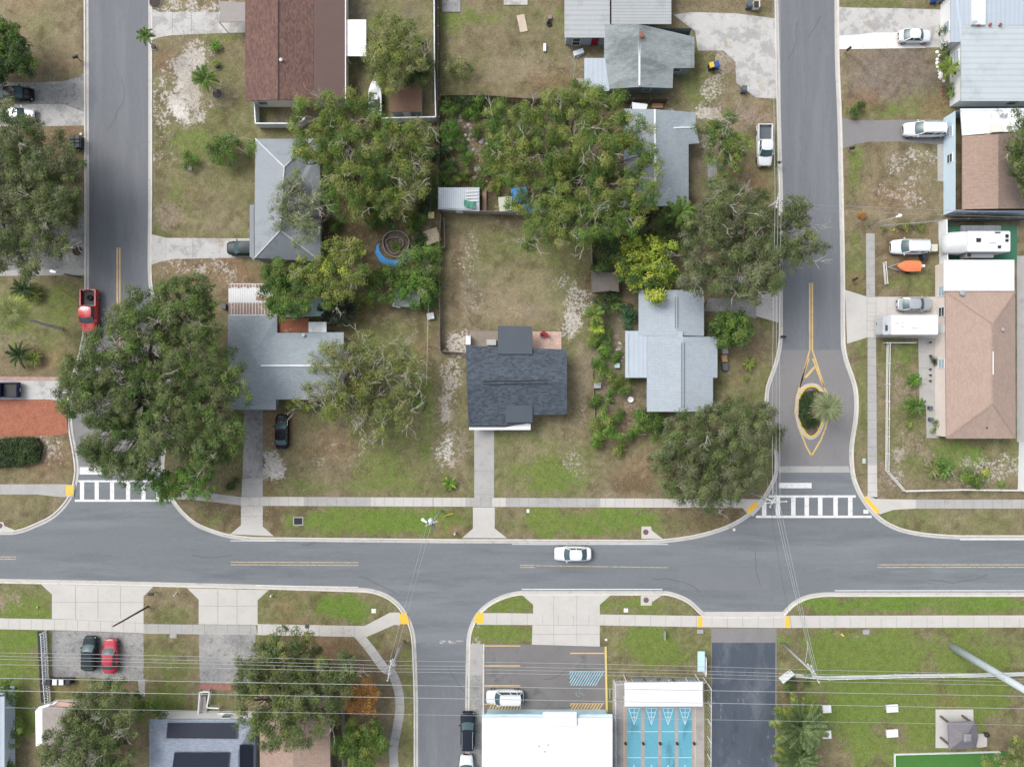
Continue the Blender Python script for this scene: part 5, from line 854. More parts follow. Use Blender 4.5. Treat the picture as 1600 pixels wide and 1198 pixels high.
# 7 pale house behind
t = house('pale grey shingled house with a white ridge partly under the big yellow-green tree', (1030, 250))
wall(t, [(976, 172), (1086, 175), (1086, 200), (1090, 224), (1076, 226), (1076, 321), (976, 321)], 2.7, greyw, [('E', .3, 1.2, 1, 2, 'win'), ('S', .6, 1.2, 1, 2, 'win')])
roof(t, [[(975, 170, 2.7), (1023, 171, 4.0), (1024, 322, 4.0), (975, 322, 2.7)], [(1023, 171, 4.0), (1087, 176, 2.8), (1087, 198, 3.0), (1055, 200, 3.35), (1076, 225, 2.8), (1076, 322, 2.7), (1024, 322, 4.0)]], shing_lg)
roof(t, [[(1055.5, 200.5, 3.33), (1087, 198.5, 2.98), (1093, 224, 2.6), (1076.2, 225.2, 2.78)]], shing_lg, 'wing_roof'); ridge(t, [(1023, 171, 4.0), (1024, 322, 4.0)], ridgew, .24); ridge(t, [(1052, 200, 3.38), (1086, 199, 3.0)], ridgew, .15, 'valley_flashing')
# 8 pale metal house top right
t = house('large pale blue metal roofed house with shuttered blue windows at the top right', (1560, 80))
wall(t, [(1485, -80), (1800, -80), (1800, 158), (1500, 158), (1500, 67), (1485, 67)], 2.6, whitew, [('W', .10, 1.3, .9, 2, 'shade'), ('W', .45, 1.3, .9, 2, 'shade'), ('W', .8, 1.3, .9, 2, 'shade'), ('W1', .2, 1.3, .9, 2, 'shade'), ('S', .3, 1.3, .9, 2, 'win')], d=.25)
rf = roof(t, [rect4(1502, 40, 1800, 158, 2.75)], roof_w); roof(t, [[(1486, -80, 2.6), (1800, -80, 3.2), (1800, 39.8, 2.9), (1502, 39.8, 2.74), (1501, 66, 2.6), (1486, 66, 2.6)]], roof_pf, 'rear_roof')
roof(t, [rect4(1519, -80, 1540, 38.5, 3.1)], roof_wf, 'raised_panel', .3)
for x in (1529, 1547, 1563): vent(rf, x, 39, 2.95, r=.12, h=.12, m=M('red_vent', (.3, .06, .05), .7))
# 9 brown with white lean-to
t = house('brown shingled house with a stained white patio roof at the right edge', (1550, 250))
wall(t, [(1490, 170), (1800, 170), (1800, 332), (1490, 332)], 2.6, bluew, [('W', .18, 1.3, .9, 2, 'shade'), ('W', .45, 1.1, .9, 2, 'win'), ('S', .2, 1.2, .9, 2, 'win'), ('S', .1, 1.2, .9, 2, 'win')], d=.25)
roof(t, [[(1504, 213, 2.6), (1560, 209, 3.3), (1560, 326, 3.3), (1504, 327, 2.6)]], shing_tan); roof(t, [[(1560.2, 209, 3.3), (1800, 195, 2.4), (1800, 326, 2.4), (1560.2, 326, 3.3)]], M('shaded_tan_shingle', (.20, .15, .125), .9, .06, .5, .1, 8, pat=('shingle', 'x', .09)), 'roof_slope')  # the right slope's shade is put into its darker shingle colour
roof(t, [[(1501, 170, 2.5), (1800, 168, 2.5), (1800, 194, 2.55), (1561, 207, 3.0), (1504, 212, 2.52)]], roof_wf, 'patio_roof'); 
p = P(1554, 203, 3.0); MB().box(p + Vector((0, 0, -.1)), (1.4, .9, 1.3), .05).build('chimney', M('cream_block', (.66, .63, .56), .8), t)
# 10 brown hip house right
t = house('large rose brown hip roofed house on the right with a white flat rear roof', (1530, 560))
wall(t, [(1478, 407), (1587, 407), (1587, 685), (1478, 685)], 2.7, pinkw, [('W', .16, 1.3, .9, 2.1, 'shade'), ('W', .38, .95, .1, 2.1, 'door'), ('W', .58, 1.2, .9, 2.1, 'shade'), ('W', .28, 1.2, .9, 2.1, 'win')], d=.2)
e, r_ = 2.7, 4.1
rf = roof(t, [[(1477, 455, e), (1586, 455, e), (1551, 506, r_)], [(1586, 455, e), (1587, 685, e), (1551, 630, r_), (1551, 506, r_)], [(1587, 685, e), (1479, 685, e), (1551, 630, r_)], [(1479, 685, e), (1477, 455, e), (1551, 506, r_), (1551, 630, r_)]], shing_tan2)
ridge(t, [(1551, 506, r_), (1551, 630, r_)], shing_tan, .2); ridge(t, [(1478, 456, e), (1551, 506, r_)], shing_tan, .18); ridge(t, [(1479, 684, e), (1551, 630, r_)], shing_tan, .18); ridge(t, [(1586, 684, e), (1551, 630, r_)], shing_tan, .18); ridge(t, [(1586, 456, e), (1551, 506, r_)], shing_tan, .18)
ridge(t, [(1551.5, 549, 4.15), (1551.5, 585, 4.15)], whitew, .12, 'ridge_vent'); vent(rf, 1502, 458, 3.0, r=.22); vent(rf, 1565, 515, 3.5); vent(rf, 1541, 668, 3.0, r=.08, h=.15, m=darkm)
roof(t, [rect4(1475, 406, 1585, 454.5, 2.85)], roof_wh, 'flat_roof', .2)
# bottom buildings
t = house('wide white flat roofed hall at the bottom beside the yellow striped car park', (855, 1150), 'hall', 'hall')
wall(t, [(754, 1118), (957, 1118), (957, 1500), (754, 1500)], 3.0, M('light_blue_wall', (.42, .56, .62), .8), [('N', .3, 1.2, .9, 2.2, 'win')], d=.5)
rf = roof(t, [rect4(753, 1121, 957, 1500, 3.2)], roof_wh, 'roof', .25); roof(t, [[(753, 1115.5, 2.95), (957, 1115.5, 2.95), (957, 1120.6, 3.0), (753, 1120.6, 3.0)]], M('pale_blue_gutter', (.42, .55, .60), .6), 'eave')
roof(t, [rect4(848, 1112, 901, 1133, 3.5)], roof_wh, 'entrance_canopy', .25)
for x, y in ((842, 1165), (856, 1163), (851, 1173)): vent(rf, x, y, 3.2, r=.06, h=.1)
t = house('slate blue roofed house with black solar panels at the lower left', (320, 1160))
wall(t, [(234, 1122), (400, 1122), (400, 1420), (234, 1420)], 2.8, whitew, [('N', .3, 1.2, .9, 2.1, 'win')], d=.3)
roof(t, [[(233, 1123, 2.8), (399, 1123, 2.8), (372, 1172, 4.0), (262, 1172, 4.0)], [(233, 1123, 2.8), (262, 1172, 4.0), (262, 1400, 4.0), (233, 1420, 2.8)], [(399, 1123, 2.8), (399, 1420, 2.8), (372, 1400, 4.0), (372, 1172, 4.0)], [(262, 1172, 4.0), (372, 1172, 4.0), (372, 1400, 4.0), (262, 1400, 4.0)]], shing_sol)
for pts in ([(262, 1129, 3.0), (371, 1129, 3.0), (370, 1153, 3.58), (260, 1152, 3.58)], [(273, 1175, 4.08), (358, 1175, 4.08), (352, 1240, 4.08), (264, 1240, 4.08)], [(375, 1163, 3.95), (396, 1163, 2.95), (396, 1260, 2.95), (375, 1260, 3.95)]):
    pp = [(x, y, z + .1) for x, y, z in pts]; so_ = roof(t, [pp], solar, 'solar_panel', .05)
    w = [P(*q) for q in pp]; fr = MB()
    for i in range(4): fr.bar(w[i - 1] + Vector((0, 0, .01)), w[i] + Vector((0, 0, .01)), .06, .05)
    fr.build('panel_frame', M('black_frame', (.05, .055, .07), .4, metal=.5), so_)
t = thing('entrance_steps', P(322, 1105), 'small white railed entrance steps in front of the solar panelled house', 'porch')
MB().prism(px([(314, 1085), (324, 1085), (326, 1110), (336, 1122), (311, 1122)]), .1, .5).build('landing', M('porch_grey', (.30, .28, .27), .8), t)
for a, b_ in (((309, 1120), (312, 1081)), ((312, 1081), (327, 1080)), ((327, 1080), (323, 1105)), ((323, 1105), (342, 1106)), ((336, 1122), (342, 1114)), ((342, 1114), (370, 1115))):
    q = MB(); A_, B_ = P(*a, 1.0), P(*b_, 1.0); q.bar(A_, B_, .16, .07); n = max(2, int((B_ - A_).length / .22))
    for i in range(n + 1): c = A_.lerp(B_, i / n); q.box((c.x, c.y, .55), (.05, .05, .9))
    q.build('railing', whitew, t)
t = house('beige shingled house with a curved white edge at the lower left', (90, 1150)); wall(t, [(62, 1101), (140, 1101), (140, 1400), (62, 1400)], 2.6, pinkw, [('N', .5, 1.2, .9, 2, 'win')])
roof(t, [[(66, 1107, 2.8), (76, 1103, 2.8), (150, 1110, 2.8), (150, 1400, 2.8), (66, 1400, 2.8)]], shing_bei); roof(t, [[(55, 1110, 2.6), (60, 1104, 2.6), (90, 1095, 2.6), (82, 1101, 2.75), (67, 1106, 2.78), (67, 1160, 2.78), (56, 1166, 2.6)]], roof_wf, 'white_edge'); roof(t, [[(84, 1102, 2.5), (92, 1095, 2.4), (118, 1100, 2.4), (112, 1112, 2.55)]], M('salmon_roof', (.45, .30, .25), .8, .08, 1, .08), 'porch_roof')
t = house('pinkish brown shingled house under the large oak at the bottom', (465, 1165)); wall(t, [(408, 1075), (516, 1075), (516, 1400), (408, 1400)], 2.7, greyw)
roof(t, [[(406, 1072, 2.7), (458, 1072, 3.6), (458, 1400, 3.6), (406, 1400, 2.7)], [(458, 1072, 3.6), (516, 1072, 2.7), (516, 1400, 2.7), (458, 1400, 3.6)]], shing_tan)
t = house('pale blue roof corner cut by the lower left edge', (-40, 1150)); wall(t, [(-200, 1080), (7, 1080), (7, 1400), (-200, 1400)], 2.6, bluew, [('E', .2, 1.2, .9, 2, 'win')]); roof(t, [rect4(-200, 1088, 7, 1400, 2.8)], roof_pf)
# sheds
def shed(label, pts, zs, m, wm, cat='shed', zr=None):
    t = house(label, (sum(p[0] for p in pts) / len(pts), sum(p[1] for p in pts) / len(pts)), cat, 'shed'); wall(t, pts, zs[0] - .1, wm, [('S', .5, .9, .1, 1.8, 'door')], d=.15)
    roof(t, [[(x, y, z) for (x, y), z in zip(pts, zs)]], m, 'roof', .08); return t
t = house('little weathered brown wooden shed with a two tone gable roof by the dirt strip', (946, 440), 'shed', 'shed'); wall(t, [(926, 426), (967, 426), (967, 455), (926, 455)], 2.0, woodm, [('S', .5, .9, .1, 1.8, 'door')], d=.15)
roof(t, [[(925, 425, 2.0), (953, 425, 2.6), (953, 454, 2.6), (925, 457, 2.0)]], M('brown_weathered_roof', (.13, .115, .10), .9, .14, 1, .15, 9, pat=('rib', 'X', 1.2, .2))); roof(t, [[(953.2, 425, 2.6), (967, 425, 2.0), (967, 456, 2.0), (953.2, 454, 2.6)]], M('tan_weathered_roof', (.20, .175, .145), .9, .14, 1, .15, 9), 'roof_slope')
t = shed('corrugated pale shed roof with white stripes on the garden side of the fence', [(685, 293), (749, 293), (749, 330), (685, 327)], [2.1, 2.1, 1.9, 1.9], M('corrugated_pale', (.44, .49, .53), .5, .06, 1, .05, 9, pat=('rib', 'X', 1.3, .35)), woodd)
for i in range(4): MB().box(P(738, 299 + i * 5, 2.16 - i * .02), (1.6, .12, .04), .05).build('white_slat', whitew, t)
solo('green_tarp', MB().grid([[P(725 + i * 4.5, 326 - abs(i - 3) * 1.2 - j * 3.5, 2.2 + .08 * math.sin(i * 2 + j)) for i in range(5)] for j in range(4)]), M('green_tarp', (.06, .22, .15), .6), 'crumpled green tarp on the corrugated pale shed roof', 'tarp')
shed('brown rusty square shed with a white edge near the white parked boat', [(609, 140), (659, 140), (659, 175), (609, 175)], [2.1, 2.1, 2.1, 2.1], M('rusty_brown_roof', (.16, .095, .065), .9, .14, .8, .15, 9, stain=[((.12, .12, .06), .5, .50, .12, .5)]), greyw)
t = shed('white framed aviary shed partly buried in green shrubs by the fence', [(616, 452), (656, 452), (656, 479), (616, 479)], [1.9, 1.9, 1.9, 1.9], M('grey_mesh_roof', (.20, .23, .22), .8, .1, 1, .15, 6), whitew)
canopy('white_panel_roof', 'pale white porch panel right of the grey gable house', [(988, 160), (1012, 163), (1010, 172), (988, 172)], 2.0, roof_wf, cat='porch roof')
# shuffleboard court
t = thing('shuffleboard_court', P(1030, 1150), 'turquoise four lane shuffleboard court beside the white flat roofed hall', 'sports court')
MB().prism(px([(957, 1062), (1100, 1062), (1100, 1400), (957, 1400)]), .02, .13).build('slab', M('court_slab', (.30, .28, .265), .9, .1, .6, .1, 9, stain=[((.19, .185, .18), .5, .52, .1, .5)]), t)
tq = M('turquoise_paint', (.10, .30, .38), .6, .06, .5, .06, 8, stain=[((.05, .17, .23), .6, .55, .1, .7)], stretch=(1, .4, 1)); cw = M('court_white_line', (.48, .58, .62), .6)
for x0 in (980, 1007, 1033, 1059.5):
    x1 = x0 + 21; l = MB().prism(px([(x0, 1103), (x1, 1103), (x1, 1330), (x0, 1330)]), .131, .138).build('lane', tq, t); b = MB(); xm = (x0 + x1) / 2
    for A_, B_ in (((x0 + 2, 1105), (xm, 1131)), ((xm, 1131), (x1 - 2, 1105)), ((x0 + 1, 1105), (x1 - 1, 1105)), ((x0 + 4, 1112), (x1 - 4, 1112)), ((x0 + 7, 1119), (x1 - 7, 1119)), ((xm, 1105), (xm, 1127)), ((x0, 1141.5), (x1, 1141.5)), ((x0, 1182), (x1, 1182)), ((xm, 1193), (x0 + 2, 1220)), ((xm, 1193), (x1 - 2, 1220))): line(b, [A_, B_], .07, .143)
    b.build('court_lines', cw, l)
for x in (976, 1003.5, 1030, 1056.5, 1083): MB().lathe(P(x + 1, 1160, .13), [(.16, 0), (.16, .35), (.02, .4)], 10).build('bollard', darkm, t)
line_b = MB(); line(line_b, [(975, 1100), (975, 1400)], .18, .137); line(line_b, [(1085.5, 1100), (1087, 1400)], .18, .137); line_b.build('edge_board', M('tan_edge', (.42, .33, .24), .8), t)
c_ = canopy('court_shelter', 'white flat shelter roof over the near end of the shuffleboard lanes', [(976, 1066), (1098, 1065), (1098, 1103), (976, 1103)], 2.7, roof_wh, cat='shelter', thick=.2)
for x in (1000, 1022, 1045, 1068, 1085): MB().box(P(x - 4, 1063, .5), (1.4, .45, .5)).build('bench', M('grey_bench', (.22, .25, .27), .7), c_)
# gazebo
t = thing('gazebo', P(1490, 1137), 'grey hip roofed picnic gazebo on a square concrete slab at the lower right', 'gazebo')
MB().prism(px([(1461, 1107), (1519.5, 1107), (1521, 1167), (1461, 1167)]), .02, .16).build('slab', M('gazebo_slab', (.46, .45, .43), .9, .06, 1, .06, 9), t); MB().prism(px([(1525, 1145), (1541, 1145), (1541, 1165), (1525, 1167)]), .02, .15).build('side_slab', conc, t)
for x, y in ((1469, 1118), (1503, 1117), (1469, 1151), (1503, 1151)): q = P(x, y, .1); MB().box((q.x, q.y, 1.6), (.22, .22, 3.0)).build('post', M('brown_post', (.14, .11, .09), .8), t)
gz = M('purple_grey_shingle', (.17, .16, .175), .9, .06, .6, .08, 9, pat=('shingle', 'x', .06)); gz2 = gz
rf = roof(t, [[(1481, 1128, 3.0), (1523, 1126, 3.0), (1513, 1146, 4.1), (1505, 1146, 4.1)], [(1523, 1126, 3.0), (1529, 1150, 3.0), (1525, 1168, 3.0), (1513, 1154, 4.1), (1513, 1146, 4.1)], [(1525, 1168, 3.0), (1483, 1171, 3.0), (1505, 1154, 4.1), (1513, 1154, 4.1)], [(1483, 1171, 3.0), (1481, 1128, 3.0), (1505, 1146, 4.1), (1505, 1154, 4.1)]], gz, 'roof', .12)
roof(t, [rect4(1505, 1146, 1513, 1154, 4.12)], gz, 'roof_cap', .06)
q = P(1509, 1150, 4.1); MB().box(q + Vector((0, 0, .15)), (.8, .8, .5)).box(q + Vector((0, 0, .48)), (1.0, 1.0, .14), taper=.6).build('cupola', M('cupola_grey', (.20, .19, .21), .8), rf)
q = P(1493, 1134, .1); MB().box((q.x, q.y, .75), (1.8, .7, .06)).box((q.x, q.y + .65, .45), (1.8, .26, .05)).box((q.x, q.y - .65, .45), (1.8, .26, .05)).box((q.x - .6, q.y, .4), (.08, 1.3, .6)).box((q.x + .6, q.y, .4), (.08, 1.3, .6)).build('table', M('table_plastic', (.40, .44, .46), .6), t)
solo('kettle_grill', MB().lathe(P(1536, 1143, .15), [(.05, 0), (.05, .5), (.25, .55), (.34, .75), (.25, .95), (.03, 1.02)], 14), darkm, 'black round grill beside the gazebo slab', 'grill', smooth=True)
for x, y, w_, lb in ((1292, 1107, 1.1, 'upper left'), (1394, 1106, 1.5, 'upper right'), (1292, 1147, 1.1, 'lower left'), (1394, 1145, 1.5, 'lower right')):
    t = thing('game_board', P(x, y, .1), 'white raised game board on the bottom right lawn, ' + lb + ' of four', 'game board', 'four white game boards on the lawn'); c = P(x, y, .6)
    MB().box((c.x, c.y, .62), (w_, 1.0, .08), .06).build('board', whitew, t)
    for sx in (-1, 1): MB().box((c.x + sx * w_ * .42, c.y, .33), (.08, .8, .5), .06).build('leg', galv, t)
solo('turf_green', MB().prism(px([(1397, 1177), (1560, 1172), (2000, 1165), (2000, 1500), (1397, 1500)]), .02, .125), M('artificial_turf', (.05, .15, .03), .9, .06, 1, .1, 8), 'dark green artificial turf rectangle at the bottom right', 'turf lawn')
solo('turf_yard', MB().prism(px([(1475, 352), (1588, 352), (1588, 410), (1475, 410)]), .02, .125), M('dark_green_turf', (.045, .14, .085), .9, .06, 1, .1, 8), 'green carpet yard under the big white camper trailer', 'turf yard')
solo('concrete_yard', MB().prism(px([(1588, 400), (1760, 400), (1760, 700), (1588, 690)]), .02, .125), conc_g, 'grey concrete strip right of the rose brown hip roof', 'paved yard')
# ---------------------------------------------------------------- vehicles
def paint(name, c, met=.0, r=.35, coat=.8): return M(name, c, r, .02, .5, .01, 9, metal=met, coat=coat if sum(c) > .3 else .06, spec=.5 if sum(c) > .3 else .15)
tyre = M('tyre_rubber', (.02, .02, .02), .9); rim = M('alloy_rim', (.35, .36, .37), .35, metal=.8); carglass = M('car_glass', (.045, .085, .095), .25, .02, 1, .01, 9, spec=.45); headl = M('headlight_lens', (.62, .64, .66), .15, coat=1); taill = M('tail_light_lens', (.35, .02, .02), .2, coat=1)
chrome = M('chrome', (.6, .6, .6), .15, metal=1)
def se(u, n): return (1 - min(1, abs(u)) ** n) ** (1 / n)
def car(label, x, y, ang, L, Wd, pm, style='sedan', cat='car', name='parked_car', group='cars parked around the streets', H=None, bedm=None):
    loc = P(x, y, 0); loc.x *= 1.0; k = (CAMH - .7) / CAMH; loc = Vector((loc.x * k, loc.y * k, .02 if style == 'road' else .13)); st = 'sedan' if style == 'road' else style
    t = thing(name, loc, label, cat, group, R(ang)); ORG[t.name] = Vector((0, 0, 0))
    H = H or {'sedan': 1.45, 'hatch': 1.5, 'suv': 1.72, 'pickup': 1.85, 'van': 1.8}[st]
    hb = {'sedan': .92, 'hatch': .96, 'suv': 1.05, 'pickup': 1.15, 'van': 1.05}[st]; hood = hb - .08; gz = .24; hw = Wd / 2; a = L / 2
    # greenhouse stations as fractions of L from rear (0) to front (1)
    g = {'sedan': (.14, .29, .56, .72), 'hatch': (.05, .16, .58, .75), 'suv': (.03, .10, .60, .74), 'van': (.03, .08, .66, .80), 'pickup': (.40, .445, .64, .77)}[st]
    g = [(-a + L * q) for q in g]
    rows = []; n = 22; tz = lambda xx: (hood + .02 if xx > g[3] else (hb - (.03 if st == 'sedan' else 0) if xx < g[0] else hb))
    for i in range(n + 1):
        u = -1 + 2 * i / n; u = math.sin(u * PI / 2); xx = u * a
        w = hw * (.52 + .48 * se(u, 3.6)) if abs(u) < .9999 else hw * .52
        end = se(u, 9) if abs(u) < .9999 else 0; zt = tz(xx) - (1 - end) * .16 - (max(0, (xx - g[3]) / (a - g[3])) * .10 if xx > g[3] else 0)
        zs = gz + (1 - end) * .10
        rows.append([Vector((xx, s * ww, zz)) for s, ww, zz in ((1, w * .90, zs), (1, w * .985, zs + .14), (1, w, zs + .34), (1, w * .97, zt - .14), (1, w * .90, zt - .03), (1, w * .55, zt + .02), (1, 0, zt + .035), (-1, w * .55, zt + .02), (-1, w * .90, zt - .03), (-1, w * .97, zt - .14), (-1, w, zs + .34), (-1, w * .985, zs + .14), (-1, w * .90, zs))])
    b = MB()
    if st == 'pickup':
        bed = g[0] - .05; rows2 = [r for r in rows if r[0].x > bed]; rr = [Vector((bed, q.y, q.z)) for q in rows2[0]]; b.grid([rr] + rows2); b.f.append(tuple(range(13)))
        body = b.build('body', pm, t, True); bb = MB(); z0 = .72; bx = -a + .12
        for s in (-1, 1): bb.box((( bx + bed) / 2, s * (hw - .07), (gz + hb) / 2 + .02), (bed - bx, .12, hb - gz))
        bb.box((bx - .02, 0, (gz + .15 + hb) / 2), (.10, Wd - .08, hb - gz - .15)); bb.box((bed - .04, 0, .95), (.06, Wd - .26, .42)); bb.build('bed', pm, t)
        MB().box(((bx + bed) / 2, 0, z0), (bed - bx - .1, Wd - .26, .06)).build('bed_floor', bedm or darkm, t)
        if label.startswith('red'): 
            MB().lathe((bx + 1.0, .1, .76), [(.36, 0), (.40, .1), (.36, .24), (.22, .26), (.22, .1), (.05, .1)], 14).build('spare_tyre', tyre, t, True)
    else:
        b.grid(rows); b.f.append(tuple(range(13))); b.f.append(tuple(len(b.v) - 13 + i for i in reversed(range(13)))); body = b.build('body', pm, t, True)
    wb0 = hw * .90; wr = hw * (.70 if st in ('sedan',) else .76); zr = H - .06
    B = [Vector((g[0], wb0 * .92, hb)), Vector((g[1], wr, zr)), Vector((g[2], wr, zr)), Vector((g[3], wb0 * .96, hb - .04))]; m_ = lambda p: Vector((p.x, -p.y, p.z)); sh = .03
    mid = lambda p, q, f: p.lerp(q, f)
    def panel(nm, pts, mm, thick=None, bow=0):
        q = MB(); q.quad(*pts); return q.build(nm, mm, t)
    def glassgrid(nm, p0, p1, q1, q0, bow):     # bowed pane: p = left side bottom/top, q = right side
        rws = []
        for i in range(7):
            v = i / 6; lo = p0.lerp(q0, v); hi = p1.lerp(q1, v); s_ = bow * (1 - (2 * v - 1) ** 2); rws.append([lo + Vector((s_, 0, 0)), (lo + hi) / 2 + Vector((s_, 0, .03)), hi + Vector((s_ * .5, 0, .0))])
        q = MB(); q.grid(rws); q.build(nm, carglass, t, True)
    glassgrid('windshield', m_(B[3]), m_(B[2]), B[2], B[3], .16)
    glassgrid('rear_window', B[0], B[1], m_(B[1]), m_(B[0]), -.10)
    for s in (0, 1):
        f = m_ if s else (lambda p: p); q = [f(p) for p in B]; q = q if not s else q
        MB().quad(*(q if s else q[::-1])).build('side_window', carglass, t)
        pl = lambda: MB()
        up = Vector((0, 0, .015)); sd_ = Vector((0, (.02 if not s else -.02), 0))
        [pl().bar(u_ + sd_, v_ + sd_ + up, .07, .07).build('window_pillar', pm, t) for u_, v_ in ((q[0], q[1]), (q[3], q[2]))]
        xm = (g[1] + g[2]) / 2 - .1; lo = q[0].lerp(q[3], .48); hi = q[1].lerp(q[2], .45); pl().bar(lo + sd_, hi + sd_, .09, .05).build('window_pillar', pm, t)
        if st in ('suv', 'van', 'hatch'): lo = q[0].lerp(q[3], .22); hi = q[1].lerp(q[2], .12); pl().bar(lo + sd_, hi + sd_, .10, .05).build('window_pillar', pm, t)
    rws = []
    for i in range(9):
        v = i / 8; xx = g[1] - .05 + (g[2] - g[1] + .14) * v; e_ = 1 - .10 * abs(2 * v - 1) ** 4; z_ = zr - .04 * abs(2 * v - 1) ** 3
        rws.append([Vector((xx + (.10 * (1 - (yy / 1.0) ** 2) * (1 if v > .5 else -1) * abs(2 * v - 1) ** 3), yy * wr * 1.04 * e_, z_ + .09 * math.sqrt(max(0, 1 - .85 * yy * yy)) - .03)) for yy in (-1, -.85, -.5, 0, .5, .85, 1)])
    q = MB(); q.grid(rws); n0 = len(q.v); rf = q.build('roof', pm, t, True)
    if st in ('suv', 'van') :
        for s in (-1, 1): MB().bar((g[1] + .2, s * wr * .93, H + .03), (g[2] - .1, s * wr * .93, H + .03), .05, .04).build('roof_rail', galv, rf)
    wr_ = .34 if st in ('suv', 'pickup') else .31
    for sx in (-a + L * .19, a - L * .18):
        for s in (-1, 1):
            rot = Matrix.Rotation(R(90) * -s, 3, 'X'); w = MB().lathe((sx, s * (hw - .19), wr_), [(.1, -.02), (wr_ - .04, -.02), (wr_, .03), (wr_, .17), (wr_ - .04, .20), (wr_ * .6, .19)], 16, rot).build('wheel', tyre, t, True)
            MB().lathe((sx, s * (hw - .0), wr_), [(wr_ * .62, -.02), (wr_ * .58, .01), (.05, .0)], 12, rot).build('rim', rim, w)
    for s in (-1, 1):
        MB().box((a - .20, s * hw * .62, hood - .22), (.16, .36, .14), -s * .45).build('headlight', headl, t)
        MB().box((-a + .16, s * hw * .66, hb - .24), (.10, .30, .16), s * .45).build('tail_light', taill, t)
        MB().box((g[3] - .25, s * (hw + .08), hb + .04), (.14, .18, .13), taper=.8).build('mirror', pm, t)
    MB().bar((a + .005, -hw * .35, hood - .32), (a + .005, hw * .35, hood - .32), .03, .12).build('grille', darkm, t)
    MB().bar((-a - .01, -.25, .55), (-a - .01, .25, .55), .02, .11).build('number_plate', whitew, t)
    return t
WH = paint('white_car_paint', (.60, .62, .635), coat=.5); BK = paint('black_car_paint', (.006, .007, .009), r=.3, coat=.35); SV = paint('silver_car_paint', (.42, .44, .46), .4); RD = paint('red_car_paint', (.42, .012, .016)); RD2 = paint('dark_red_car_paint', (.36, .012, .03)); DG = paint('dark_grey_car_paint', (.022, .034, .038), 0, coat=.3); NV = paint('navy_car_paint', (.01, .014, .06), r=.25); CH = paint('charcoal_car_paint', (.022, .028, .04), .3, .25); WL = paint('pale_silver_paint', (.55, .58, .60), .2)
car('black sedan nose right on the old concrete driveway at the left edge', 24, 147, 0, 4.6, 1.85, BK)
car('white and glassy car half under the tree beside the black sedan', 28, 180, 0, 4.4, 1.8, WL)
car('dark blue car mostly hidden under the left edge oak', 0, 375, 0, 4.5, 1.8, CH)
car('red pickup truck with a spare tyre in its bed half off the left street', 141, 486, 270, 5.6, 2.05, RD, 'pickup', 'pickup truck', 'pickup_truck')
car('dark grey car with its tail tucked under the metal hip roof', 383, 388, 180, 4.6, 1.85, DG, 'hatch')
car('navy pickup truck with a black bed cut by the left edge', -2, 609, 180, 5.5, 1.95, NV, 'pickup', 'pickup truck', 'pickup_truck')
car('glossy black sedan on the lawn below the grey shingled wing', 441, 674, 90, 4.5, 1.85, BK)
car('white sedan driving left on the main road', 895, 865, 180, 4.75, 1.85, WH, 'road', name='moving_car')
car('small white sedan on the cracked driveway at the top right', 1428.5, 57, 0, 4.1, 1.72, WH, 'sedan')
car('white estate SUV on the asphalt driveway near the pale blue house', 1444, 203, 180, 5.5, 1.9, WH, 'suv', 'SUV', 'parked_suv')
car('white pickup truck with a grey bed on the verge of the right street', 1194, 228, 270, 5.4, 1.9, WH, 'pickup', 'pickup truck', 'pickup_truck', bedm=M('grey_bed', (.10, .115, .13), .7, pat=('rib', 'X', 2.5, .3)))
car('white car mostly hidden under the grey-olive oak by the right street', 1155, 442, 0, 4.6, 1.8, WL)
car('white SUV on the grass beside the orange covered boat', 1421, 386, 180, 4.95, 1.95, WH, 'suv', 'SUV', 'parked_suv')
car('silver sedan on the concrete driveway above the white motorhome', 1428.5, 475.5, 0, 4.5, 1.8, SV)
car('dark green grey hatchback with a reddish trunk on the stained slab beside the red sedan', 141, 1020, 90, 4.4, 1.8, DG, 'hatch')
car('red sedan on the stained slab at the lower left', 173, 1024, 90, 4.4, 1.85, RD2, 'sedan')
car('white SUV parked in the striped car park above the yellow hatching', 789, 1088, 180, 4.8, 1.85, WH, 'suv', 'SUV', 'parked_suv')
car('charcoal SUV parked at the kerb left of the white flat roofed hall', 731, 1141, 90, 4.9, 1.9, CH, 'suv', 'SUV', 'parked_suv')
car('white car cut by the bottom edge behind the charcoal SUV', 729, 1207, 90, 4.8, 1.85, WH, 'suv', 'SUV', 'parked_suv')
# motorhome, camper trailer, boats
def rv(label, x, y, L, Wd, H, name, cat):
    p = P(x, y, 0) * ((CAMH - H * .9) / CAMH); t = thing(name, (p.x, p.y, .13), label, cat, None, 0); ORG[t.name] = Vector((0, 0, 0)); return t
def rbox(x0, x1, w, z0, z1, r=.15):
    pts = []
    for cx, cy, a0 in ((x1 - r, w / 2 - r, 0), (x0 + r, w / 2 - r, 90), (x0 + r, -w / 2 + r, 180), (x1 - r, -w / 2 + r, 270)):
        for k in range(4): pts.append(Vector((cx + r * math.cos(R(a0 + k * 30)), cy + r * math.sin(R(a0 + k * 30)))))
    return MB().prism(pts, z0, z1 - .08).prism([q * .985 if False else Vector((q.x, q.y * .97)) for q in pts], z1 - .08, z1)
t = rv('white boxy motorhome with a grey ladder end on the concrete driveway', 1422, 508, 6.6, 2.5, 2.9, 'motorhome', 'motorhome')
rbox(-2.6, 3.3, 2.5, .6, 2.9).build('body', M('white_fibreglass', (.62, .63, .635), .4, .02, .5, .02, 9), t); rbox(-3.45, -2.62, 2.45, .55, 2.45, .25).build('cab_end', M('grey_fibreglass', (.42, .44, .46), .4), t)
for s in (-1, 1): MB().bar((-3.5, s * .16 + .3, .8), (-3.1, s * .16 + .3, 2.55), .05, .05).build('ladder_rail', galv, t)
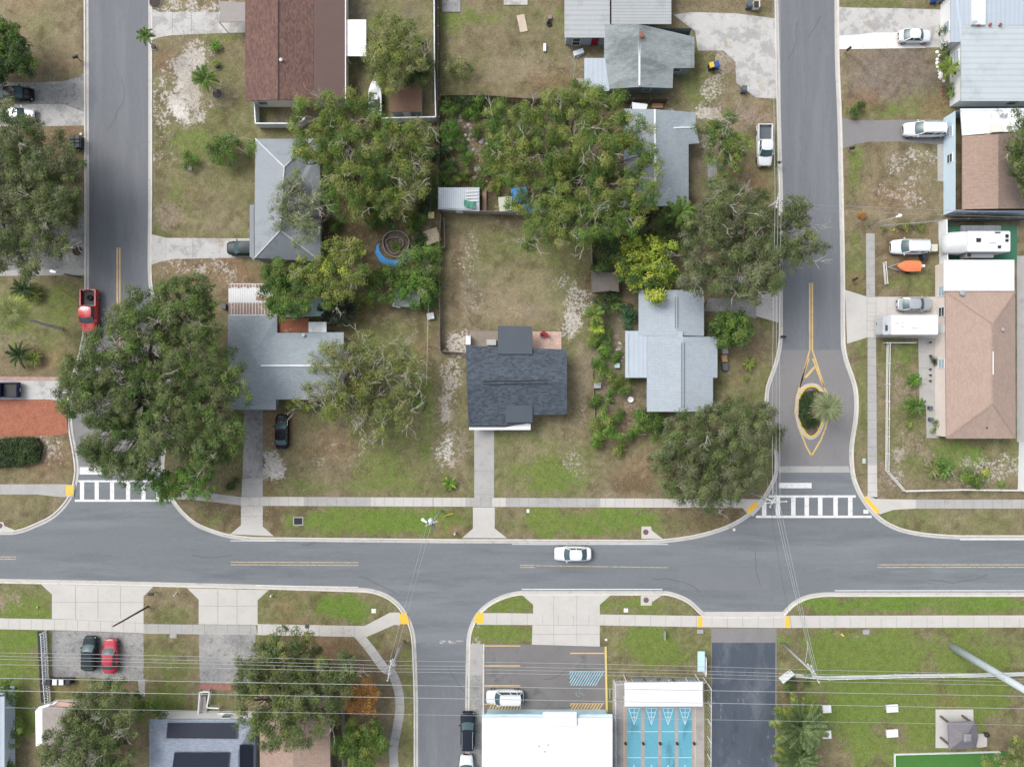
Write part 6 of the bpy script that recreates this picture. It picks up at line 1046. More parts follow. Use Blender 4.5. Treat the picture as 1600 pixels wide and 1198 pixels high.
for i in range(5): MB().bar((-3.48 + i * .08, .14, 1.0 + i * .35), (-3.48 + i * .08, .46, 1.0 + i * .35), .05, .05).build('ladder_rung', darkm, t)
for xx, yy, sx, sy in ((-1.9, .4, .4, .4), (-1.2, .5, .35, .35), (-1.2, -.1, .35, .35), (.3, -.35, .7, .12)): MB().box((xx, yy, 2.95), (sx, sy, .12), taper=.9).build('roof_vent', M('vent_white', (.62, .63, .64), .5), t)
MB().box((-3.0, -.35, 2.5), (.3, .7, .05)).build('cab_window', glass, t)
for sx in (-2.2, 1.8):
    for s in (-1, 1): MB().lathe((sx, s * 1.1, .38), [(.1, -.1), (.38, -.08), (.38, .1), (.1, .12)], 14, Matrix.Rotation(R(90), 3, 'X')).build('wheel', tyre, t)
t = rv('long white fifth wheel camper with dark slide-outs on green carpet', 1527, 378, 7.6, 2.7, 3.4, 'camper_trailer', 'camper trailer')
rbox(-1.45, 3.9, 2.6, .7, 3.3).build('body', MATS['white_fibreglass'], t)
b = MB(); b.grid([[Vector((-1.46, s * 1.3, z)) for s, z in ((1, .9), (1, 3.0), (0, 3.2), (-1, 3.0), (-1, .9))], [Vector((-3.2, s * 1.28, z)) for s, z in ((1, 1.3), (1, 2.6), (0, 2.75), (-1, 2.6), (-1, 1.3))], [Vector((-3.75, s * 1.0, z)) for s, z in ((1, 1.5), (1, 2.0), (0, 2.1), (-1, 2.0), (-1, 1.5))]]); b.f.append((10, 11, 12, 13, 14)); b.build('front_cap', M('light_grey_fibreglass', (.50, .52, .52), .4), t, True)
MB().box((.9, 1.75, 2.2), (5.0, .9, .25)).build('awning', M('awning_grey', (.14, .155, .165), .8, pat=('rib', 'X', .6, .1)), t); MB().box((.5, -1.6, 2.0), (3.4, .7, 1.4)).build('slide_out', M('slide_grey', (.18, .19, .20), .7), t); MB().box((-.9, -1.62, 2.72), (.45, .4, .08)).build('hatch', darkm, t)
for xx, yy, sx, sy, m_ in ((-.1, .15, .55, .5, 'd'), (1.6, .1, 1.0, .7, 'w'), (3.45, .65, .35, .45, 'd'), (3.45, .1, .35, .35, 'd'), (2.5, -.7, .35, .35, 'd'), (2.3, 1.1, .7, .14, 'd')): MB().box((xx, yy, 3.36), (sx, sy, .14), taper=.85).build('roof_vent', darkm if m_ == 'd' else MATS['vent_white'], t)
for sx in (.8, 1.8):
    for s in (-1, 1): MB().lathe((sx, s * 1.15, .38), [(.1, -.1), (.38, -.08), (.38, .1), (.1, .12)], 14, Matrix.Rotation(R(90), 3, 'X')).build('wheel', tyre, t)
def boat(label, x, y, ang, L, Wd, cover, hullm, gr=None):
    p = P(x, y, 0) * (CAMH - 1) / CAMH; t = thing('boat', (p.x, p.y, .13), label, 'boat', gr, R(ang)); ORG[t.name] = Vector((0, 0, 0)); rows = []; n = 14
    for i in range(n + 1):
        u = i / n; w = Wd / 2 * (1 - max(0, (u - .45) / .55) ** 2.4) * (.9 + .1 * min(1, u * 5)); w = max(w, .02); x_ = -L / 2 + L * u; sh = .95 + .15 * u * u
        rows.append([Vector((x_, 0, .35 + .35 * u ** 4)), Vector((x_, w * .8, .5 + .3 * u ** 4)), Vector((x_, w, sh)), Vector((x_, w * .93, sh + .02))] + ([Vector((x_, 0, sh + (.32 + .06 * math.sin(u * 9)) * (1 - u) ** .3)), Vector((x_, -w * .93, sh + .02))] if cover else [Vector((x_, w * .78, sh)), Vector((x_, w * .7, .62 if .04 < u < .62 else sh + .05)), Vector((x_, -w * .7, .62 if .04 < u < .62 else sh + .05)), Vector((x_, -w * .78, sh)), Vector((x_, -w * .93, sh + .02))]) + [Vector((x_, -w, sh)), Vector((x_, -w * .8, .5 + .3 * u ** 4))])
    k = len(rows[0]); b = MB().grid(rows, True); b.f.append(tuple(range(k))); b.f.append(tuple(len(b.v) - k + i for i in range(k))[::-1])
    b.build('hull', hullm, t, True)
    if cover: pass
    else:
        MB().box((-.15, 0, .95), (.6, .8, .75)).build('console', whitew, t); MB().box((.28, 0, 1.35), (.06, .7, .3)).build('windscreen', carglass, t); MB().box((-.95, 0, .8), (.45, 1.1, .4)).build('seat', M('boat_seat', (.05, .06, .08), .6), t)
    MB().box((-L / 2 - .22, 0, 1.0), (.4, .36, .6), taper=.8).build('outboard_motor', darkm if not cover else whitew, t)
    tr = MB(); 
    for s in (-1, 1): tr.bar((-L / 2 + .1, s * Wd * .35, .42), (L * .3, s * Wd * .3, .42), .08, .08).bar((L * .3, s * Wd * .3, .42), (L / 2 + .9, 0, .42), .08, .08)
    tr.bar((-L * .1, -Wd / 2 - .05, .35), (-L * .1, Wd / 2 + .05, .35), .08, .08).build('trailer', galv, t)
    for s in (-1, 1): MB().lathe((-L * .1, s * (Wd / 2 + .02), .28), [(.08, -.1), (.28, -.08), (.28, .08), (.08, .1)], 12, Matrix.Rotation(R(90), 3, 'X')).build('wheel', tyre, t)
    return t
boat('orange covered boat on a trailer in the yard below the white SUV', 1419, 416, 180, 3.1, 1.45, True, M('orange_boat_cover', (.62, .19, .08), .8, .10, 1.2, .10, 5))
boat('white open boat parked under the yellow-green tree beside the rusty shed', 586, 152, 90, 4.9, 1.75, False, M('white_gelcoat', (.62, .64, .66), .3))
# ---------------------------------------------------------------- bins and small yard things
def bin_(label, x, y, m, lid, ang=0, gr=None, fallen=False):
    p = P(x, y, .1); t = thing('wheelie_bin', p, label, 'bin', gr, R(ang)); ORG[t.name] = Vector((0, 0, 0))
    MB().box((0, 0, .48), (.52, .58, .9), taper=1.12).build('bin_body', m, t); MB().box((.0, .03, .98), (.64, .74, .09), taper=.9).build('lid', lid, t); MB().bar((-.26, -.4, .92), (.26, -.4, .92), .05, .05).build('handle', m, t)
    for s in (-1, 1): MB().lathe((s * .27, -.28, .12), [(.02, -.04), (.12, -.04), (.12, .04), (.02, .04)], 10, Matrix.Rotation(R(90), 3, 'Y')).build('wheel', tyre, t)
binb = M('black_bin', (.028, .033, .038), .5); bing = M('slate_bin', (.08, .10, .12), .5); binblue = M('blue_bin', (.02, .07, .25), .5); biny = M('yellow_lid', (.55, .38, .05), .5)
for i, y in enumerate((219.5, 225, 230.5)):
    for j, x in enumerate((120.5, 127.5)): bin_('black bin on the left verge, %s of the %s pair' % (('left', 'right')[j], ('top', 'middle', 'bottom')[i]), x, y, binb, binb, 90, 'six black bins on the left verge')
bin_('blue bin with a yellow lid beside it on the dry grass near the top house', 1117, 106, binblue, binblue, 15); bin_('yellow topped bin left of the blue bin near the top house', 1109, 107, binb, biny, 15)
bin_('dark slate bin standing alone on the pale concrete at the top', 1160, 143, bing, bing, 0)
bin_('dark bin at the top edge, left of the cream box', 1168, 12, bing, bing); bin_('dark bin at the top edge below the cream box', 1178, 13, binb, binb)
solo('storage_box', MB().box(P(1181, 9, .6), (.8, .8, .9)), creamw, 'cream box on the dark bins at the top edge', 'box')
bin_('blue bin at the top right beside a white crate', 1456, 3, binblue, binblue); bin_('slate bin at the top right right of the blue bin', 1470, 3, bing, bing); bin_('black bin against the blue wall corner at the top right', 1478, 9, binb, binb)
bin_('black bin next to the rear of the orange covered boat', 1439, 403, binb, binb, 20); bin_('black bin at the left wall of the grey tin carport', 354, 480, bing, bing)
for i, (x, m_) in enumerate(((83, binb), (93, whitew), (103, whitew), (113, binb))): bin_(['black bin at the left end of the row below the stained slab', 'left white lidded bin in the row below the stained slab', 'right white lidded bin in the row below the stained slab', 'black bin at the right end of the row below the stained slab'][i], x, 1061, binb, m_, 0, 'row of bins below the stained slab')
bin_('tall blue bin by the right wall of the metal hip house', 509, 333, binblue, binblue)
def manhole(label, x, y, r, m, z=.125, cat='manhole cover'): solo('manhole_cover', MB().lathe(P(x, y, z - .03), [(r, 0), (r, .035), (r * .86, .035), (r * .84, .028), (r * .5, .028), (r * .48, .036), (.02, .036)], 24), m, label, cat)
mh = M('rusty_iron', (.14, .085, .08), .8, .1, 2, .2, 9); iron = M('dark_iron', (.06, .065, .075), .8, .1, 2, .2, 9)
manhole('rust coloured manhole cover on the slab north of the main road', 1009, 831, .36, mh); manhole('rust coloured manhole cover on the slab south of the main road', 1009.5, 937, .36, mh); manhole('dark manhole cover in the south left sidewalk', 480, 978, .32, iron, .127); manhole('rust manhole cover on the slab at the left edge of the main road', 0, 821, .34, mh)
t = thing('storm_drain', P(466, 814, .1), 'dark square storm drain grate in the green verge', 'drain'); b = MB()
for s in (-1, 1): b.box(P(466, 814, .13) + Vector((s * .6, 0, 0)), (.12, 1.1, .08)).box(P(466, 814, .13) + Vector((0, s * .49, 0)), (1.08, .12, .08))
b.build('frame', conc_g, t); MB().box(P(466, 814, .11), (1.08, .86, .04)).build('grate', M('drain_iron', (.03, .025, .03), .8, pat=('rib', 'X', 4, .5)), t)
def meter(label, x, y, w=.35, l=.3, m=None, ang=0, z=.13): solo('utility_box', MB().box(P(x, y, z), (w, l, .1), R(ang)).box(P(x, y, z + .06), (w * .7, l * .7, .04), R(ang)), m or whitew, label, 'utility box')
meter('small white square cover on the green verge above the main road', 825, 798, .35, .45); meter('white box cover with a dark centre left of the corner kerb ramp', 584, 954, .6, .55); meter('white box cover with a dark centre on the south verge', 978, 953, .55, .5)
meter('pale blue grey utility cover on the south east lawn', 1353, 987, .85, .6, galv); meter('grey round-cornered cover on the lawn between two stained slabs', 271, 993, .9, .55, conc_g); meter('pale box near the yellow strip left of the dark side drive', 1094, 986, .8, .5, galv); meter('pale green box on the verge beside the right sidewalk', 1350, 720, .4, .65, M('pale_green_box', (.42, .52, .46), .7), z=.4)
meter('white mark block on the road near the right crosswalk corner', 1147, 827, .3, .35, whitep, z=.03); meter('grey shelter box below the fence on the court verge', 947, 999, .3, .25, whitew)
def marker(label, x, y, dx, dy, m, r=.06, cat='marker post', h=1.0):
    a = P(x, y, .1); MBb = MB().tube([a, a + Vector((dx, -dy, h))], [r, r * .9], 6); solo('marker_post', MBb, m, label, cat, org=tuple(a))
ylw = M('yellow_plastic', (.65, .45, .05), .6)
marker('white marker post near the right end of the centre driveway apron', 711, 832, 0, 0, whitew, .12); marker('white marker post on the brown verge patch at the lower left', 276, 926, 0, .1, whitew, .09, h=.8); marker('short yellow marker lying on the south east lawn', 1314, 990, .25, .2, ylw, .1, h=.3); marker('cream marker on the lower left green verge', 58, 949, .2, -.15, creamw, .1, h=.3)
marker('white stub post beside the lower left apron corner', 425, 929, 0, .0, whitew, .12, h=.6); marker('white short stake near the left verge bins', 127, 210, 0, 0, creamw, .2, h=.15); marker('long thin white stake on the lawn left of the croton plant', 691, 737, 0, 0, whitew, .05, h=.2)
# mailboxes
def mailbox(label, x, y, m, ang=0):
    a = P(x, y, .1); t = thing('mailbox', a, label, 'mailbox'); MB().box(a + Vector((0, 0, .5)), (.1, .1, 1.0)).build('post', woodm, t)
    q = MB(); pts = [Vector((-.3, math.cos(R(k * 30)) * .16, .12 + math.sin(R(k * 30)) * .14)) for k in range(7)] + [Vector((-.3, -.16, -.05)), Vector((-.3, .16, -.05))]
    m3 = Matrix.Rotation(R(ang), 3, 'Z'); c = a + Vector((0, 0, 1.05)); q.grid([[c + m3 @ p for p in pts], [c + m3 @ Vector((.3, p.y, p.z)) for p in pts]], True); q.f.append(tuple(range(9))); q.f.append(tuple(9 + i for i in range(9))[::-1]); q.build('box', m, t)
mailbox('black mailbox at the top left verge beside the street', 126, 95, darkm, 20); mailbox('black mailbox on the right verge above the sidewalk start', 1330, 438, darkm, 30); mailbox('black mailbox at the west kerb just above the traffic island', 1219, 527, darkm, 0); mailbox('black mailbox by the cracked driveway at the top right', 1320, 83, darkm, 40); mailbox('black mailbox on the dry lawn below the asphalt driveway', 1325, 236, darkm, 10); mailbox('dark mailbox on the right kerb below the white pickup', 1212, 258, darkm, 0); mailbox('dark green mailbox at the lower left apron corner', 243, 924, darkm, 0)
# ---------------------------------------------------------------- fences
def fence(label, pts, h, style, m, cat='fence', name='fence', lean=0, z0=.1):
    t = thing(name, P(pts[0][0], pts[0][1]), label, cat); w = [P(x, y, .1) for x, y in pts]
    for a, c in zip(w, w[1:]):
        L = (c - a).length; d = (c - a) / L; n = max(1, round(L / 2.4)); ln = Vector((-d.y, d.x, 0)) * lean
        for i in range(n + 1 if c is w[-1] else n):
            p = a + d * L * i / n; MB().box((p.x, p.y, h / 2 + .1), (.1, .1, h + .1), math.atan2(d.y, d.x)).build('post', m if style != 'board' else woodm, t)
        if style in ('vinyl', 'board'):
            for i in range(n):
                p = a + d * (L * i / n + .06); q = a + d * (L * (i + 1) / n - .06); b = MB()
                if style == 'vinyl': b.bar(p + Vector((0, 0, h * .5)), q + Vector((0, 0, h * .5)), .06, h * .92); b.bar(p + Vector((0, 0, h)), q + Vector((0, 0, h)), .14, .08)
                else:
                    k = max(2, int((q - p).length / .17))
                    for j in range(k): s_ = p.lerp(q, (j + .5) / k); hh = h * (.93 + .09 * rng.random()); b.box((s_.x, s_.y, hh / 2 + .1), (.145, .035, hh), math.atan2(d.y, d.x))
                    b.bar(p + Vector((0, 0, h * .8)) + Vector((-d.y, d.x, 0)) * .05, q + Vector((0, 0, h * .8)) + Vector((-d.y, d.x, 0)) * .05, .05, .09)
                b.build('panel', m, t)
        else:
            b = MB(); sp = {'picket': .16, 'rail': 9, 'slat': .30, 'chain': .5}[style]
            for zz in ((h,) if style == 'chain' else (h * .92, h * .45, h * .15)): b.bar(a + Vector((0, 0, zz)), c + Vector((0, 0, zz)), .05 if style == 'chain' else .07, .05 if style == 'chain' else .08)
            k = int(L / sp)
            for j in range(k):
                s_ = a.lerp(c, (j + .5) / max(1, k))
                b.box((s_.x, s_.y, h / 2 + .1), (.02 if style == 'chain' else ({'picket': .05, 'slat': .15}.get(style, .1)), .02 if style == 'chain' else .04, h), math.atan2(d.y, d.x))
            b.build('panel', m, t)
    return t
fence('white back fence running down from the top edge to the garden corner', [(680, -100), (681, 110), (683, 189)], 1.7, 'vinyl', vinyl)
fence('white fence closing the yard below the white boat and rusty shed', [(600, 192), (683, 190)], 1.6, 'vinyl', vinyl)
fence('dark wooden board fence running down the middle beside the white fence', [(686, -60), (688, 190), (688, 330), (690, 340)], 1.7, 'board', woodd)
fence('white vinyl courtyard fence in front of the long brown roofed house', [(404, 160), (406, 200), (470, 200), (482, 192)], 1.6, 'vinyl', vinyl)
fence('black wooden fence across the top of the cluttered garden', [(690, 157), (760, 157), (820, 162), (880, 163), (1040, 162)], 1.7, 'board', woodd)
fence('weathered grey fence along the bottom of the cluttered garden', [(690, 331), (750, 334), (805, 336), (860, 338)], 1.7, 'board', M('greyed_wood', (.28, .255, .225), .9, .15, 1, .2, 9))
fence('thin wooden fence down the left side of the dry back yard', [(690, 340), (687, 390), (688, 480), (689, 549)], 1.4, 'board', woodm)
fence('low brown wooden fence between the dry yard and the garden strip', [(921, 345), (923, 400), (924, 455)], 1.6, 'board', woodm)
fence('chain link fence running through the lawn left of the centre house', [(672, 400), (671, 480), (668, 600)], 1.2, 'chain', galv)
fence('short wooden fence left of the dark blue house back corner', [(689, 549), (728, 552)], 1.2, 'board', woodm)
fence('small grey wooden kennel fence at the top left of the dry yard', [(695, 345), (696, 388), (688, 390)], 1.3, 'board', woodm)
fence('white picket yard fence angled round the fenced front lawn', [(1385, 536), (1384, 600), (1383, 735), (1410, 766), (1500, 764), (1590, 765)], 1.0, 'rail', M('picket_white', (.60, .60, .58), .7))
fence('white low fence at the top of the front lawn below the motorhome', [(1380, 536), (1424, 536)], 1.0, 'rail', MATS['picket_white'])
fence('broad white vinyl fence at the right side of the front lawn', [(1592, 690), (1590, 765)], 1.5, 'vinyl', vinyl)
fence('white vinyl fence between the boat yard and the camper trailer', [(1466, 348), (1467, 400), (1469, 462)], 1.8, 'vinyl', vinyl)
fence('wire fence above the white SUV and boat yard', [(1375, 355), (1420, 352), (1466, 347)], 1.2, 'chain', galv)
fence('white railing standing on the grass left of the orange boat', [(1379, 411), (1382, 444)], .9, 'rail', MATS['picket_white'])
fence('dark garage fence above the long camper trailer', [(1470, 347), (1590, 346)], 1.8, 'board', M('dark_grey_board', (.10, .105, .11), .8, .1, 1, .1))
strip('dark_strip', [(59, 985), (72, 985), (79, 1096), (65, 1096)], .13, darkm)  # black sheet that shows through the gaps between the slats
fence('tall black and white slatted fence left of the stained slab', [(73, 985), (75, 1020), (77, 1060), (80, 1095)], 1.3, 'slat', vinyl)
fence('scalloped white vinyl fence along the lower right lawn', [(1240, 1052), (1290, 1056), (1400, 1053), (1500, 1052), (1620, 1049)], 1.1, 'picket', vinyl)
fence('wooden fence left of the orange autumn tree by the path', [(522, 1095), (538, 1090), (540, 1210)], 1.5, 'board', M('greyed_wood'  , (.28, .255, .225)))
fence('white framed court fence along the top and left of the shuffleboard', [(960, 1200), (959, 1061), (1099, 1058)], 1.6, 'chain', M('white_wire', (.62, .66, .68), .5))
fence('white wire fence along the right side of the shuffleboard court', [(1099, 1058), (1106, 1068), (1105, 1260)], 1.6, 'chain', M('white_wire', (.62, .66, .68)))
fence('thin white border rail around the dark green turf', [(1397, 1260), (1397, 1177), (1560, 1173)], .3, 'rail', vinyl)
fence('white railing on the side of the brown roofed house at the right', [(1482, 228), (1482, 265)], .9, 'rail', whitew); fence('white railing at the lower corner of the brown roofed house at the right', [(1482, 286), (1483, 331), (1500, 331)], .9, 'rail', whitew)
fence('low wooden garden border left of the dark grey shrubs strip', [(924, 560), (929, 650)], .4, 'rail', woodm)
t = solo('fence_gate', MB().box(P(1229, 1056, .9), (1.9, .10, 1.5), R(38)), vinyl, 'white vinyl gate panel swung open beside the grey utility pole', 'gate')
# ---------------------------------------------------------------- car park markings
b = MB()
for y in (1008, 1039, 1070): line(b, [(757, y), (813, y)], .14, .121)
line(b, [(891, 1019.5), (944, 1019.5)], .16, .121)
struct('parking_line', b, yellowp); struct('parking_kerb', MB().prism(px([(944.5, 1009), (947.5, 1009), (949.5, 1114), (946.5, 1114)]), .1, .2), M('yellow_kerb', (.58, .46, .16), .7, .1, 1, .1)); struct('parking_kerb', MB().prism(px([(754.5, 1005), (757, 1005), (756.5, 1114), (754, 1114)]), .1, .2), kerbm)
def hatch(x0, y0, x1, y1, sl, m, n, w):
    b = MB(); line(b, [(x0, y0), (x1, y0)], .1, .121)
    for i in range(n):
        xa = x0 + (x1 - x0) * (i + .5) / n; xb = xa + sl; t0 = 0; t1 = 1
        if xb > x1: t1 = (x1 - xa) / sl
        if xb < x0: t1 = (x0 - xa) / sl
        line(b, [(xa, y1 if sl > 0 else y0), (xa + sl * t1, (y1 + (y0 - y1) * t1) if sl > 0 else (y0 + (y1 - y0) * t1))], w, .122)
    struct('hatched_marking', b, m)
hatch(757, 1099, 814, 1117, 9, yellowp, 12, .16); hatch(891, 1098, 944, 1116, -12, yellowp, 11, .16); hatch(890, 1048, 945, 1070, -13, bluep, 13, .11)
b = MB(); c = P(904, 1083, .12); pts = [c + Vector((.38 * math.cos(a), .38 * math.sin(a), 0)) for a in np.linspace(.6, 5.4, 14)]
b.grid([[p for p in pts], [c + (p - c) * .78 for p in pts]]); b.bar(c + Vector((.1, .45, 0)), c + Vector((.1, .0, 0)), .09, .004).bar(c + Vector((.1, .0, 0)), c + Vector((.45, .0, 0)), .09, .004).bar(c + Vector((.45, 0, 0)), c + Vector((.75, -.3, 0)), .09, .004); b.lathe(c + Vector((.1, .58, 0)), [(.09, 0), (.09, .004)], 10); struct('wheelchair_symbol', b, M('worn_blue_paint', (.21, .30, .34), .7, .1, 1, .1, 12, stain=[((.15, .15, .15), 2, .45, .1, .8)]))
meter('concrete wheel stop block at the right end of the car park', 953, 1083, .12, 1.2, conc_g, z=.2)
t = thing('sign_board', P(1096, 1030, .1), 'pale blue roofed notice board beside the dark side drive', 'sign')
MB().box(P(1095.5, 1033, 1.9), (.9, 2.6, .08)).build('roof', M('sign_blue', (.42, .60, .68), .6, pat=('rib', 'Y', 1, .1)), t); MB().box(P(1101.5, 1038, 1.2), (.12, 2.2, 1.2)).build('panel', whitew, t)
for y in (1025, 1048): q = P(1098, y, .1); MB().box((q.x, q.y, .9), (.1, .1, 1.6)).build('post', whitew, t)
t = thing('sign_board', P(1036.5, 989, .1), 'thin pale sign standing edge-on in the court lawn', 'sign'); q = P(1036.5, 989, .1); MB().box((q.x, q.y, .9), (.08, 1.1, .7)).build('panel', galv, t); MB().box((q.x, q.y, .35), (.08, .08, .5)).build('post', galv, t)
# ---------------------------------------------------------------- poles, lamps and wires
def pole(label, base, top, H, r=.14, m=None, arms=(), name='utility_pole', cat='utility pole', insul=True):
    a = P(*base, .08); c = P(*top, H); t = thing(name, a, label, cat); MB().tube([a - Vector((0, 0, .2)), a.lerp(c, .5), c], [r, r * .85, r * .7], 10).build('pole', m or woodm, t, True)
    for k, (z, L, ang) in enumerate(arms):
        q = a.lerp(c, (z - a.z) / (c.z - a.z)); d = Vector((math.cos(R(ang)), math.sin(R(ang)), 0)) * L / 2; ar = MB().bar(q - d, q + d, .12, .12).build('crossarm', m or woodm, t)
        for s in (-.95, -.35, .35, .95): MB().lathe(q + d * s + Vector((0, 0, .05)), [(.03, 0), (.09, .06), (.05, .12), (.09, .17), (.03, .24)], 8).build('insulator', M('porcelain', (.5, .52, .53), .3), ar)
    return t, c
def lamp(t, a, tip, m=None, head=.75):
    a = Vector(a); tip = Vector(tip); MB().tube([a, a.lerp(tip, .5) + Vector((0, 0, .25)), tip], .05, 6).build('lamp_arm', galv, t); d = (tip - a); d.z = 0; ang = math.atan2(d.y, d.x)
    m3 = Matrix.Rotation(ang, 3, 'Z'); MB().lathe(tip + Vector((0, 0, -.05)), [(.05, -.02), (.18, .0), (.22, .06), (.16, .14), (.03, .18)], 12).box(tip + m3 @ Vector((-.15, 0, .05)), (head, .2, .12), ang).build('lamp_head', M('lamp_head_pale', (.66, .70, .72), .4), t)
t1, c1 = pole('wooden utility pole with crossarms at the bend of the curving path', (631, 1001), (608, 1048), 11.2, .16, M('silver_wood', (.36, .37, .35), .9), [(10.9, 2.4, 80), (9.6, 1.8, 80)])
MB().lathe(P(612, 1035, 9.2) + Vector((.4, 0, 0)), [(.22, 0), (.24, .8), (.1, .95)], 12).build('transformer', galv, t1)
t2, c2 = pole('utility pole with two lamps and a transformer on the green verge above the main road', (690, 797), (674, 818), 9.2, .13, MATS['silver_wood'], [(8.8, 1.4, 20)])
MB().lathe(P(673, 813, 8.6) + Vector((0, 0, .0)), [(.26, -.5), (.28, .3), (.1, .5)], 14).build('transformer', M('pale_transformer', (.55, .58, .58), .5), t2); lamp(t2, P(674, 818, 8.4), P(661, 812, 8.9)); MB().bar(P(679, 826, 8.3), P(674, 818, 8.6), .3, .5).build('meter_box', greyp, t2)
t3, c3 = pole('silver utility pole leaning from the side drive corner toward the lower right lawn', (1222, 1005), (1275, 1054), 10.6, .17, MATS['silver_wood'], [(10.2, 2.2, 115), (9.0, 1.6, 115)])
MB().tube([P(1262, 1001, 8.5), P(1262, 1010, 8.9), P(1260, 1025, 8.8), P(1258, 1035, 8.6)], .05, 6).build('lamp_arm', galv, t3)
t4, c4 = pole('utility pole at the left end of the right crosswalk', (1170, 768), (1213, 785), 9.8, .15, MATS['silver_wood'], [(9.5, 2.6, 5), (8.7, 1.6, 60)])
t5, c5 = pole('utility pole rising through the oak beside the right street', (1170, 347), (1216, 313), 10, .15, MATS['silver_wood'], [(9.7, 1.6, 80)])
pole('bare dark pole leaning over the pale lower left apron', (232, 947), (177, 978), 8.5, .13, M('dark_pole_wood', (.09, .075, .065), .9))
tl, cl = pole('dark lamp post leaning left over the lawn beside the red pickup', (125, 433), (100, 428), 5.5, .11, MATS['dark_pole_wood'], name='street_lamp', cat='street lamp'); lamp(tl, cl, P(81, 424, 6.2))
tl, cl = pole('grey lamp post leaning right above the boat yard fence', (1357, 353), (1392, 342), 7.5, .09, galv, name='street_lamp', cat='street lamp'); lamp(tl, cl, P(1406, 337, 8.0))
pole('huge smooth grey transmission pole crossing the lower right corner', (1488, 1010), (1676, 1122), 19.5, .50, concp, name='transmission_pole', cat='utility pole')
marker('bright yellow guy wire guard beside the two lamp utility pole', 694, 806, 1.3, -.75, ylw, .05, 'guy guard', 2.2); marker('yellow guard on the left lawn beside the red pickup', 120, 472, -1.0, -1.1, ylw, .04, 'guy guard', 1.6)
wire = M('weathered_aluminium_wire', (.33, .34, .34), .5, metal=.2); wired = M('dark_wire', (.09, .09, .09), .6)
def cable(label, pts, r=.028, sag=.5, m=None, gr='power lines'):
    P3 = [P(*p) for p in pts]; out = []
    for a, c in zip(P3, P3[1:]):
        for k in range(10): u = k / 10; out.append(a.lerp(c, u) + Vector((0, 0, -4 * sag * u * (1 - u))))
    out.append(P3[-1]); o = solo('power_line', MB().tube(out, r, 4), m or wire, label, 'power line', gr, org=tuple(out[0])); return o
nm = ['first', 'second', 'third', 'fourth']
for i, (y0, y1, y2, y3) in enumerate(((1021, 1032, 1043, 1053), (1025.5, 1039, 1050, 1058.5), (1030, 1044, 1055, 1063), (1041, 1049, 1061, 1068))):
    cable('%s from the top of four close cables above the lower lots' % nm[i], [(-500, y0 - 9, 10.6), (608, y1, 10.8), (1275, y2 + 3, 10.6), (2200, y3 + 20, 10.6)], .022, .35)
for i, (y0, y1) in enumerate(((1059, 1087), (1078.5, 1106.5), (1105, 1132))):
    cable(['upper', 'middle', 'lowest'][i] + ' of the three wide spaced high cables across the bottom', [(-800, y0 - 14, 16.5), (2400, y1 + 14, 16.5)], .030 if i < 2 else .018, .0)
cable('left cable from the crosswalk pole down to the side drive pole', [(1209, 786, 9.5), (1273, 1052, 10.3)], .025, .3); cable('middle cable from the crosswalk pole down to the side drive pole', [(1213, 786, 9.5), (1275, 1052, 10.3)], .025, .3); cable('right cable from the crosswalk pole down to the side drive pole', [(1218, 786, 9.5), (1278, 1052, 10.3)], .025, .3)
cable('dark cable from the crosswalk pole to the open gate', [(1203, 784, 8.6), (1222, 905, 8), (1250, 1040, 8.0)], .018, .1, wired)
for i, dx in enumerate((-6, 0, 6)): cable(['left', 'middle', 'right'][i] + ' cable running up the right street from the crosswalk pole', [(1213 + dx, 785, 9.6), (1216 + dx * .8, 313, 9.8), (1213 + dx, -400, 9.8)], .022, .3)
cable('thin cable from the two lamp pole to the curving path pole', [(674, 818, 9), (612, 1045, 10.5)], .02, .2); cable('second thin cable from the two lamp pole to the curving path pole', [(668, 818, 9), (605, 1046, 10.5)], .02, .2)
cable('dark cable dropping from the two lamp pole to the chain link fence', [(677, 812, 8.6), (679, 640, 6), (689, 480, 5)], .016, .1, wired)
cable('upper thin cable crossing the right street to the lamp post', [(1216, 316, 9), (1320, 322, 8.4), (1620, 333, 7)], .018, .2); cable('lower thin cable crossing the right street to the lamp post', [(1216, 322, 8.8), (1340, 331, 7.4), (1620, 340, 6)], .018, .2)
cable('dark service cable running down past the left back fence', [(672, 400, 5), (676, 20, 6), (676, -200, 6)], .014, .1, wired); cable('dark cable above the wooden middle fence', [(684, 330, 5), (683, 20, 6), (683, -200, 6)], .014, .1, wired)
# ---------------------------------------------------------------- garden things
def ring(x, y, r, w, h, z=.1, k=28, wob=0):
    b = MB(); c = P(x, y, z); rows = []
    for rr, zz in ((r, -.1), (r, h), (r - w, h), (r - w, -.1)): rows.append([c + Vector(((rr + wob * math.sin(3 * a) + wob * .6 * math.sin(5 * a + 1)) * math.cos(a), (rr + wob * math.sin(3 * a)) * math.sin(a), zz)) for a in [2 * PI * i / k for i in range(k)]])
    return b.grid(rows, True)
t = thing('garden_pond', P(618, 384, .1), 'round stone rimmed garden pond with a blue liner edge', 'pond'); b = MB(); c = P(616, 386, .1); rows = [[], [], []]
for k in range(25):
    a = R(165 + k * 7.6); w_ = .75 * math.sin(k / 24 * PI) ** .6 + .05; q = .07 * math.sin(k * 1.7)
    for r_i, (rr, zz) in enumerate(((1.75, .16), (1.75 + w_ * .6 + q, .10), (1.75 + w_ + q, .02))): rows[r_i].append(c + Vector((rr * math.cos(a) * 1.1, rr * math.sin(a), zz)))
b.grid(rows[::-1]).build('liner', M('blue_liner', (.035, .22, .50), .6, .12, 1, .15, stain=[((.16, .12, .09), 1.3, .60, .05, .9)]), t)
rimm = M('rusty_rim', (.20, .165, .15), .9, .25, 2, .25, stain=[((.30, .27, .25), 1.5, .55, .1, .6)])
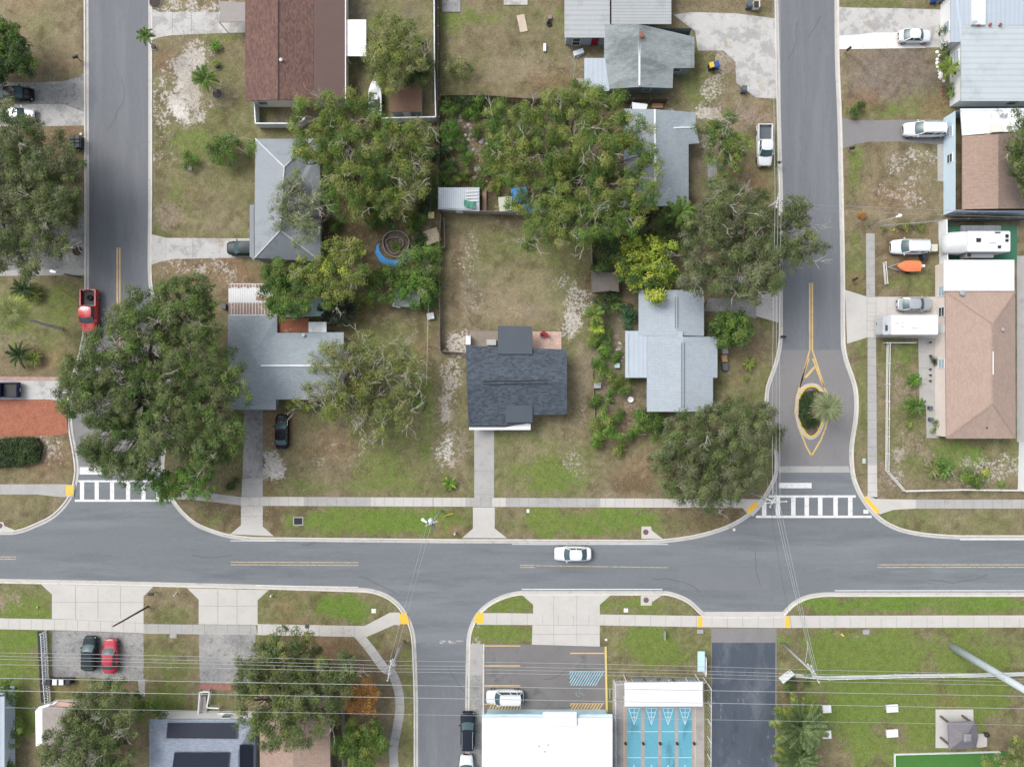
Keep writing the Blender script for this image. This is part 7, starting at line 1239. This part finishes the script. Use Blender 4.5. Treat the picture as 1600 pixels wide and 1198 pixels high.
ring(619, 381, 1.78, .16, .38, wob=.05).build('rim', rimm, t); ring(617, 383, 1.12, .12, .30, wob=.12).build('inner_rim', rimm, t); MB().lathe(P(619, 381, .1), [(1.6, 0), (1.6, .05), (.02, .06)], 24).build('soil', M('leafy_soil', (.105, .08, .065), .9, .25, 3, .4, 6, stain=[((.30, .26, .22), 2.5, .58, .06, .8), ((.06, .09, .02), 1.2, .56, .06, .8)]), t)
tree('leafy_shrub', 'small green plant in the middle of the round garden pond', 'plant', (614, 383), .9, [(614, 382, 7), (622, 385, 4)], 'bright', dens=.4, leaf=.16)
solo('planter_ring', ring(490, 450, .44, .14, .3), M('rust_pink_metal', (.42, .33, .30), .8), 'round white rimmed pot under the yellow-green tree', 'planter')
for x, y, r, lb in ((340, 147, .72, 'base of the bushy palm on the sandy yard'), (241, 74, .4, 'small palm by the left street kerb'), (243, 4, .8, 'palm bed at the top edge by the left street'), (340, 105, .45, 'small yucca above the bushy palm'), (121, 392, .7, 'stump on the shaded left driveway')):
    t = thing('mulch_ring', P(x, y, .1), 'dark round mulch ring at the ' + lb, 'mulch ring'); MB().lathe(P(x, y, .08), [(r - .06, 0), (r * .9 - .05, .07), (.02, .1)], 20).build('soil', M('dark_mulch', (.055, .045, .038), .95, .2, 4, .3, 8), t)
    ring(x, y, r, .08, .09).build('edging', M('ring_edge', (.20, .19, .17), .9), t)
isl = [(1247, 640), (1248, 622), (1255, 607), (1267, 602), (1279, 606), (1287, 622), (1288, 640), (1285, 660), (1277, 677), (1267, 683), (1257, 677), (1249, 660)]
isl = [(p.x, p.y) for p in catmull([(x, y, 0) for x, y in isl] + [(1247, 640, 0)], 4)][:-1]
w = [Vector((p.x, p.y)) for p in px(isl)]; w1 = inset(w, .22); b = MB(); w = ccw(w); b.grid([[(p.x, p.y, 0) for p in w], [(p.x, p.y, .15) for p in w], [(p.x, p.y, .15) for p in w1], [(p.x, p.y, 0) for p in w1]], True)
t = thing('traffic_island', P(1267, 640), 'oval planted traffic island with a yellow kerb in the right street', 'traffic island'); b.build('yellow_kerb', M('island_yellow', (.60, .42, .10), .7, .1, 1, .1, stain=[((.3, .27, .2), 1, .58, .1, .7)]), t); MB().sheet(w1, .12).build('soil', M('leafy_soil', (.1, .1, .1)), t)
ow = inset(w, -.30); b = MB(); b.grid([[(p.x, p.y, .016) for p in w], [(p.x, p.y, .016) for p in ow]], True); b.build('gutter', gutterm, t)
def rock(label, x, y, r, m, gr=None, h=.5):
    rs = np.random.RandomState(int(x * 3 + y)); b = MB(); c = P(x, y, .08); rows = []
    for i in range(5):
        ph = i / 4 * PI / 2; rows.append([c + Vector((r * math.cos(ph) * math.cos(a) * rs.uniform(.8, 1.2), r * math.cos(ph) * math.sin(a) * rs.uniform(.7, 1.1), r * h * math.sin(ph))) for a in [2 * PI * j / 8 for j in range(8)]])
    b.grid(rows, True); b.f.append(tuple(range(32, 40))); return solo('garden_rock', b, m, label, 'rock', gr, org=tuple(c))
st_w = M('pale_stone', (.48, .45, .42), .9, .15, 2, .2, 9); st_p = M('pinkish_stone', (.36, .26, .23), .9, .15, 2, .2, 9); st_g = M('grey_stone', (.25, .25, .25), .9, .15, 2, .2, 9)
NPr = np.random.RandomState(5)
for i in range(34):
    x = NPr.uniform(695, 765); y = NPr.uniform(180, 290)
    if i < 14: x, y = NPr.uniform(715, 755), NPr.uniform(190, 225)
    rock('loose stone scattered on the soil of the cluttered garden', x, y, NPr.uniform(.14, .36), (st_w, st_g, st_p)[i % 3], 'loose stones in the cluttered garden')
for i in range(9): rock('white stone edging the bed along the pale blue house', 1466 + NPr.uniform(-2, 3) + max(0, i - 5) * 2.5, 82 + i * 5.6, NPr.uniform(.2, .34), M('white_stone', (.68, .67, .65), .9), 'white stones edging the bed by the pale blue house')
for i in range(3): rock('round reddish stone in the bed below the palm by the pale blue house', 1473, 136 + i * 6.5, .26, M('red_stone', (.16, .07, .06), .9), 'three reddish stones in the bed')
for i in range(10): rock('small stone in the dirt strip beside the pale grey house', NPr.uniform(960, 976), NPr.uniform(525, 575), NPr.uniform(.10, .22), (st_w, st_g)[i % 2], 'stones in the dirt strip by the pale grey house')
for i in range(5): MBq = None
def block(name, label, cat, x, y, sx, sy, h, m, ang=0, z=.1, gr=None, top=None):
    t = thing(name, P(x, y, z), label, cat, gr); c = P(x, y, z + h * .5); MB().box((c.x, c.y, z + h / 2), (sx, sy, h), R(ang), taper=.96).build('body', m, t); MB().box((c.x, c.y, z + h + .03), (sx * 1.04, sy * 1.04, .06), R(ang), taper=.96).build('top', top or m, t); return t
bl = M('bright_blue_tarp', (.03, .20, .50), .6, .1, 1, .1); grp = M('grey_lid', (.36, .38, .38), .6)
block('board_sheet', 'pale plywood sheet lying on the lawn at the top', 'board', 816, 37, 1.0, 2.2, .04, M('pale_ply', (.46, .38, .30), .8), 12); block('board_sheet', 'long grey white slab cut by the top edge of the yard', 'slab', 806, 3, 3.0, .9, .05, conc_w, 0); block('board_sheet', 'stained concrete pad cut by the top edge left of the lawn', 'slab', 705, 6, 2.4, 2.2, .05, conc_o, 0)
block('gas_bottle', 'white canister standing on the dry lawn near the top', 'canister', 851, 75, .35, 1.0, .3, whitew, 0); solo('old_tyre', MB().lathe(P(858, 38, .1), [(.3, 0), (.38, .08), (.38, .16), (.3, .22), (.18, .2), (.18, .02)], 16), tyre, 'black tyre lying on the lawn near the flat roofed grey house', 'tyre'); block('garden_crate', 'small pale crate just above the black tyre', 'crate', 859, 28, .5, .5, .35, woodm)
block('wooden_step', 'grey wooden back step beside the small side porch', 'step', 906, 131, 1.0, 1.1, .5, M('greyed_wood', (.28, .255, .225)), 0)
block('blue_pool', 'bright blue tarpaulin showing beneath the big yellow-green tree', 'tarp', 812, 305, 2.0, 1.8, .5, bl, 8); block('blue_pool', 'smaller blue tarpaulin piece near the grey garden fence', 'tarp', 838, 325, 3.2, 1.0, .6, bl, 5); block('storage_box', 'pale box right of the smaller blue tarpaulin', 'box', 850, 327, 1.0, .8, .6, roof_wf)
block('storage_box', 'cream green box on the path right of the corrugated shed', 'box', 790, 320, 1.7, 1.8, .8, M('pale_green_paint', (.46, .48, .38), .8), 5); block('plank_stack', 'tan plank stack right of the corrugated shed', 'planks', 757, 312, .5, 3.0, .3, M('tan_plank', (.36, .26, .18), .8), 0)
block('storage_box', 'yellow box by the left side of the corner kennel fence', 'box', 674, 337, .8, .8, .6, M('straw_yellow', (.55, .50, .22), .8), 0); block('thatched_pile', 'straw coloured thatch pile beside the middle fence', 'pile', 675, 370, 2.0, 1.8, .6, M('straw', (.34, .29, .20), .95, .2, 3, .4, 8), 20)
block('chair_set', 'white plastic chair near the wooden fence and shrubs', 'chair', 673, 494, .9, .8, .5, whitew, 10); block('white_sheet', 'white sheet leaning at the left foot of the aviary shed', 'sheet', 621, 473, 1.0, 1.2, .4, whitew, -15)
block('ac_unit', 'grey air conditioner unit at the back corner of the dark blue house', 'air conditioner', 768, 535, 1.2, .7, .8, grp, 0); block('storage_box', 'white cabinet on the left wall of the dark blue house porch', 'cabinet', 732, 532, .6, 1.1, 1.2, whitew, 0)
block('storage_box', 'white cooler box beside the white SUV tail at the fence', 'box', 1457, 388, .8, .9, .8, creamw, 0); block('wooden_planks', 'brown pallet between the mossy grey house and pale house', 'pallet', 1027, 166, 1.4, .6, .3, M('warm_wood', (.36, .22, .12), .8)); block('wooden_planks', 'tan pallet left of the brown pallet behind the mossy grey house', 'pallet', 1000, 165, 1.6, .7, .3, M('tan_plank', (.3, .2, .1)))
for x, y, m_, lb in ((1132, 547, grp, 'upper'), (1131, 560, M('warm_wood', (.3, .2, .1)), 'middle'), (1132, 573, bing, 'lower')): block('storage_crate', lb + ' crate in the stack against the right wall of the pale grey house', 'crate', x, y, .7, .9, .6, m_, 6, top=m_)
block('storage_crate', 'dark blue tub with a grey lid beside the dirt strip', 'tub', 933, 602, .9, .7, .6, binblue, 0, top=grp); block('storage_crate', 'light teal pot on the dirt strip left of the pale grey house', 'pot', 964, 571, .6, .6, .5, M('pale_teal', (.40, .52, .50), .6), 0); solo('white_bowl', MB().lathe(P(985, 624, .1), [(.2, 0), (.4, .2), (.36, .22), (.18, .06)], 16), whitew, 'white bowl on the dirt left of the pale grey house front', 'bowl', smooth=True)
block('log_border', 'fallen pale log in front of the shrubs beside the lower oak', 'log', 992, 679, 3.0, .28, .2, woodm, 3); block('stone_slab', 'flat grey stepping stone below the compact green bush', 'slab', 293, 263, 1.2, .5, .08, conc_g, -8); block('roof_box', 'white bench and bucket at the end of the old pale wall of the top house', 'bench', 904, 83, 1.3, .6, .5, M('pale_blue_plastic', (.52, .6, .64), .6), 20)
# red garden chairs on the patio
def gchair(label, x, y, ang, m):
    a = P(x, y, .14); t = thing('garden_chair', a, label, 'chair', 'red chairs on the brick patio', R(ang)); ORG[t.name] = Vector((0, 0, 0)); MB().box((0, 0, .42), (.48, .48, .05)).build('seat', m, t); MB().box((-.24, 0, .70), (.05, .48, .50)).build('backrest', m, t)
    for sx in (-1, 1):
        for sy in (-1, 1): MB().box((sx * .2, sy * .2, .2), (.05, .05, .4)).build('leg', m, t)
gchair('left red chair on the pinkish brick patio', 847, 523, 0, redm); gchair('right red chair on the pinkish brick patio', 852, 524, 180, redm)
t = thing('patio_table', P(849.5, 519, .14), 'tiny red table behind the red chairs on the patio', 'table'); MB().box(P(849.5, 520, .6), (.5, .5, .05)).build('tabletop', redm, t); MB().box(P(849.5, 520, .35), (.08, .08, .45)).build('leg', redm, t)
# AC unit boxes and lines beside the right hip house
for i, y in enumerate((535, 556, 577, 586, 595)): solo('path_light', MB().lathe(P(1452.5, y, .12), [(.1, 0), (.1, .25), (.14, .28), (.02, .34)], 10), darkm, 'small black pot light on the pale strip by the brown hip house', 'garden light', 'black pot lights beside the brown hip house')
for x, y, lb in ((1453, 637, 'upper'), (1454, 655, 'lower')): block('flower_pot', lb + ' dark pot at the porch end of the brown hip house', 'pot', x, y, .45, .45, .5, bing)
# fallen leaves and litter
rs = np.random.RandomState(77); pts = []
for (x, y, rx, ry, n) in ((245, 600, 160, 190, 1500), (380, 760, 60, 60, 400), (560, 320, 120, 120, 2200), (880, 300, 160, 140, 2000), (1120, 720, 110, 90, 1300), (1150, 400, 90, 110, 1300), (580, 640, 130, 100, 1500), (470, 1060, 120, 100, 1300), (70, 290, 90, 140, 1000), (150, 1110, 100, 80, 900), (725, 230, 50, 70, 900), (450, 700, 60, 60, 400), (1290, 640, 30, 60, 60), (970, 600, 50, 120, 700), (700, 620, 30, 120, 400), (1400, 280, 80, 60, 700), (1480, 700, 110, 60, 500), (300, 130, 70, 110, 900)):
    a = rs.rand(n) * 2 * PI; r_ = np.sqrt(rs.rand(n)); pts.append(np.stack([(x + rx * r_ * np.cos(a) - 800) / PXM, (599 - (y + ry * r_ * np.sin(a))) / PXM], 1))
pts = np.concatenate(pts); onr = pip(pts[:, 0], pts[:, 1], rw); kp = (~onr) | (rs.rand(len(pts)) < .10); pts = pts[kp]; onr = onr[kp]
cen = np.concatenate([pts, np.where(onr, .03, .15)[:, None]], 1); pl_ = np.array([(.30, .22, .13), (.20, .13, .07), (.36, .30, .20), (.12, .08, .05), (.26, .24, .10)])
v, f, c = leaves(cen, rs.normal(size=cen.shape) * .18 + np.array([0, 0, 1]), np.full(len(cen), .13), pl_[rs.randint(0, 5, len(cen))], rs)
o = bpy.data.objects.new('fallen_leaves', fastmesh('fallen_leaves', v, f, leafm, c)); COL.objects.link(o); tag(o, 'dry brown fallen leaves scattered under the trees', 'leaf litter', kind='stuff')
# grass tufts: tiny blades over the lawns, colour taken from the ground they grow on
n = 230000; X_ = rs.uniform(-67, 67, n); Y_ = rs.uniform(-50.5, 50.5, n); gi = ((Y_ - gy[0]) / N).astype(int); gj = ((X_ - gx[0]) / N).astype(int); cc = col_avg[gi, gj]; zz = Z[gi, gj]
ok = (zz > 0) & (Z[np.minimum(gi + 1, ny - 1), gj] > 0) & (Z[gi, np.minimum(gj + 1, nx - 1)] > 0) & (cc.sum(1) < .75); X_, Y_, cc = X_[ok], Y_[ok], cc[ok]; n = len(X_)
h = rs.uniform(.05, .11, n); a = rs.rand(n) * 2 * PI; s = rs.uniform(.05, .11, n); dx, dy = np.cos(a) * s, np.sin(a) * s; z0 = np.full(n, .088)
V = np.stack([np.stack([X_ - dx, Y_ - dy, z0], 1), np.stack([X_ + dx, Y_ + dy, z0], 1), np.stack([X_ + dy * 1.2, Y_ - dx * 1.2, .104 + h * .12], 1)], 1).reshape(-1, 3)
gcol = cc * rs.uniform(.62, 1.45, (n, 1)) * np.array([1, 1.0, .95]); C = np.repeat(np.concatenate([gcol, np.ones((n, 1))], 1), 3, 0)
o = bpy.data.objects.new('grass', fastmesh('grass', V, np.arange(3 * n).reshape(n, 3), leafm, C)); COL.objects.link(o); tag(o, 'short dry and green grass tufts on the lawns', 'grass', kind='stuff')
